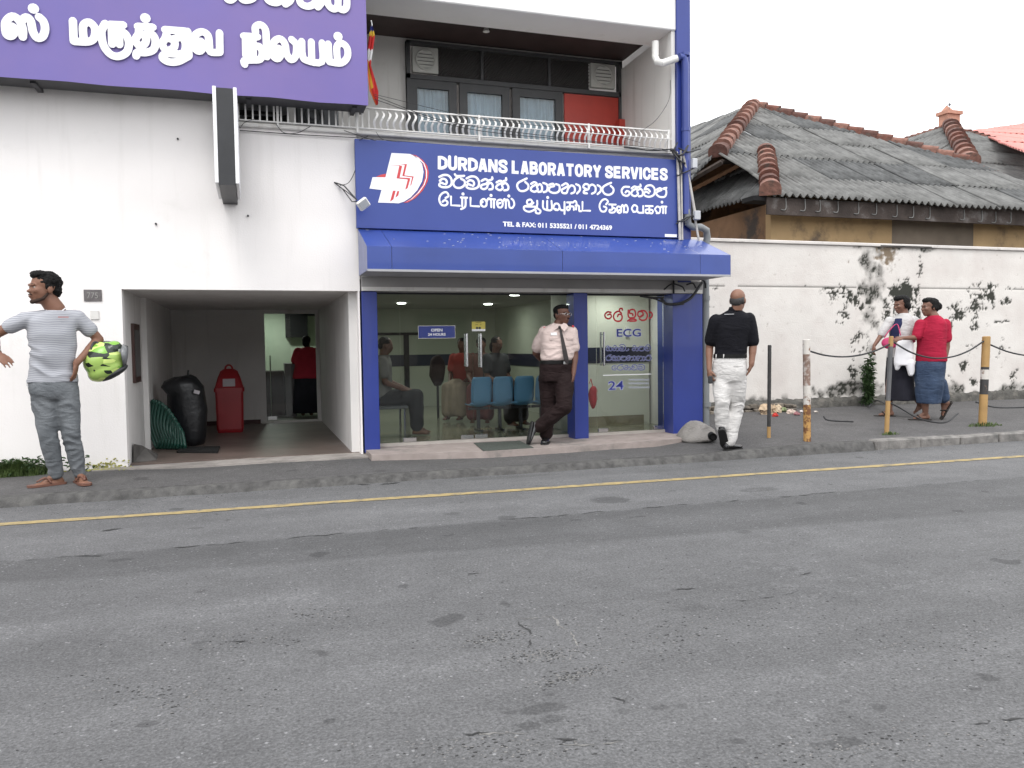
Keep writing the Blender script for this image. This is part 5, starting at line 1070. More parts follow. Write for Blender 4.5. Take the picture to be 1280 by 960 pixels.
# plants
leafm = mat('weed_leaf', (.045, .085, .028), .6, .35, 15); leafd = mat('dark_weed_leaf', (.028, .05, .022), .6, .3, 15); grassm = mat('grass_blade', (.075, .115, .03), .7, .4, 10); mossm = mat('yellow_moss', (.34, .33, .10), .95, .3, 12)
def leaf(mb, p, d, L, w_):
    d = d.normalized(); s_ = d.cross(Vector((0, 0, 1))); s_ = s_.normalized() if s_.length > .01 else Vector((1, 0, 0)); n_ = s_.cross(d)
    mb.add([p, p+d*L*.35+s_*w_+n_*.01, p+d*L*.4-n_*.006, p+d*L*.35-s_*w_+n_*.01, p+d*L-n_*.02, p+d*L*.75+s_*w_*.6, p+d*L*.75-s_*w_*.6], [(0, 1, 2), (0, 2, 3), (1, 5, 2), (5, 4, 2), (2, 4, 6), (2, 6, 3)])
wd_ = thing('weed_plant', 'leafy green weed climbing out of the foot of the stained white wall', 'plant', (aY(1080, 500, BY-.10).x, BY-.10, .27))
base = wd_.location.copy(); g = MB(); st_ = MB(); r = random.Random(5)
stems = []
for k in range(7):
    top_ = base+Vector((r.uniform(-.18, .2), r.uniform(-.12, .03), r.uniform(.35, .85))); pts = crom([base+Vector((r.uniform(-.1, .1), -.03, 0)), base.lerp(top_, .5)+Vector((r.uniform(-.06, .06), -.05, 0)), top_], 6); stems.append(pts); st_.tube(pts, .006, 5)
    for p in pts[2:]:
        for _ in range(6):
            dd_ = Vector((r.uniform(-1, 1), r.uniform(-1, .2), r.uniform(-.4, .6))); leaf(g, p+Vector((r.uniform(-.03, .03), 0, r.uniform(-.03, .03))), dd_, r.uniform(.06, .11), r.uniform(.015, .028))
st_.build('stem', leafd, wd_); o = g.build('foliage', [leafm, leafd], wd_)
def grass_patch(cx, cy, rx, ry, n, h, lab, mt=grassm, cat='grass', rr=1):
    g = MB(); r = random.Random(rr)
    for k in range(n):
        a = r.random()*2*PI; q = r.random()**.9*(.6+.5*noise.noise(Vector((a*1.3, rr, 0)))+.3); x, y = cx+math.cos(a)*rx*q, cy+math.sin(a)*ry*q; z = gz(x, y)+.012*noise.noise((x*.9, y*1.3, 0)); hh = h*r.uniform(.4, 1)*(1.1-q*.6)
        a = r.random()*2*PI; dx, dy = math.cos(a), math.sin(a); w_ = .004*r.uniform(.7, 1.6); ln = hh*r.uniform(.2, .9)
        g.add([(x-dy*w_, y+dx*w_, z), (x+dy*w_, y-dx*w_, z), (x+dx*ln*.4+dy*w_*.7, y+dy*ln*.4-dx*w_*.7, z+hh*.65), (x+dx*ln*.4-dy*w_*.7, y+dy*ln*.4+dx*w_*.7, z+hh*.65), (x+dx*ln, y+dy*ln, z+hh)], [(0, 1, 2, 3), (3, 2, 4)])
    return top(g, 'grass', mt, lab, cat, kind='stuff')
p = aG(1228, 533); grass_patch(p.x+.1, p.y+.05,   .30, .10, 260, .07, 'small grass tuft at the foot of the yellow and black post', rr=2)
p = aG(1113, 543); grass_patch(p.x, p.y, .16, .06, 110, .05, 'small grass tuft at the foot of the leaning grey post', rr=3)
p = aG(200, 612)
grass_patch(aG(20, 594).x, 9.12, .34, .13, 2600, .17, 'clump of green grass and weeds against the white wall at the far left', rr=4)
grass_patch(aG(-30, 592).x, 9.1, .5, .14, 1800, .2, 'green weeds against the white wall at the left border', rr=5)
g = MB(); r = random.Random(8)
for k in range(500):
    x = aG(20, 594).x+r.gauss(0, .25); y = 9.14+r.gauss(0, .05); leaf(g, Vector((x, y, gz(x, y)+r.uniform(.01, .15))), Vector((r.uniform(-1, 1), r.uniform(-1, .3), r.uniform(-.1, .7))), r.uniform(.03, .06), r.uniform(.008, .014))
top(g, 'weed_leaves', leafm, 'broad green weed leaves among the grass at the far left', 'weeds', kind='stuff')
g = MB()
for k in range(240):
    x = aG(124, 592).x+r.gauss(0, .11); q = abs(r.gauss(0, .05)); onw = r.random() < .55
    g.ell((x, D-.006 if onw else 9.2-q, (.06+q*1.1) if onw else gz(x, 9.2)+.005), (.012, .008, .009), n=5)
top(g, 'moss', mossm, 'yellow moss growing up the foot of the white wall beside the alcove', 'moss', kind='stuff', smooth='all')

# ---------------------------------------------------------------- things in the alcove
fz = .097
pc = aZ(288, 541, fz); rb = thing('red_bin', 'red plastic litter bin with sloping hood and a white label inside the alcove', 'bin', pc, math.radians(0))
hw, hd_ = .205, .17; redp = mat('red_bin_plastic', (.30, .012, .018), .35, .08, 3, coat=.2)
def rr_(x0, x1, y0, y1, z, c=.03): return [Vector((pc.x+a, pc.y+hd_+b, fz+z)) for a, b in ((x0+c, y0), (x1-c, y0), (x1, y0+c), (x1, y1-c), (x1-c, y1), (x0+c, y1), (x0, y1-c), (x0, y0+c))]
MB().loft([rr_(-.17, .17, -.14, .14, 0), rr_(-.185, .185, -.155, .155, .05), rr_(-.195, .195, -.165, .165, .60)]).build('bin_body', redp, rb)
MB().loft([rr_(-.21, .21, -.18, .18, .60), rr_(-.21, .21, -.18, .18, .655)]).build('rim', redp, rb)
hood = MB().loft([rr_(-.20, .20, -.17, .17, .656), rr_(-.16, .16, -.11, .15, .80), rr_(-.12, .12, -.04, .12, .90), rr_(-.07, .07, -.01, .07, .935)]); hood.build('hood', redp, rb)
MB().tube([Vector((pc.x+math.cos(a)*.05, pc.y+hd_, fz+.93+math.sin(a)*.06)) for a in [PI*k/10 for k in range(11)]], .014, 8).build('handle', redp, rb)
MB().add([Vector((pc.x+a, pc.y+hd_-.17+.0, fz+b)) + Vector((0, (b-.656)*.42-.006, 0)) for a, b in ((-.085, .68), (.085, .68), (.085, .79), (-.085, .79))], [(0, 1, 2, 3)]).build('bin_label', mat('bin_label_paper', (.45, .42, .44), .7, .1), rb)
pc2 = aZ(234, 558, fz); bb = thing('rubbish_bag', 'tall black rubbish bag standing in the alcove between the green hose and the red bin', 'rubbish bag', pc2)
g = MB(); rings = []
for i, (z, w_, d_, ox) in enumerate([(0, .20, .17, 0), (.1, .23, .2, 0), (.45, .235, .2, 0), (.66, .24, .2, -.01), (.76, .25, .2, -.04), (.83, .20, .17, -.05), (.87, .13, .12, -.02), (.90, .05, .05, 0)]):
    rings.append([Vector((pc2.x+ox+math.cos(2*PI*k/28)*w_, pc2.y+.2+math.sin(2*PI*k/28)*d_, fz+z)) for k in range(28)])
g.loft(rings); g.v = [tuple(Vector(v)+Vector(noise.noise_vector(Vector(v)*8))*.03) for v in g.v]; g.build('bag_body', mat('black_bag_plastic', (.010, .011, .013), .35, .2, 6, .4, 14), bb, smooth='all')
MB().tube([Vector((pc2.x+.02, pc2.y+.2, fz+.88)), Vector((pc2.x+.03, pc2.y+.2, fz+.96))], .014, 6).build('tied_neck', mat('black_bag_plastic', (0, 0, 0)), bb)
MB().obox(Matrix.Translation(aY(246, 490, pc2.y-.01)) @ Matrix.Rotation(.3, 4, 'Y'), .07, .006, .045).build('paper_tag', mat('bin_label_paper', (0, 0, 0)), bb)
gh = thing('hose_coil', 'dark green flat hose coils leaning upright in the left corner of the alcove', 'hose', aZ(217, 561, fz)); gp_ = gh.location
g = MB(); hosem = mat('green_hose', (.012, .062, .045), .4, .15, 4)
for i in range(9):
    t = i/8; a0 = gp_+Vector((-.17+.04*i, .03-.03*i, .035)); tp2 = a0+Vector((-.06-.05*t+.02*t, .12, .56-.28*t*t)); md = a0.lerp(tp2, .55)+Vector((.075*(1-t)+.02, -.02, .02)); ml_ = a0.lerp(tp2, .5)+Vector((-.09, .06, 0))
    g = MB().tube(crom([a0, md, tp2+Vector((.02, 0, -.04)), tp2, tp2+Vector((-.03, .02, -.06)), ml_, a0+Vector((-.04, .06, 0)), a0], 6), .021, 7); g.build('hose_loop', hosem, gh, smooth='all')
top(MB().add([(XO0+.02, D+.25, fz), (XO0+.24, D+.35, fz), (XO0+.20, D+.9, fz), (XO0+.02, D+1.1, fz), (XO0+.02, D+.3, fz+.20), (XO0+.1, D+.6, fz+.12), (XO0+.02, D+1.0, fz+.1)], [(0, 1, 5, 4), (1, 2, 5), (2, 3, 6, 5), (4, 5, 6), (0, 4, 6, 3)]), 'rubble_sheet', mat('grey_slate', (.10, .095, .09), .9, .3, 6, .4, 20), 'broken dark grey slab leaning at the left foot of the alcove wall', 'slab')

# ---------------------------------------------------------------- lobby furniture and door signs
op = thing('open_hours_sign', 'small blue OPEN 24 HOURS sign on the glass of the lobby door', 'sign', (aY(545, 415, GY-.02).x, GY-.02, 1.3))
a, b = aY(523.5, 422.5, GY-.02), aY(568.5, 407.5, GY-.02); MB().box(a.x, b.x, GY-.02, GY-.006, a.z, b.z).build('sign_plate', blue, op)
MB().box(a.x-.006, b.x+.006, GY-.016, GY-.0065, a.z-.008, b.z+.006).build('sign_edge', steel, op)
c, d = aY(538.8, 414.6, GY-.021), aY(553, 410.7, GY-.021); font_mesh('OPEN', (c.x, c.z), (d.x, d.z), GY-.0205, .001, 'lettering', white_ink, op, .03)
c, d = aY(535, 419.8, GY-.021), aY(557, 416.2, GY-.021); font_mesh('24 HOURS', (c.x, c.z), (d.x, d.z), GY-.0205, .001, 'lettering', white_ink, op, .03)
ys_ = thing('yellow_notice', 'small yellow and white notice on the glass above the door handles', 'notice', (aY(598, 408, GY-.01).x, GY-.01, 1.4))
a, b = aY(590, 414, GY-.012), aY(606.5, 402, GY-.012); zmid = a.z+.22*(b.z-a.z); MB().box(a.x, b.x, GY-.012, GY-.006, zmid, b.z).build('yellow_part', mat('notice_yellow', (.55, .46, .09), .6, .05), ys_); MB().box(a.x, b.x, GY-.012, GY-.006, a.z, zmid).build('white_part', white_ink, ys_)
g = MB(); w_ = b.x-a.x
for u0_, u1_, v0, v1 in ((.3, .7, .88, .92), (.25, .45, .66, .70), (.6, .7, .66, .70)): g.box(a.x+w_*u0_, a.x+w_*u1_, GY-.0135, GY-.0121, a.z+(b.z-a.z)*v0, a.z+(b.z-a.z)*v1)
for ux in (.38, .58): g.ell((a.x+w_*ux, GY-.012, a.z+(b.z-a.z)*.33), (w_*.10, .0015, w_*.09), n=10)
g.build('printed_marks', black_m, ys_)
dl = thing('door_lettering', 'red and blue Sinhala window lettering with ECG and 24 on the right glass door', 'lettering', (4.7, GY-.006, 1.0)); LY_ = GY-.0065
RED = [[(268, 150), (210, 140), (160, 185), (170, 240), (230, 262), (272, 225), (255, 180), (205, 195)], [(455, 165), (400, 130), (335, 160), (312, 230), (345, 295), (420, 305), (462, 260), (455, 195), (400, 185), (385, 225)], [(425, 140), (418, 92), (462, 78), (468, 108)],
       [(575, 110), (572, 200), (600, 245), (680, 238), (705, 180), (680, 105), (610, 105), (598, 160), (650, 175), (655, 205)], [(562, 302), (620, 268), (700, 275), (708, 300), (600, 304)], [(820, 200), (780, 232), (742, 195), (760, 135), (820, 140), (840, 195), (800, 222)], [(800, 118), (870, 125), (912, 190), (890, 270), (820, 290), (770, 262)], [(948, 142), (985, 155), (1000, 200), (975, 245), (945, 250)]]
g = MB(); strokes(g, RED, (745, 380), 14.22, LY_, .022, h=.0015); g.build('red_lettering', red_ink, dl)
def duo(make, nm):
    make(.011, halo_ink, LY_, nm+'_outline'); make(0, blue_ink, LY_-.002, nm)
def lat2(txt, x0, y0, x1, y1, nm):
    for k, (bo, mt, yy) in enumerate(((.05, halo_ink, LY_), (.012, blue_ink, LY_-.002))):
        e = .5 if k == 0 else 0; a = aY(x0-e, y1+e, yy); b = aY(x1+e, y0-e, yy); font_mesh(txt, (a.x, a.z), (b.x, b.z), yy, .001, nm if k else nm+'_outline', mt, dl, bo)
lat2('ECG', 771, 411, 801, 421, 'ecg_lettering'); lat2('24', 760.5, 476, 779.5, 487.5, 'number')
# three rows of smaller sinhala letters, re-using the letter shapes of the sign
GL = {'da': SIN1[0:2], 'ra': SIN1[2:3], 'na': SIN1[6:7], 'sa': SIN1[8:9], 'saa': SIN1[11:13], 'ya': SIN1[13:14], 'naa': SIN2[0:2], 'gaa': SIN2[2:5], 'e': SIN2[6:7], 'va': SIN2[9:11], 'vir': SIN1[7:8]}
def row(seq, x0, x1, y0, y1, wv=.0115):
    out = []; cx = 0
    for s_ in seq:
        if s_ == ' ': cx += 60; continue
        gl = GL[s_]; xs_ = [p[0] for st_ in gl for p in st_]; ysl = [p[1] for st_ in gl for p in st_]; ym = max(ysl); mn = min(xs_)
        yb = max(p[1] for p in gl[0]); 
        for st_ in gl: out.append([(cx+p[0]-mn, p[1]-yb) for p in st_])
        cx += max(xs_)-mn+18
    for k, (mt, ww, yy, nm) in enumerate(((halo_ink, wv*1.25, LY_, 'lettering_outline'), (blue_ink, wv*.7, LY_-.002, 'blue_lettering'))):
        g = MB(); W_ = [[(x0+(x1-x0)*p[0]/cx, y1+(y1-y0)*p[1]/130) for p in st_] for st_ in out]; strokes(g, W_, (0, 0), 1, yy, ww, h=.0012); g.build(nm, mt, dl)
row(['sa', 'na', 'da', 'vir', ' ', 'na', 'ya', 'va'], 757.5, 814, 430, 438.5)
row(['ra', 'saa', 'ya', 'naa', 'gaa', 'ra'], 757.5, 815, 443, 450.5)
row(['e', 'ra', 'na', 'va', 'da'], 765, 807, 455, 462.5)
MB().box(aY(754, 468, LY_).x, aY(814, 468, LY_).x, LY_-.001, LY_, aY(780, 469, LY_).z, aY(780, 467.8, LY_).z).build('white_rule', white_ink, dl)
for r_, yy in enumerate((475, 479.5, 484.5)):
    g = MB(); out = []; x = 786
    rr = random.Random(r_)
    while x < 811: w_ = rr.uniform(1.2, 2.4); out.append([(x, yy), (x+w_*.5, yy-1.2), (x+w_, yy), (x+w_*.6, yy+.9)]); x += w_+.8
    strokes(g, out, (0, 0), 1, LY_, .006, h=.001); g.build('small_lettering', halo_ink, dl)
# row of blue chairs
chb = mat('blue_chair_plastic', (.10, .25, .42), .4, .06, 3); clb = mat('chair_frame', (.03, .03, .035), .5, .1)
fl0 = .168
for i in range(4):
    cx = 2.86+.30*i; lab = ['leftmost blue waiting chair in the row behind the glass doors', 'second blue waiting chair from the left behind the glass doors', 'third blue waiting chair from the left behind the glass doors', 'rightmost blue waiting chair, beside the guard behind the glass'][i]
    t = thing('waiting_chair', lab, 'chair', (cx, 10.25, fl0), group='blue chairs in the lobby')
    g = MB(); vs = []; fs = []; prof = [(-.16, .36), (-.02, .33), (.12, .35), (.2, .40)]; 
    for k, (yy, zz) in enumerate([(-.20, .37), (-.12, .345), (.0, .335), (.12, .34)]): 
        for j in range(7): u = j/6-.5; vs.append((cx+u*.285, 10.42+yy+0, fl0+zz+.03*abs(u*2)**2))
    for k in range(3):
        for j in range(6): fs.append((k*7+j, k*7+j+1, (k+1)*7+j+1, (k+1)*7+j))
    o = g.add(vs, fs).build('seat', chb, t, smooth='all'); o.modifiers.new('t', 'SOLIDIFY').thickness = .012
    g = MB(); vs = []; fs = []
    for k, (yy, zz, ww) in enumerate([(-.22, .36, .9), (-.235, .45, 1), (-.25, .58, 1), (-.27, .70, .95), (-.28, .735, .8)]):
        for j in range(7): u = j/6-.5; vs.append((cx+u*.285*ww, 10.42+yy+.04*(u*2)**2, fl0+zz))
    for k in range(4):
        for j in range(6): fs.append((k*7+j, k*7+j+1, (k+1)*7+j+1, (k+1)*7+j))
    o = g.add(vs, fs).build('backrest', chb, t, smooth='all'); o.modifiers.new('t', 'SOLIDIFY').thickness = .012
    MB().box(cx-.14, cx+.14, 10.36, 10.40, fl0+.29, fl0+.325).box(cx-.02, cx+.02, 10.36, 10.40, fl0+.02, fl0+.3).box(cx-.02, cx+.02, 10.22, 10.55, fl0, fl0+.025).build('chair_frame', clb, t)
bn = thing('waiting_bench', 'dark bench with grey seat at the left edge of the lobby', 'bench', (1.6, 10.3, fl0))
MB().box(1.38, 1.86, 10.1, 10.55, fl0+.36, fl0+.40, c=.01).build('seat', mat('grey_seat', (.09, .095, .10), .5, .1), bn)
for x, y in ((1.42, 10.15), (1.82, 10.15), (1.42, 10.5), (1.82, 10.5)): MB().tube([(x, y, fl0), (x, y, fl0+.36)], .016, 8).build('leg', steel, bn)
cs = thing('coat_stand', 'dark stand with hanging garment in the middle of the lobby', 'stand', (aY(547, 480, 12.6).x, 12.6, fl0)); x = cs.location.x
MB().tube([(x, 12.6, fl0), (x, 12.6, 1.15)], .02, 8).build('pole', black_m, cs)
g = MB().ell((x, 12.6, .93), (.13, .09, .26), n=14); g.v = [tuple(Vector(v)+Vector(noise.noise_vector(Vector(v)*9))*.03) for v in g.v]; g.build('garment', mat('dark_cloth', (.03, .018, .018), .9, .3), cs, smooth='all')
rbg = thing('red_bag', 'red bag hanging behind the glass beside the blue middle column', 'bag', (aY(737, 495, 9.75).x+.05, 9.75, .6)); l = rbg.location
g = MB().ell((l.x, l.y, .62), (.06, .05, .15), n=14); g.v = [tuple(Vector(v)+Vector(noise.noise_vector(Vector(v)*14))*.02) for v in g.v]; g.build('bag_body', mat('red_bag_cloth', (.40, .02, .03), .6, .1), rbg, smooth='all'); MB().tube([(l.x, l.y, .74), (l.x-.03, l.y, .86), (l.x-.05, l.y, .80)], .006, 6).build('strap', red_ink, rbg)

# building across the road, behind the camera (mirrored in the glass)
ob = thing('opposite_building', 'low grey building across the road behind the camera', 'building', (2, -14, 0))
MB().box(-14, 18, -17, -14, 0, 4.6).build('front_wall', mat('opposite_paint', (.22, .20, .18), .9, .15, 1), ob)
for i in range(8):
    for z in (.6,): MB().box(-12.5+i*3.8, -10.4+i*3.8, -14.0, -13.96, z, z+2.1).build('window', mat('opposite_glass', (.03, .035, .04), .2, .1), ob)

# ---------------------------------------------------------------- people
def proj(p):
    v = Vector(p)-CP; w = v.dot(fw); return 640+FPX*v.dot(R_)/w, 480-FPX*v.dot(U_)/w
def lean_at(g):
    a = proj(g); b = proj(Vector(g)+Vector((0, 0, 1.5))); return (a[0]-b[0])/(a[1]-b[1])
DG = bpy.context.evaluated_depsgraph_get
def seg(mb, a, b, ra, rb, n=12, flat=None):
    """closed tapered capsule from a to b"""
    a = Vector(a); b = Vector(b); ax = b-a; L = ax.length
    if L < 1e-5: return
    ax.normalize(); h = Vector((0, 0, 1)) if abs(ax.z) < .9 else Vector((1, 0, 0))
    if flat: h = Vector(flat[0])
    u = ax.cross(h).normalized(); w = u.cross(ax); k = flat[1] if flat else 1
    rings = []
    prof = [(-.92*ra, .38*ra), (-.7*ra, .71*ra), (-.38*ra, .92*ra), (0, ra)]+[(L*t, ra+(rb-ra)*t) for t in (.33, .66)]+[(L, rb), (L+.38*rb, .92*rb), (L+.7*rb, .71*rb), (L+.92*rb, .38*rb)]
    for s_, r in prof: rings.append([a+ax*s_+(u*math.cos(2*PI*q/n)+w*math.sin(2*PI*q/n)*k)*r for q in range(n)])
    mb.loft(rings)
def chainseg(mb, pts, rs, **k):
    for i in range(len(pts)-1): seg(mb, pts[i], pts[i+1], rs[i], rs[i+1], **k)
def remesh(mb, vox, smooth_it=4, fold=None):
    me = bpy.data.meshes.new('t'); me.from_pydata([tuple(v) for v in mb.v], [], mb.f)
    bm = bmesh.new(); bm.from_mesh(me); bmesh.ops.recalc_face_normals(bm, faces=bm.faces); bm.to_mesh(me); bm.free()
    o = bpy.data.objects.new('t', me); S.collection.objects.link(o); md = o.modifiers.new('r', 'REMESH'); md.mode = 'VOXEL'; md.voxel_size = vox; md.adaptivity = 0
    out = bpy.data.meshes.new_from_object(o.evaluated_get(DG())); bpy.data.objects.remove(o)
    n = len(out.vertices); co = np.empty(n*3); out.vertices.foreach_get('co', co); co = co.reshape(-1, 3)
    ed = np.empty(len(out.edges)*2, dtype=np.int64); out.edges.foreach_get('vertices', ed); ed = ed.reshape(-1, 2)
    deg = np.bincount(ed.reshape(-1), minlength=n).astype(float)[:, None]
    def lap(c):
        s_ = np.zeros_like(c); 
        for q in range(3): s_[:, q] = np.bincount(ed[:, 0], c[ed[:, 1], q], n)+np.bincount(ed[:, 1], c[ed[:, 0], q], n)
        return s_/np.maximum(deg, 1)
    for _ in range(smooth_it): co = co+.5*(lap(co)-co)
    out.vertices.foreach_set('co', co.reshape(-1)); out.update()
    if fold:
        nr = np.empty(n*3); out.vertices.foreach_get('normal', nr); nr = nr.reshape(-1, 3)
        d = np.array([fold(Vector(c)) for c in co])[:, None]; co = co+nr*d
        out.vertices.foreach_set('co', co.reshape(-1)); out.update()
    out.polygons.foreach_set('use_smooth', [True]*len(out.polygons)); return out
def ridged(p, s, seed=0): return 1-abs(noise.noise(Vector((p.x*s[0]+seed, p.y*s[1], p.z*s[2]))))*2.6
class Person:
    """px -> local metres: x to the image's right, z up, y away from the camera"""
    def __init__(s, label, foot, ground, vox=.0075, height_adj=1.0):
        s.g = ground; s.Zc = (ground-CP).dot(fw); s.s = FPX/s.Zc; s.lean = lean_at(ground); s.fx, s.fy = foot; s.vox = vox
        s.root = thing('person', label, 'person', ground, -math.atan2(ground.x, ground.y))
        s.body = MB()
    def P(s, px, py, dy=0): return Vector(((px-s.fx)/s.s + (s.fy-py)*s.lean/s.s, dy, (s.fy-py)/s.s))
    def dirv(s, yaw): a = math.radians(yaw); return Vector((math.sin(a), -math.cos(a), 0))
    def torso(s, mb, rings, yaw, grow=0, n=28, sq=2.4):
        """rings: (centre, half width, half depth) top to bottom"""
        a = math.radians(yaw); X = Vector((math.cos(a), math.sin(a), 0)); Y = Vector((-math.sin(a), math.cos(a), 0)); out = []
        for c, rx, ry in rings:
            ring = []
            for k in range(n):
                t = 2*PI*k/n; cx, sy = math.cos(t), math.sin(t); e = 2/sq
                ring.append(Vector(c)+X*(abs(cx)**e*math.copysign(1, cx)*(rx+grow))+Y*(abs(sy)**e*math.copysign(1, sy)*(ry+grow)))
            out.append(ring)
        mb.loft(out)
    def head(s, c, H, yaw, pitch=0, neck=None, skin_nose=1, roll=0):
        """c: head centre, H: chin-to-crown height; front of the head looks along yaw"""
        M = (Matrix.Rotation(math.radians(yaw), 3, 'Z') @ Matrix.Rotation(math.radians(roll), 3, 'Y') @ Matrix.Rotation(math.radians(pitch), 3, 'X')); k = H/.235
        b = s.body; f = lambda x, y, z: Vector(c)+M @ Vector((x*k, y*k, z*k)); s.hf = f; s.hM = M; s.hk = k
        e = lambda p, r, n=14: b.ell(f(*p), tuple(q*k for q in r), M, n=n)
        e((0, .012, .035), (.073, .092, .080), 20); e((0, -.022, -.02), (.062, .066, .085), 18); e((0, -.045, -.075), (.036, .034, .032)); e((0, -.018, -.062), (.056, .055, .042))
        e((0, -.078, .018), (.050, .018, .012)); e((.033, -.060, -.02), (.024, .026, .022)); e((-.033, -.060, -.02), (.024, .026, .022))
        b.loft([[f(x*q, y, z) for x, z in ((-1, -.1), (1, -.1), (.6, .9), (-.6, .9))] for q, y, z in ()] or [[f(-.006, -.078, .012), f(.006, -.078, .012), f(.004, -.07, .012), f(-.004, -.07, .012)], [f(-.015, -.104, -.026), f(.015, -.104, -.026), f(.016, -.07, -.028), f(-.016, -.07, -.028)]])
        e((0, -.094, -.026), (.017, .016, .011)); e((0, -.083, -.053), (.024, .012, .007)); e((0, -.080, -.064), (.021, .012, .008))
        for sx in (-1, 1): e((sx*.074, .012, -.008), (.010, .020, .031))
        if neck is not None: seg(b, f(0, .022, -.055), Vector(neck), .056*k, .062*k, 16)
    def eyes(s, col=(.012, .008, .006)):
        f, M, k = s.hf, s.hM, s.hk; sk = s.root
        for sx in (-1, 1):
            MB().ell(f(sx*.030, -.0700, .002), (.0120*k, .010*k, .0060*k), M, n=10).build('eye', mat('eye_white', (.38, .34, .31), .3, .05), sk, smooth='all', off=(0, 0, 0))
            MB().ell(f(sx*.030, -.0780, .002), (.0052*k, .004*k, .0050*k), M, n=8).build('iris', mat('eye_dark', (.012, .008, .006), .2, .05), sk, smooth='all', off=(0, 0, 0))
            MB().tube([f(sx*.012, -.0895, .020), f(sx*.028, -.0875, .025), f(sx*.046, -.075, .021)], [.0025*k, .003*k, .002*k], 6).build('eyebrow', mat('black_hair', (.012, .011, .011), .6, .2), sk, smooth='all', off=(0, 0, 0))
        MB().ell(f(0, -.0885, -.058), (.022*k, .0055*k, .0035*k), M, n=10).build('mouth', mat('lips', (.13, .045, .04), .5, .1), sk, smooth='all', off=(0, 0, 0))
    def hand(s, w, d, nrm, thumb=1, curl=.5, k=1.0, spread=1.0):
        """w wrist, d towards the fingertips, nrm out of the palm, thumb=+-1 side"""
        b = s.body; w = Vector(w); d = Vector(d).normalized(); nrm = Vector(nrm); nrm = (nrm-d*nrm.dot(d)).normalized(); sd_ = d.cross(nrm)*thumb
        seg(b, w-d*.02*k, w+d*.03*k, .027*k, .030*k, flat=(nrm, .75))
        M = Matrix((sd_, d, nrm)).transposed(); b.ell(w+d*.052*k, (.041*k, .052*k, .017*k), M, n=16)
        for i, (o, L) in enumerate(((.029, .070), (.010, .079), (-.010, .074), (-.028, .058))):
            p0 = w+d*(.088-abs(o)*.25)*k+sd_*o*k*spread; a1 = curl*(.6+.1*i); 
            d1 = (d*math.cos(a1)+nrm*math.sin(a1)+sd_*o*2.2*(spread-.6)).normalized(); p1 = p0+d1*L*.52*k
            a2 = a1+curl*1.0; d2 = (d*math.cos(a2)+nrm*math.sin(a2)+sd_*o*2.2*(spread-.6)).normalized(); p2 = p1+d2*L*.5*k
            seg(b, p0-d*.012*k, p1, .0105*k, .0092*k, 8); seg(b, p1, p2, .0092*k, .0078*k, 8)
        t0 = w+d*.03*k+sd_*.033*k; t1 = t0+(d*.75+sd_*.62+nrm*.25).normalized()*.04*k; t2 = t1+(d*.95+sd_*.22+nrm*(.2+curl*.4)).normalized()*.032*k
        seg(b, t0, t1, .014*k, .0115*k, 8); seg(b, t1, t2, .0115*k, .009*k, 8)
    def foot(s, ank, toe, k=1.0, lift=None):
        """bare foot in the body mesh; ank ankle joint, toe direction"""
        b = s.body; t = Vector(toe); t.z = 0 if lift is None else lift; t.normalize(); sd_ = Vector((-t.y, t.x, 0)).normalized(); upv = sd_.cross(t)*-1
        upv = t.cross(sd_); base = Vector(ank)-Vector((0, 0, 1))*0
        z0 = -.058*k; h = base+upv*z0-t*.035*k
        seg(b, Vector(ank), h+upv*.004, .034*k, .031*k); seg(b, h, base+upv*(z0-.004)+t*.10*k, .030*k, .026*k, flat=(upv, .85)); 
        b.ell(base+upv*(z0+.0-.006)+t*.115*k, (.043*k, .050*k, .020*k), Matrix((sd_, t, upv)).transposed(), n=14)
        seg(b, Vector(ank)+t*.01, base+t*.10*k+upv*(z0+.006), .030*k, .020*k)
        for i in range(5):
            o = (.034-.0165*i); L = (.048-.006*i); q = base+t*(.145-.009*i)*k+sd_*o*k+upv*(z0-.012); seg(b, q, q+t*L*.55*k, (.012 if i == 0 else .009)*k, (.0105 if i == 0 else .0075)*k, 8)
        return base+upv*(z0-.03*k)
    def shoe(s, ank, toe, mt, k=1.0, upv=None, name='shoe'):
        t = Vector(toe).normalized(); upv = Vector(upv) if upv else Vector((0, 0, 1)); upv = (upv-t*upv.dot(t)).normalized(); sd_ = t.cross(upv); rings = []; so_ = []
        for (y, w_, h, zt) in ((-.075, .020, .055, 0), (-.066, .034, .075, 0), (-.03, .040, .085, 0), (.02, .041, .080, 0), (.07, .042, .058, 0), (.12, .047, .046, 0), (.16, .044, .040, 0), (.19, .032, .034, 0), (.205, .014, .026, 0)):
            c = Vector(ank)+t*y*k-upv*.085*k; r = []
            for q in range(14): a = 2*PI*q/14; r.append(c+sd_*math.cos(a)*w_*k+upv*(h*.5+math.sin(a)*h*.5*(1 if math.sin(a) > 0 else .8))*k)
            rings.append(r); so_.append((c, w_))
        m_ = MB().loft(rings); seg(m_, Vector(ank)-upv*.03*k, Vector(ank)+upv*.02*k, .043*k, .042*k)
        me = remesh(m_, .006, 3); o = link(name, me, mt, s.root); o['org'] = (0, 0, 0)
        ms = MB(); r1 = [c+sd_*w_*1.03*k for c, w_ in so_]+[c-sd_*w_*1.03*k for c, w_ in reversed(so_)]
        ms.add([p+upv*.004*k for p in r1]+[p-upv*.014*k for p in r1], [tuple(range(len(r1))), tuple(reversed(range(len(r1), 2*len(r1))))]+[(i, (i+1) % len(r1), len(r1)+(i+1) % len(r1), len(r1)+i) for i in range(len(r1))])
        ms.build('sole', mat('shoe_sole', (.012, .012, .012), .6, .1), o, off=(0, 0, 0))
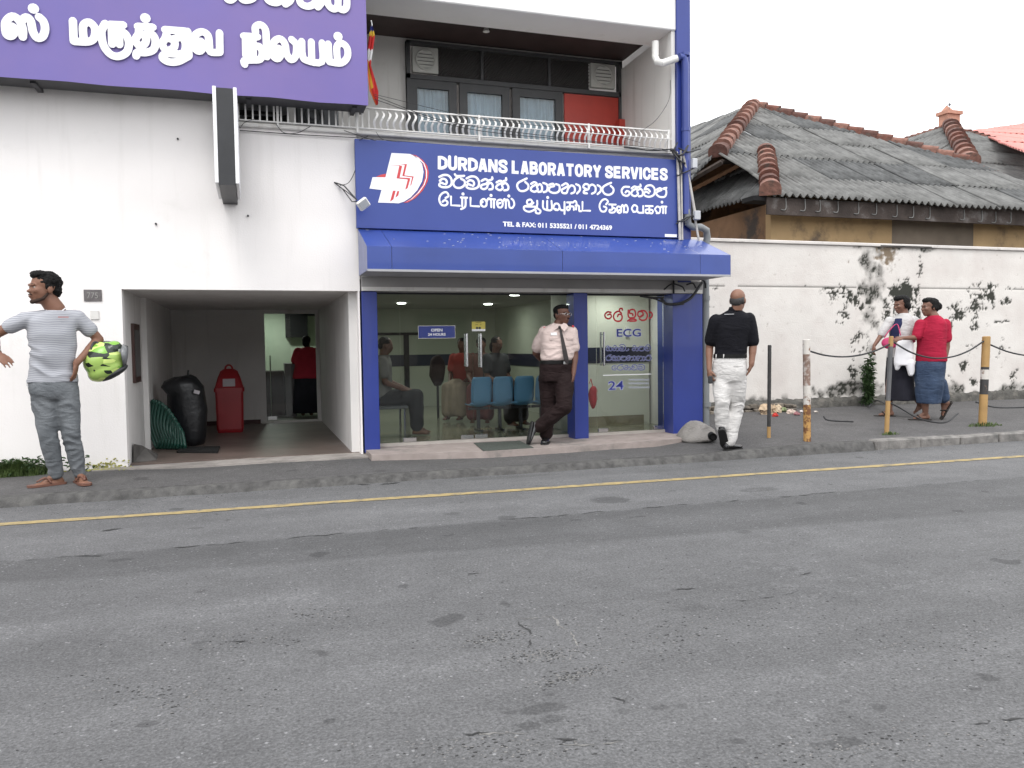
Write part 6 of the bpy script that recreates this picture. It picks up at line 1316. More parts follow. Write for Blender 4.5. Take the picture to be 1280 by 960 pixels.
    def finish(s, skin, smooth_it=4):
        me = remesh(s.body, s.vox, smooth_it); o = link('body', me, skin, s.root); o['org'] = (0, 0, 0); s.bo = o
    def cloth(s, name, mb, mt, vox=None, it=4, fold=None):
        me = remesh(mb, vox or s.vox*1.25, it, fold); o = link(name, me, mt, s.root); o['org'] = (0, 0, 0); return o
    def hair(s, name, prims, mt, bumpy=.006, vox=.008):
        m_ = MB()
        for p, r in prims: m_.ell(s.hf(*p), tuple(q*s.hk for q in r), s.hM, n=18)
        return s.cloth(name, m_, mt, vox, 2, lambda p: bumpy*noise.noise(p*38)+bumpy*.6*noise.noise(p*80))
def skin(name, c): return mat(name, c, .55, .06, 8, .08, 90, spec=.4)
hair_m = mat('dark_hair', (.006, .0055, .0055), .75, .25, 30, .3, 120, spec=.2)
def folds(amp, sx=5, sz=24, zc=(), base=.35, seed=0):
    def f(p):
        w_ = base
        for c, r in zc: w_ += math.exp(-((p.z-c)/r)**2)
        a = noise.noise(Vector((p.x*7+seed, p.y*7, p.z*2)))*1.4
        q = Vector((p.x*sx, p.y*sx, (p.z+a*.05+p.x*.5*math.sin(p.z*7+seed))*sz*.55))
        r1 = 1-abs(noise.noise(q))*2.4; m = .5+noise.noise(p*5+Vector((0, seed, 3)))
        return amp*(w_*max(0, m)*(r1-.5)*.62+.55*noise.noise(p*7+Vector((seed, 0, 0))))
    return f

# --- man in grey striped t-shirt
sk1 = skin('brown_skin', (.185, .088, .055))
p = Person('young man in a grey striped t-shirt and grey jeans at the left border', (72, 606), aG(72, 606))
P = p.P
p.head(P(56, 362.5), 42.5/p.s, -68, -4, neck=P(69, 388, .01))
nk = P(69, 389); shL, shR = P(35.5, 399, -.02), P(93, 397, .02)
chest = [(P(69, 388), .07, .065), (P(67, 393), .15, .085), (P(65, 402), .205, .105), (P(65, 418), .20, .12), (P(66, 440), .185, .115), (P(66, 458), .19, .115), (P(66, 474), .205, .12), (P(66, 486), .20, .12), (P(67, 494), .17, .11)]
p.torso(p.body, [(c, a-.02, b-.015) for c, a, b in chest[1:]], 8)
eL, wL = P(4, 419, .03), P(9, 441, -.12); eR, wR = P(117, 425, .06), P(91, 455, -.10)
chainseg(p.body, [shL, eL, wL], [.058, .043, .029]); chainseg(p.body, [shR, eR, wR], [.060, .045, .030])
seg(p.body, eL.lerp(wL, .15), eL.lerp(wL, .45), .044, .040); seg(p.body, eR.lerp(wR, .15), eR.lerp(wR, .45), .047, .042)
p.hand(wL, P(21, 452, -.2)-wL, Vector((.1, .5, -.8)), -1, .25, 1.08, 1.3); p.hand(wR, P(89.5, 480, -.1)-wR, Vector((-.8, .3, -.1)), 1, .35, 1.08)
hL, kL, aL = P(57, 492, .0), P(61, 541, -.03), P(70, 594, .02); hR, kR, aR = P(80, 492, .0), P(86, 539, -.04), P(96, 594, .0)
for a in ((hL, kL, aL), (hR, kR, aR)): chainseg(p.body, a, [.08, .058, .036])
tL = Vector((-1, -.25, 0)); tR = Vector((.25, -1, 0)); p.foot(aL+Vector((0, 0, -.004)), tL, 1.12); p.foot(aR+Vector((0, 0, -.004)), tR, 1.12)
p.finish(sk1); p.eyes()
p.hair('hair', [((0, .022, .052), (.080, .092, .073)), ((0, -.03, .090), (.064, .058, .032)), ((0, -.060, .098), (.048, .022, .018)), ((0, .062, .0), (.066, .048, .06)), ((.066, .008, .022), (.014, .028, .035)), ((-.066, .008, .022), (.014, .028, .035))], hair_m, .009, .006)
MB_b = MB()
for sx in (-1, 1):
    seg(MB_b, p.hf(sx*.058, .0, -.035), p.hf(sx*.053, -.022, -.068), .009*p.hk, .012*p.hk); seg(MB_b, p.hf(sx*.053, -.022, -.068), p.hf(sx*.026, -.060, -.090), .012*p.hk, .014*p.hk); seg(MB_b, p.hf(sx*.026, -.060, -.090), p.hf(0, -.070, -.094), .014*p.hk, .016*p.hk)
seg(MB_b, p.hf(-.022, -.086, -.047), p.hf(.022, -.086, -.047), .006*p.hk, .006*p.hk)
p.cloth('beard', MB_b, mat('beard_hair', (.040, .024, .018), .8, .2), .005, 2)
shirt = MB(); p.torso(shirt, [(c+Vector((0, -.004, 0)), a+.004, b+.008) for c, a, b in chest[:-1]]+[(P(66, 474), .215, .13), (P(66, 477), .216, .132)], 8)
seg(shirt, P(68, 393), shL, .050, .066); seg(shirt, P(70, 393), shR, .050, .068); chainseg(shirt, [shL+Vector((.02, 0, -.005)), shL.lerp(eL, .50)], [.072, .068]); chainseg(shirt, [shR+Vector((-.02, 0, -.005)), shR.lerp(eR, .56)], [.076, .073])
tee = bpy.data.materials.new('striped_tshirt'); tee.use_nodes = True; n_ = tee.node_tree; b_ = n_.nodes['Principled BSDF']; b_.inputs['Roughness'].default_value = .85
tc = n_.nodes.new('ShaderNodeTexCoord'); nz2 = n_.nodes.new('ShaderNodeTexNoise'); nz2.inputs['Scale'].default_value = 5; lnk(n_, tc.outputs['Object'], nz2.inputs['Vector'])
sx_ = n_.nodes.new('ShaderNodeSeparateXYZ'); lnk(n_, tc.outputs['Object'], sx_.inputs[0])
def mth(op, a, b=None):
    q = n_.nodes.new('ShaderNodeMath'); q.operation = op
    for i, v in enumerate((a, b)):
        if v is None: continue
        if isinstance(v, (int, float)): q.inputs[i].default_value = v
        else: lnk(n_, v, q.inputs[i])
    return q.outputs[0]
ph = mth('ADD', mth('MULTIPLY', sx_.outputs[2], 400.0), mth('MULTIPLY', nz2.outputs[0], 16.0)); st_ = mth('SINE', ph)
mr_ = n_.nodes.new('ShaderNodeMapRange'); mr_.inputs[1].default_value = -.2; mr_.inputs[2].default_value = .7; lnk(n_, st_, mr_.inputs[0])
mxx = n_.nodes.new('ShaderNodeMixRGB'); lnk(n_, mr_.outputs[0], mxx.inputs[0]); mxx.inputs[1].default_value = (.25, .255, .285, 1); mxx.inputs[2].default_value = (.42, .43, .455, 1); lnk(n_, mxx.outputs[0], b_.inputs['Base Color'])
p.cloth('t_shirt', shirt, tee, .010, 4, folds(.018, 4, 18, ((P(0, 462).z, .12), (P(0, 440).z, .10)), .5))
MB().tube(crom([P(58.5, 388, -.02), P(61, 391.5, -.062), P(66, 395.5, -.092), P(73, 391.5, -.074), P(79, 386, -.02)], 4), .0065, 6).build('collar_trim', white_ink, p.root, off=(0, 0, 0), smooth='all')
MB().obox(Matrix.Translation(P(77, 397.5, -.128)), .085, .004, .007).build('pocket_trim', mat('pinkish_trim', (.5, .22, .2), .8, .1), p.root, off=(0, 0, 0))
tr = MB(); p.torso(tr, [(P(66, 470), .188, .115), (P(66, 480), .205, .135), (P(67, 490), .205, .14), (P(67, 498), .16, .12)], 8)
chainseg(tr, [hL+Vector((-.01, 0, .02)), kL, aL+Vector((0, 0, .015))], [.112, .086, .066]); chainseg(tr, [hR+Vector((.0, 0, .02)), kR, aR+Vector((0, 0, .015))], [.112, .086, .066])
jm = mat('grey_jeans', (.125, .135, .145), .85, .10, 6, .25, 120, wrinkle=.6, col2=(.19, .20, .21), c2scale=3, c2lo=.45, c2hi=.8)
p.cloth('jeans', tr, jm, .010, 12, folds(.020, 5, 22, ((kL.z-.06, .12), (.14, .10), (P(0, 505).z, .06)), .4, 3))
sandm = mat('brown_sandal', (.14, .06, .04), .6, .1)
for a_, t_ in ((aL, tL), (aR, tR)):
    t_ = t_.normalized(); sd_ = Vector((-t_.y, t_.x, 0)); c = Vector((a_.x, a_.y, .0)); pts = []
    for y, w_ in ((-.075, .025), (-.06, .036), (0, .038), (.08, .045), (.14, .050), (.19, .042), (.215, .022)): pts.append((y, w_))
    o1 = [c+t_*y*1.1+sd_*w_*1.1 for y, w_ in pts]+[c+t_*y*1.1-sd_*w_*1.1 for y, w_ in reversed(pts)]; n__ = len(o1)
    so = MB().add([q+Vector((0, 0, .0)) for q in o1]+[q+Vector((0, 0, .02)) for q in o1], [tuple(reversed(range(n__))), tuple(range(n__, 2*n__))]+[(i, (i+1) % n__, n__+(i+1) % n__, n__+i) for i in range(n__)]).build('sandal', sandm, p.root, off=(0, 0, 0))
    MB().tube(crom([c+t_*.05+sd_*.048+Vector((0, 0, .025)), c+t_*.085+sd_*.02+Vector((0, 0, .075)), c+t_*.16+Vector((0, 0, .045))], 5), .008, 6).tube(crom([c+t_*.05-sd_*.048+Vector((0, 0, .025)), c+t_*.085-sd_*.02+Vector((0, 0, .075)), c+t_*.16+Vector((0, 0, .045))], 5), .008, 6).build('strap', sandm, so, off=(0, 0, 0), smooth='all')
wv_ = (wL-eL).normalized(); MB().tube([wL-wv_*.035, wL-wv_*.012], .034, 14).build('wristwatch', steel, p.root, off=(0, 0, 0))
# helmet on the forearm
hc = p.root.matrix_basis @ P(124, 452, .06) if False else None
rz_ = -math.atan2(p.g.x, p.g.y); R3 = Matrix.Rotation(rz_, 3, 'Z'); tow = lambda v: p.g+R3 @ Vector(v)
hp = tow(P(122.5, 453, .02)); hm = thing('motorcycle_helmet', 'lime green and black motorcycle helmet on the arm of the man at left', 'helmet', hp, rz_)
lime = bpy.data.materials.new('helmet_graphics'); lime.use_nodes = True; n_ = lime.node_tree; b_ = n_.nodes['Principled BSDF']; b_.inputs['Roughness'].default_value = .25
tc = n_.nodes.new('ShaderNodeTexCoord'); mp_ = n_.nodes.new('ShaderNodeMapping'); mp_.inputs['Rotation'].default_value = (.3, .7, .2); lnk(n_, tc.outputs['Object'], mp_.inputs[0])
mp_.inputs['Scale'].default_value = (1, 1, 3.2); mp_.inputs['Rotation'].default_value = (.4, .65, .3)
dn = n_.nodes.new('ShaderNodeTexNoise'); dn.inputs['Scale'].default_value = 5; lnk(n_, tc.outputs['Object'], dn.inputs['Vector'])
dm = n_.nodes.new('ShaderNodeMixRGB'); dm.inputs[0].default_value = .10; lnk(n_, mp_.outputs[0], dm.inputs[1]); lnk(n_, dn.outputs['Color'], dm.inputs[2])
wvn = n_.nodes.new('ShaderNodeTexVoronoi'); wvn.inputs['Scale'].default_value = 11; lnk(n_, dm.outputs[0], wvn.inputs['Vector'])
sc3 = n_.nodes.new('ShaderNodeSeparateColor'); lnk(n_, wvn.outputs['Color'], sc3.inputs[0])
rp = n_.nodes.new('ShaderNodeValToRGB'); rp.color_ramp.interpolation = 'CONSTANT'; el = rp.color_ramp.elements; el[0].position = 0; el[0].color = (.015, .02, .015, 1); el[1].position = .10; el[1].color = (.20, .42, .06, 1)
for ps_, c_ in ((.24, (.34, .50, .12, 1)), (.52, (.62, .68, .58, 1)), (.60, (.38, .55, .14, 1)), (.80, (.60, .74, .22, 1)), (.90, (.02, .03, .02, 1))): e_ = el.new(ps_); e_.color = c_
lnk(n_, sc3.outputs[0], rp.inputs[0]); lnk(n_, rp.outputs[0], b_.inputs['Base Color'])
Mh = Matrix.Rotation(math.radians(-28), 3, 'Y')*1.0
hm.scale = (1.14, 1.14, 1.22)
g = MB(); g.ell((0, 0, .02), (.165, .150, .135), Mh, n=26); g.ell(Mh @ Vector((-.01, 0, -.055)), (.155, .135, .09), Mh, n=24); g.ell(Mh @ Vector((.10, -.03, .05)), (.085, .10, .065), Mh, n=18)
me = remesh(g, .008, 4); o = link('shell', me, lime, hm); o['org'] = (0, 0, 0)
MB().ell(Mh @ Vector((.02, 0, -.115)), (.125, .115, .035), Mh, n=20).build('neck_padding', black_m, hm, smooth='all', off=(0, 0, 0))
g = MB(); ring = lambda dx, w_: [Mh @ Vector((.13+dx+.03*math.cos(a), -.0+.135*math.sin(a)*w_, .02+.085*math.cos(a)*w_-.05)) for a in [2*PI*k/20 for k in range(20)]]
g.loft([ring(0, 1), ring(.035, .9), ring(.06, .55)]).build('visor', mat('smoked_visor', (.16, .165, .17), .15, .05), hm, smooth='all', off=(0, 0, 0))
MB().tube(crom([Mh @ Vector((-.1, -.1, -.03)), Vector((-.09, -.07, .10)), Vector((-.05, -.03, .15)), Mh @ Vector((.03, -.10, .06))], 5), .009, 6).build('strap', black_m, hm, smooth='all', off=(0, 0, 0))

# --- security guard leaning at the column
sk2 = skin('dark_brown_skin', (.115, .052, .035))
p = Person('guard in pale pink shirt, dark tie and brown trousers leaning with crossed legs', (683, 555), aZ(683, 555, .135))
P = p.P
p.head(P(702.5, 394.5), 27/p.s, 42, -3, neck=P(698, 407, .01))
shL, shR = P(679, 416, .0), P(715, 416, .04)
chest = [(P(697, 405), .066, .06), (P(697, 409), .14, .08), (P(697, 415), .195, .10), (P(697, 425), .20, .125), (P(697, 436), .195, .145), (P(696, 447), .195, .155), (P(695, 456), .19, .145), (P(695, 466), .19, .13), (P(694, 474), .17, .12)]
p.torso(p.body, [(c, a-.025, b-.02) for c, a, b in chest[1:]], 22)
eL, wL = P(669.5, 441, .12), P(678, 452, .26); eR, wR = P(718.5, 445, .03), P(716.5, 467, -.06)
chainseg(p.body, [shL, eL, wL], [.056, .043, .03]); chainseg(p.body, [shR, eR, wR], [.056, .043, .029]); seg(p.body, eR.lerp(wR, .1), eR.lerp(wR, .4), .044, .04)
p.hand(wR, P(715.5, 480, -.09)-wR, Vector((-.9, .2, 0)), 1, .45, 1.02); p.hand(wL, P(690, 456, .26)-wL, Vector((0, .8, .2)), 1, .4)
hL, kL, aL = P(685, 474, .03), P(686, 512, .06), P(683, 545.5, .10); hR, kR, aR = P(705, 474, -.02), P(705, 508, -.12), P(673.5, 536, -.02)
for a in ((hL, kL, aL), (hR, kR, aR)): chainseg(p.body, a, [.085, .06, .042])
p.finish(sk2); p.eyes()
p.hair('hair', [((0, -.014, .078), (.062, .070, .036)), ((0, .026, .052), (.076, .088, .062)), ((0, .062, .0), (.062, .04, .05)), ((.068, .012, .018), (.009, .028, .028)), ((-.068, .012, .018), (.009, .028, .028))], hair_m, .003)
gl = MB()
for sx in (-1, 1):
    gl.tube([p.hf(sx*.030+.020*math.cos(a), -.094, .0+.014*math.sin(a)) for a in [2*PI*k/14 for k in range(15)]], .0022, 5, cap=False); gl.tube([p.hf(sx*.05, -.093, .003), p.hf(sx*.078, -.03, .006), p.hf(sx*.080, .02, .0)], .002, 5)
gl.tube([p.hf(-.01, -.097, .003), p.hf(.01, -.097, .003)], .002, 5); gl.build('spectacles', steel, p.root, off=(0, 0, 0), smooth='all')
p.hair('moustache', [((0, -.096, -.047), (.024, .007, .006))], hair_m, 0, .004)
pink = mat('pale_pink_shirt', (.54, .44, .41), .8, .04, 8, .1, 200, wrinkle=.5)
sh = MB(); p.torso(sh, [(c, a+.006, b+.006) for c, a, b in chest[:6]]+[(P(695, 451), .19, .15)], 22)
chainseg(sh, [shL+Vector((.015, 0, 0)), shL.lerp(eL, .72)], [.082, .078]); chainseg(sh, [shR+Vector((-.015, 0, 0)), shR.lerp(eR, .66)], [.080, .070])
p.cloth('shirt', sh, pink, .009, 4, folds(.016, 7, 18, ((P(0, 446).z, .06),), .5, 5))
cg = MB(); dv = p.dirv(30)
cg.add([P(692, 404, -.06), P(699, 409, -.125), P(691, 415, -.13), P(687, 409, -.09)], [(0, 1, 2, 3)]); cg.add([P(706, 403, -.05), P(699, 409, -.125), P(705, 415, -.135), P(710, 409, -.08)], [(0, 3, 2, 1)])
o = cg.build('collar', pink, p.root, off=(0, 0, 0)); o.modifiers.new('t', 'SOLIDIFY').thickness = .006
tie = mat('dark_tie', (.013, .008, .008), .6, .1)
T_ = [(P(699, 409, -.132), .014), (P(700, 412, -.137), .012), (P(702.5, 425, -.152), .019), (P(705, 438, -.172), .026), (P(707, 449, -.178), .029), (P(708.5, 455, -.176), .012)]
g = MB(); g.loft([[c+Vector((sx*w_, sy*.004, 0)) for sx, sy in ((-1, -1), (1, -1), (1, 1), (-1, 1))] for c, w_ in T_]); g.build('tie', tie, p.root, off=(0, 0, 0)); MB().ell(P(699, 410, -.135), (.017, .012, .018), n=10).build('tie_knot', tie, p.root, off=(0, 0, 0), smooth='all')
for c, rx in ((P(683.5, 411.5, -.01), -.35), (P(713, 410, .03), .3)): 
    e = MB().obox(Matrix.Translation(c+Vector((0, -.01, .018))) @ Matrix.Rotation(rx, 4, 'Y'), .085, .075, .014, c=.004).build('epaulette', black_m, p.root, off=(0, 0, 0)); MB().obox(Matrix.Translation(c+Vector((math.copysign(.028, rx), -.012, .013))) @ Matrix.Rotation(rx, 4, 'Y'), .022, .078, .018).build('red_bar', red_ink, e, off=(0, 0, 0))
MB().obox(Matrix.Translation(P(692, 418, -.137)) @ Matrix.Rotation(.35, 4, 'Z'), .075, .006, .032).build('name_badge', white_ink, p.root, off=(0, 0, 0))
for c in (P(692, 424, -.146), P(712, 424, -.085)): MB().obox(Matrix.Translation(c) @ Matrix.Rotation(.3 if c.x < .25 else .6, 4, 'Z'), .10, .008, .030, c=.003).build('pocket_flap', pink, p.root, off=(0, 0, 0))
trm = mat('dark_brown_trousers', (.015, .0075, .0075), .8, .12, 6, .1, 100, wrinkle=.6)
tr = MB(); p.torso(tr, [(P(695, 450), .188, .142), (P(695, 458), .20, .150), (P(695, 470), .20, .14), (P(695, 477), .19, .135)], 22)
chainseg(tr, [hL, kL, aL+Vector((0, 0, .02))], [.12, .094, .082]); chainseg(tr, [hR, kR, aR+Vector((.01, 0, .03))], [.125, .098, .080])
p.cloth('trousers', tr, trm, .010, 10, folds(.016, 5, 18, ((kL.z, .12), (.12, .08)), .4, 9))
bl = MB(); p.torso(bl, [(P(695.3, 450.5), .198, .155), (P(695.2, 454.5), .200, .157)], 22); bl.build('belt', mat('black_belt', (.006, .006, .006), .5, .1, spec=.2), p.root, off=(0, 0, 0), smooth=True)
MB().obox(Matrix.Translation(P(706.5, 453.5, -.172)) @ Matrix.Rotation(.3, 4, 'Z'), .05, .010, .034, c=.004).build('belt_buckle', steel, p.root, off=(0, 0, 0))
shoem = mat('black_leather', (.010, .010, .011), .25, .1, 20, coat=.4)
p.shoe(aL+Vector((0, 0, .012)), Vector((-.15, -1, 0)), shoem, 1.05); p.shoe(aR+Vector((-.01, 0, .0)), Vector((-.22, -.25, -1)), shoem, 1.0, upv=(.9, .3, .2))

# --- man in black polo walking away
sk3 = skin('medium_brown_skin', (.20, .10, .065))
p = Person('balding man in black polo shirt and white trousers, seen from behind', (912, 563), aG(912, 564))
P = p.P
p.head(P(922, 375.5), 29/p.s, 163, 0, neck=P(919, 393, .0))
shL, shR = P(894.5, 401, -.02), P(936, 400, .0)
chest = [(P(918, 387), .065, .065), (P(917, 391.5), .13, .085), (P(916, 397), .20, .105), (P(915, 410), .205, .125), (P(914, 425), .18, .12), (P(913.5, 438), .17, .115), (P(912, 448), .18, .12), (P(912, 462), .19, .13), (P(912, 474), .16, .11)]
p.torso(p.body, [(c, a-.02, b-.02) for c, a, b in chest[1:]], 170)
eL, wL = P(887.5, 434, .04), P(887.5, 461, -.06); eR, wR = P(940, 431, .03), P(938, 455, -.04)
chainseg(p.body, [shL, eL, wL], [.058, .044, .03]); chainseg(p.body, [shR, eR, wR], [.058, .045, .031]); seg(p.body, eR.lerp(wR, .1), eR.lerp(wR, .4), .046, .043); seg(p.body, eL.lerp(wL, .1), eL.lerp(wL, .4), .045, .041)
p.hand(wL, P(889, 475, -.09)-wL, Vector((.6, .6, .1)), 1, .9, 1.05); p.hand(wR, P(932.5, 470, -.02)-wR, Vector((-1, 0, 0)), 1, .25, 1.0)
hL, kL, aL = P(904, 474, .0), P(902.5, 503, -.08), P(903.5, 535, -.02); hR, kR, aR = P(921, 474, .0), P(920, 508, .07), P(911.5, 551, .02)
for a in ((hL, kL, aL), (hR, kR, aR)): chainseg(p.body, a, [.085, .058, .042])
p.finish(sk3)
p.hair('hair', [((.054, .025, .0), (.020, .052, .042)), ((-.054, .025, .0), (.020, .052, .042)), ((0, .075, -.006), (.056, .026, .044)), ((0, .062, -.03), (.055, .03, .03))], mat('cropped_grey_hair', (.035, .032, .032), .7, .3, 60), .002)
sh = MB(); p.torso(sh, [(c, a+.006, b+.006) for c, a, b in chest[:6]]+[(P(912.5, 444), .18, .125)], 170)
chainseg(sh, [shL+Vector((.015, 0, 0)), shL.lerp(eL, .72)], [.088, .076]); chainseg(sh, [shR+Vector((-.015, 0, 0)), shR.lerp(eR, .82)], [.088, .076])
blackc = mat('black_polo_cloth', (.006, .006, .009), .9, .12, 8, .15, 150, wrinkle=.5); p.cloth('polo_shirt', sh, blackc, .009, 4, folds(.009, 5, 13, ((P(0, 438).z, .06),), .5, 12))
cg = MB(); p.torso(cg, [(P(919, 383.5), .066, .066), (P(918.5, 390), .088, .082)], 170, n=20); cg.build('collar', blackc, p.root, off=(0, 0, 0), smooth='all')
MB().obox(Matrix.Translation(P(911.5, 392.6, -.112)), .105, .004, .008).build('collar_print', mat('grey_print', (.35, .35, .36), .7, .05), p.root, off=(0, 0, 0))
wt = mat('white_trouser_cloth', (.56, .545, .53), .8, .05, 6, .2, 120, wrinkle=.7)
tr = MB(); p.torso(tr, [(P(912.5, 443), .172, .118), (P(912, 452), .185, .13), (P(912, 464), .195, .14), (P(912, 476), .18, .13)], 170)
chainseg(tr, [hL, kL, aL+Vector((0, 0, .03))], [.118, .090, .078]); chainseg(tr, [hR, kR, aR+Vector((0, 0, .01))], [.118, .092, .078])
for v, q in ((P(905.5, 463, -.035), .085), (P(918.5, 463, -.035), .085)): tr.ell(v, (q, .10, .12), n=16)
p.cloth('trousers', tr, wt, .010, 14, folds(.020, 5, 22, ((kR.z, .16), (.2, .14)), .45, 15))
bl = MB(); p.torso(bl, [(P(912.6, 441.8), .184, .128), (P(912.5, 446.5), .186, .130)], 170); bl.build('belt', mat('black_belt', (.006, .006, .006), .5, .1, spec=.2), p.root, off=(0, 0, 0), smooth=True)
for bx_ in (896, 905, 921.5, 930.5): MB().obox(Matrix.Translation(P(bx_, 444.2, -.132+.0009*abs(bx_-912.5)**1.5)), .012, .008, .048).build('belt_loop', wt, p.root, off=(0, 0, 0))
MB().obox(Matrix.Translation(P(922, 456.5, -.148)), .10, .003, .004).build('pocket_slit', mat('shadow_slit', (.12, .115, .11), .9, .1), p.root, off=(0, 0, 0))
p.shoe(aR+Vector((0, 0, -.002)), Vector((.62, .75, 0)), shoem, 1.05); p.shoe(aL+Vector((0, 0, .0)), Vector((.15, .55, -.75)), shoem, 1.05, upv=(0, .75, .55))
MB().obox(Matrix.Translation(P(889, 473, -.1)), .05, .03, .09, c=.01).build('phone', black_m, p.root, off=(0, 0, 0)); bpy.context.view_layer.update()

# --- woman in white top carrying bags
p = Person('woman in a white and navy top and dark skirt carrying a white bundle', (1109, 519), aG(1109, 520))
P = p.P
sk4 = skin('woman_brown_skin', (.17, .085, .058))
p.head(P(1124.5, 381), 23/p.s, -45, 8, neck=P(1127, 394, .01))
shL, shR = P(1111, 401, -.03), P(1140, 401.5, .02)
chest = [(P(1127, 391.5), .06, .058), (P(1126.5, 395), .12, .075), (P(1126, 400), .16, .095), (P(1125, 412), .17, .12), (P(1124, 425), .15, .11), (P(1123, 437), .165, .12), (P(1123, 447), .18, .13), (P(1123, 456), .18, .13)]
p.torso(p.body, [(c, a-.02, b-.02) for c, a, b in chest[1:]], -35)
eL, wL = P(1103, 417, -.08), P(1094.5, 431, -.2); eR, wR = P(1146, 421, -.05), P(1128, 423, -.24)
chainseg(p.body, [shL, eL, wL], [.05, .038, .026]); chainseg(p.body, [shR, eR, wR], [.05, .038, .026])
p.hand(wL, P(1091, 445, -.24)-wL, Vector((.7, .4, 0)), 1, .7, .92); p.hand(wR, P(1118, 424, -.28)-wR, Vector((0, .5, -.8)), -1, .8, .92)
hL, kL, aL = P(1117, 455, .0), P(1111, 486, -.05), P(1112, 511.5, -.02); hR, kR, aR = P(1130, 455, .02), P(1135, 484, -.02), P(1146, 505, .12)
for a in ((hL, kL, aL), (hR, kR, aR)): chainseg(p.body, a, [.08, .055, .036])
p.foot(aL, Vector((-1, -.25, 0)), .95); p.foot(aR+Vector((0, 0, .02)), Vector((-.7, -.2, 0)), .95, lift=-.5)
p.finish(sk4); p.eyes()
p.hair('hair', [((0, -.012, .082), (.066, .078, .042)), ((0, .03, .045), (.086, .092, .078)), ((0, .085, -.03), (.062, .05, .06)), ((.068, .025, -.005), (.022, .04, .05)), ((-.068, .025, -.005), (.022, .04, .05))], hair_m)
whc = mat('white_blouse_cloth', (.52, .51, .505), .85, .06, 8, .1, 120, wrinkle=.5); nav = mat('navy_cloth', (.022, .028, .075), .85, .1, 8)
sh = MB(); p.torso(sh, [(c, a+.006, b+.006) for c, a, b in chest[:6]]+[(P(1123, 446), .185, .135)], -35)
chainseg(sh, [shL+Vector((.01, 0, 0)), shL.lerp(eL, .95)], [.072, .062]); chainseg(sh, [shR+Vector((-.01, 0, 0)), shR.lerp(eR, .9)], [.074, .066]); p.cloth('blouse', sh, whc, .009, 4, folds(.008, 6, 14, (), .6, 21))
nv = MB(); p.torso(nv, [(P(1126, 397.5), .11, .10), (P(1125, 404), .115, .122), (P(1123, 414), .11, .134), (P(1121, 424), .10, .124)], -35, grow=.002); p.cloth('navy_front', nv, nav, .009, 12)
skt = MB(); p.torso(skt, [(P(1123, 440), .165, .12), (P(1123, 452), .19, .14), (P(1123, 475), .20, .15), (P(1124, 499), .21, .16)], -35); p.cloth('skirt', skt, mat('dark_skirt_cloth', (.018, .018, .026), .85, .15, 5), .010, 3, folds(.014, 16, 3, (), .8, 23))
bgm = MB(); bgm.ell(P(1112, 428, -.24), (.12, .05, .085), n=18).ell(P(1132, 426, -.22), (.10, .05, .045), n=16)
MBb = remesh(bgm, .009, 2, lambda q: .010*noise.noise(q*14)); R3 = Matrix.Rotation(-math.atan2(p.g.x, p.g.y), 3, 'Z')
hb = thing('handbag', 'magenta handbag held in front by the woman in the white and navy top', 'handbag', p.g, -math.atan2(p.g.x, p.g.y)); o = link('bag_body', MBb, mat('magenta_bag', (.45, .03, .12), .5, .1, 8), hb)
MB().tube(crom([P(1106, 421, -.24), P(1112, 412, -.2), P(1120, 405, -.16), P(1124, 419, -.24)], 5), .008, 6).build('bag_strap', mat('magenta_bag', (0, 0, 0)), hb, off=(0, 0, 0), smooth='all')
cb_ = MB(); cb_.loft([[P(x, y, -.25+.05*math.cos(a_)) for x, y, a_ in r_] for r_ in ()]) if False else None
cb_ = MB(); p.torso(cb_, [(P(1128, 421, -.25), .085, .045), (P(1128, 430, -.26), .115, .055), (P(1127, 445, -.26), .125, .06), (P(1126.5, 455, -.26), .12, .055)], 0); seg(cb_, P(1121, 452, -.26), P(1120, 459, -.26), .055, .035); seg(cb_, P(1134, 452, -.26), P(1135, 465, -.26), .062, .045)
MBb = remesh(cb_, .010, 3, folds(.016, 11, 6, (), .8, 31)); wb = thing('cloth_bundle', 'bright white cloth bundle hanging in front of the dark skirt', 'cloth bundle', p.g, -math.atan2(p.g.x, p.g.y)); link('cloth', MBb, mat('bright_white_cloth', (.80, .79, .81), .8, .03), wb)
slp = mat('dark_slipper', (.02, .016, .014), .6, .1)
def slipper(p, a_, t_, k=.95, nm='sandal'):
    t_ = Vector(t_).normalized(); sd_ = Vector((0, 0, 1)).cross(t_).normalized(); upv = t_.cross(sd_); c = Vector(a_)-upv*.092*k
    o1 = [c+t_*y*1.1*k+sd_*w_*1.05*k for y, w_ in ((-.075, .025), (-.06, .036), (0, .036), (.08, .042), (.14, .047), (.19, .04), (.21, .022))]; o1 += [c+t_*y*1.1*k-sd_*w_*1.05*k for y, w_ in ((.21, .022), (.19, .04), (.14, .047), (.08, .042), (0, .036), (-.06, .036), (-.075, .025))]; n__ = len(o1)
    so = MB().add([q-upv*.006 for q in o1]+[q+upv*.010 for q in o1], [tuple(reversed(range(n__))), tuple(range(n__, 2*n__))]+[(i, (i+1) % n__, n__+(i+1) % n__, n__+i) for i in range(n__)]).build(nm, slp, p.root, off=(0, 0, 0))
    MB().tube(crom([c+t_*.06+sd_*.05*k+upv*.01, c+t_*.10+sd_*.015+upv*.062, c+t_*.10-sd_*.02+upv*.060, c+t_*.06-sd_*.05*k+upv*.01], 5), .009, 6).build('strap', slp, so, off=(0, 0, 0), smooth='all')
slipper(p, aL, (-1, -.25, 0)); 

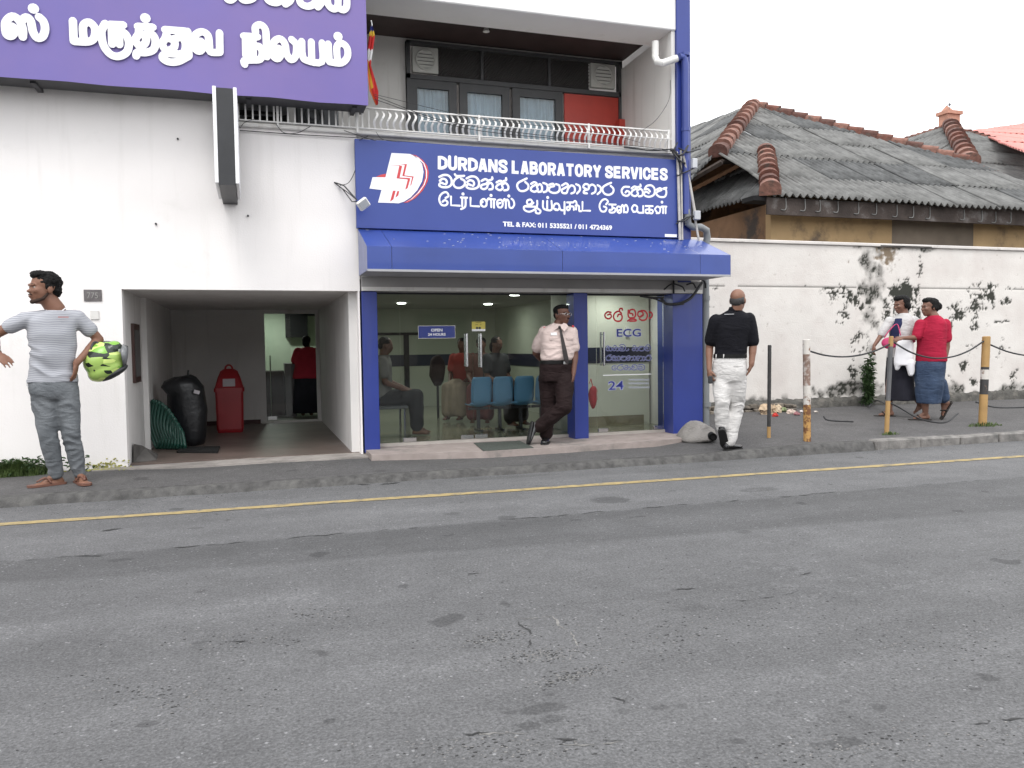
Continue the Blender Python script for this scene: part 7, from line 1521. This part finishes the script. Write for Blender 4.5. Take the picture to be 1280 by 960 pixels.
# --- woman in red top and denim skirt
p = Person('woman in a red t-shirt and blue denim skirt with black hair in a bun', (1154, 524), aG(1154, 525))
P = p.P
p.head(P(1161, 384), 24/p.s, -55, 0, neck=P(1166, 396, .01))
shL, shR = P(1150, 405, -.07), P(1178.5, 405, .04)
chest = [(P(1166, 394), .062, .06), (P(1165.5, 398), .125, .08), (P(1165, 403), .17, .10), (P(1164, 413), .185, .135), (P(1163, 425), .185, .14), (P(1163, 437), .19, .14), (P(1163, 448), .205, .145), (P(1162, 456), .20, .14)]
p.torso(p.body, [(c, a-.02, b-.02) for c, a, b in chest[1:]], -35)
eL, wL = P(1147, 421, -.12), P(1132, 421.5, -.26); eR, wR = P(1180, 433, .06), P(1176, 457, -.04)
chainseg(p.body, [shL, eL, wL], [.054, .042, .028]); chainseg(p.body, [shR, eR, wR], [.056, .044, .030])
p.hand(wR, P(1174, 470, -.06)-wR, Vector((-.8, .3, .1)), 1, .45, .95); p.hand(wL, P(1123, 423, -.32)-wL, Vector((0, .6, -.6)), -1, .6, .95)
hL, kL, aL = P(1154, 460, -.02), P(1156, 492, -.07), P(1156.5, 515.5, -.02); hR, kR, aR = P(1170, 460, .02), P(1170, 488, .02), P(1176.5, 504, .22)
for a in ((hL, kL, aL), (hR, kR, aR)): chainseg(p.body, a, [.085, .06, .038])
p.foot(aL, Vector((-1, -.3, 0)), .98); p.foot(aR, Vector((-.45, -.2, 0)), .98, lift=-.85)
p.finish(sk4); p.eyes()
p.hair('hair', [((0, -.012, .082), (.064, .076, .040)), ((0, .028, .045), (.082, .09, .075)), ((0, .115, .012), (.052, .042, .048)), ((.066, .02, .0), (.018, .035, .04)), ((-.066, .02, .0), (.018, .035, .04)), ((0, .07, -.01), (.06, .04, .05))], hair_m)
redc = mat('crimson_tshirt_cloth', (.33, .013, .040), .85, .08, 8, .1, 120, wrinkle=.5)
sh = MB(); p.torso(sh, [(c, a+.008, b+.008) for c, a, b in chest[:7]]+[(P(1163, 451), .212, .152)], -35)
chainseg(sh, [shL+Vector((.01, 0, 0)), shL.lerp(eL, .85)], [.078, .070]); chainseg(sh, [shR+Vector((-.01, 0, 0)), shR.lerp(eR, .62)], [.084, .076]); p.cloth('t_shirt', sh, redc, .009, 4, folds(.009, 6, 13, ((P(0, 440).z, .06),), .5, 41))
den = mat('blue_denim_skirt', (.040, .062, .11), .85, .15, 7, .3, 120, wrinkle=.5, col2=(.07, .10, .155), c2scale=4, c2lo=.45, c2hi=.75)
skt = MB(); p.torso(skt, [(P(1163, 444), .19, .14), (P(1162, 456), .205, .155), (P(1161, 475), .195, .155), (P(1160, 492), .175, .15), (P(1160, 503), .16, .145)], -35); seg(skt, P(1172, 478, .08), P(1176, 496, .14), .10, .09); p.cloth('skirt', skt, den, .010, 4, folds(.014, 13, 3, (), .7, 43))
slipper(p, aL, (-1, -.3, 0), .98); slipper(p, aR, (-.45, -.2, -.85), .98)

# --- woman in the corridor
g0 = aZ(383, 520, .095)
p = Person('woman in red top and dark skirt seen from behind in the corridor doorway', (383, 520), g0, .012)
P = p.P
p.head(P(383, 427), 15/p.s, 170, 5, neck=P(385, 437))
rings = [(P(385, 434), .06, .06), (P(385, 437), .16, .09), (P(385, 446), .23, .13), (P(385, 458), .22, .14), (P(384, 470), .25, .15), (P(384, 476), .24, .15)]
p.torso(p.body, [(c, a-.02, b-.02) for c, a, b in rings[1:]], 180)
for sx in (-1, 1): chainseg(p.body, [P(385+sx*13, 440), P(385+sx*17, 454, .1), P(385+sx*13, 463, .25)], [.055, .045, .03]); chainseg(p.body, [P(384+sx*5, 475), P(384+sx*5, 500), P(384+sx*5, 517)], [.08, .06, .04]); p.hand(P(385+sx*13, 463, .25), Vector((0, 1, 0)), Vector((-sx, 0, 0)), 1, .5)
p.finish(sk2); p.hair('hair', [((0, .02, .03), (.085, .09, .085)), ((0, .07, -.04), (.07, .05, .07))], hair_m)
sh = MB(); p.torso(sh, [(c, a+.01, b+.01) for c, a, b in rings[:-1]]+[(P(384, 473), .25, .155)], 180)
for sx in (-1, 1): seg(sh, P(385+sx*12, 440), P(385+sx*16, 450, .06), .085, .075)
p.cloth('blouse', sh, mat('red_blouse_cloth', (.42, .03, .055), .85, .1), .012, 3, folds(.008, 6, 12, (), .6, 4))
skt = MB(); p.torso(skt, [(P(384, 470), .22, .14), (P(384, 485), .24, .16), (P(384, 516), .25, .18)], 180); p.cloth('skirt', skt, mat('dark_skirt_cloth', (0, 0, 0)), .014, 3, folds(.012, 14, 3, (), .8, 7))

# --- seated people in the lobby
def seated(x, y, yaw, label, shirtc, trc, hs_=1.0, fem=False, seed=0):
    g0 = Vector((x, y, .168)); root = thing('person', label, 'person', g0, math.radians(yaw), group=None)
    p = Person.__new__(Person); p.g = g0; p.root = root; p.body = MB(); p.vox = .013; V = Vector
    p.head(V((0, .0, 1.17)), .225, 0, 8, neck=V((0, .03, 1.04)))
    rings = [(V((0, .04, 1.05)), .06, .06), (V((0, .04, 1.01)), .15, .08), (V((0, .04, .94)), .19, .10), (V((0, .06, .75)), .17, .12), (V((0, .08, .5)), .18, .13), (V((0, .08, .44)), .17, .12)]
    p.torso(p.body, [(c, a-.02, b-.02) for c, a, b in rings[1:]], 0)
    for sx in (-1, 1):
        chainseg(p.body, [V((sx*.17, .04, .97)), V((sx*.2, .0, .70)), V((sx*.12, -.24, .60))], [.05, .04, .028]); p.hand(V((sx*.12, -.24, .60)), V((-sx*.3, -1, -.2)), V((0, 0, -1)), -sx, .4)
        chainseg(p.body, [V((sx*.09, .06, .48)), V((sx*.11, -.36, .50)), V((sx*.11, -.38, .10))], [.08, .06, .04]); p.foot(V((sx*.11, -.38, .10)), V((0, -1, 0)))
    p.finish(sk2, 3); p.hair('hair', [((0, .022, .045), (.082, .092, .075)), ((0, .06, -.01), (.068, .05, .06))]+([((0, .10, -.05), (.055, .045, .09))] if fem else []), hair_m, .004, .011)
    sh = MB(); p.torso(sh, [(c, a+.008, b+.008) for c, a, b in rings], 0)
    for sx in (-1, 1): seg(sh, V((sx*.16, .04, .97)), V((sx*.19, .01, .80)), .075, .068)
    p.cloth('shirt', sh, mat('lobby_shirt_%d' % seed, shirtc, .85, .1), .013, 3, folds(.008, 6, 12, (), .6, seed))
    tr = MB()
    for sx in (-1, 1): chainseg(tr, [V((sx*.08, .07, .48)), V((sx*.11, -.37, .51)), V((sx*.11, -.38, .14))], [.115, .095, .085 if not fem else .10])
    if fem: seg(tr, V((0, -.3, .5)), V((0, -.34, .2)), .16, .15)
    p.cloth('skirt' if fem else 'trousers', tr, mat('lobby_trouser_%d' % seed, trc, .85, .1), .013, 3, folds(.010, 6, 10, (), .6, seed+3))
    return root
q = aY(483, 470, 10.35); seated(q.x, 10.33, 75, 'seated man in a grey shirt on the bench at the left edge of the lobby', (.16, .155, .15), (.02, .02, .022), seed=1)
q = aY(578, 470, 12.3); seated(q.x, 12.3, -35, 'seated woman in a red and cream dress in the middle of the lobby', (.30, .05, .04), (.30, .24, .18), fem=True, seed=2)
q = aY(602, 470, 11.7); seated(q.x, 11.7, -20, 'seated woman in a dull red skirt beside the row of blue chairs', (.12, .06, .05), (.15, .05, .045), fem=True, seed=3)
q = aY(622, 470, 11.1); seated(q.x, 11.1, 25, 'seated woman with long black hair behind the row of blue chairs', (.05, .05, .055), (.04, .035, .035), fem=True, seed=4)

for o in S.objects:
    if 'org' in o: del o['org']
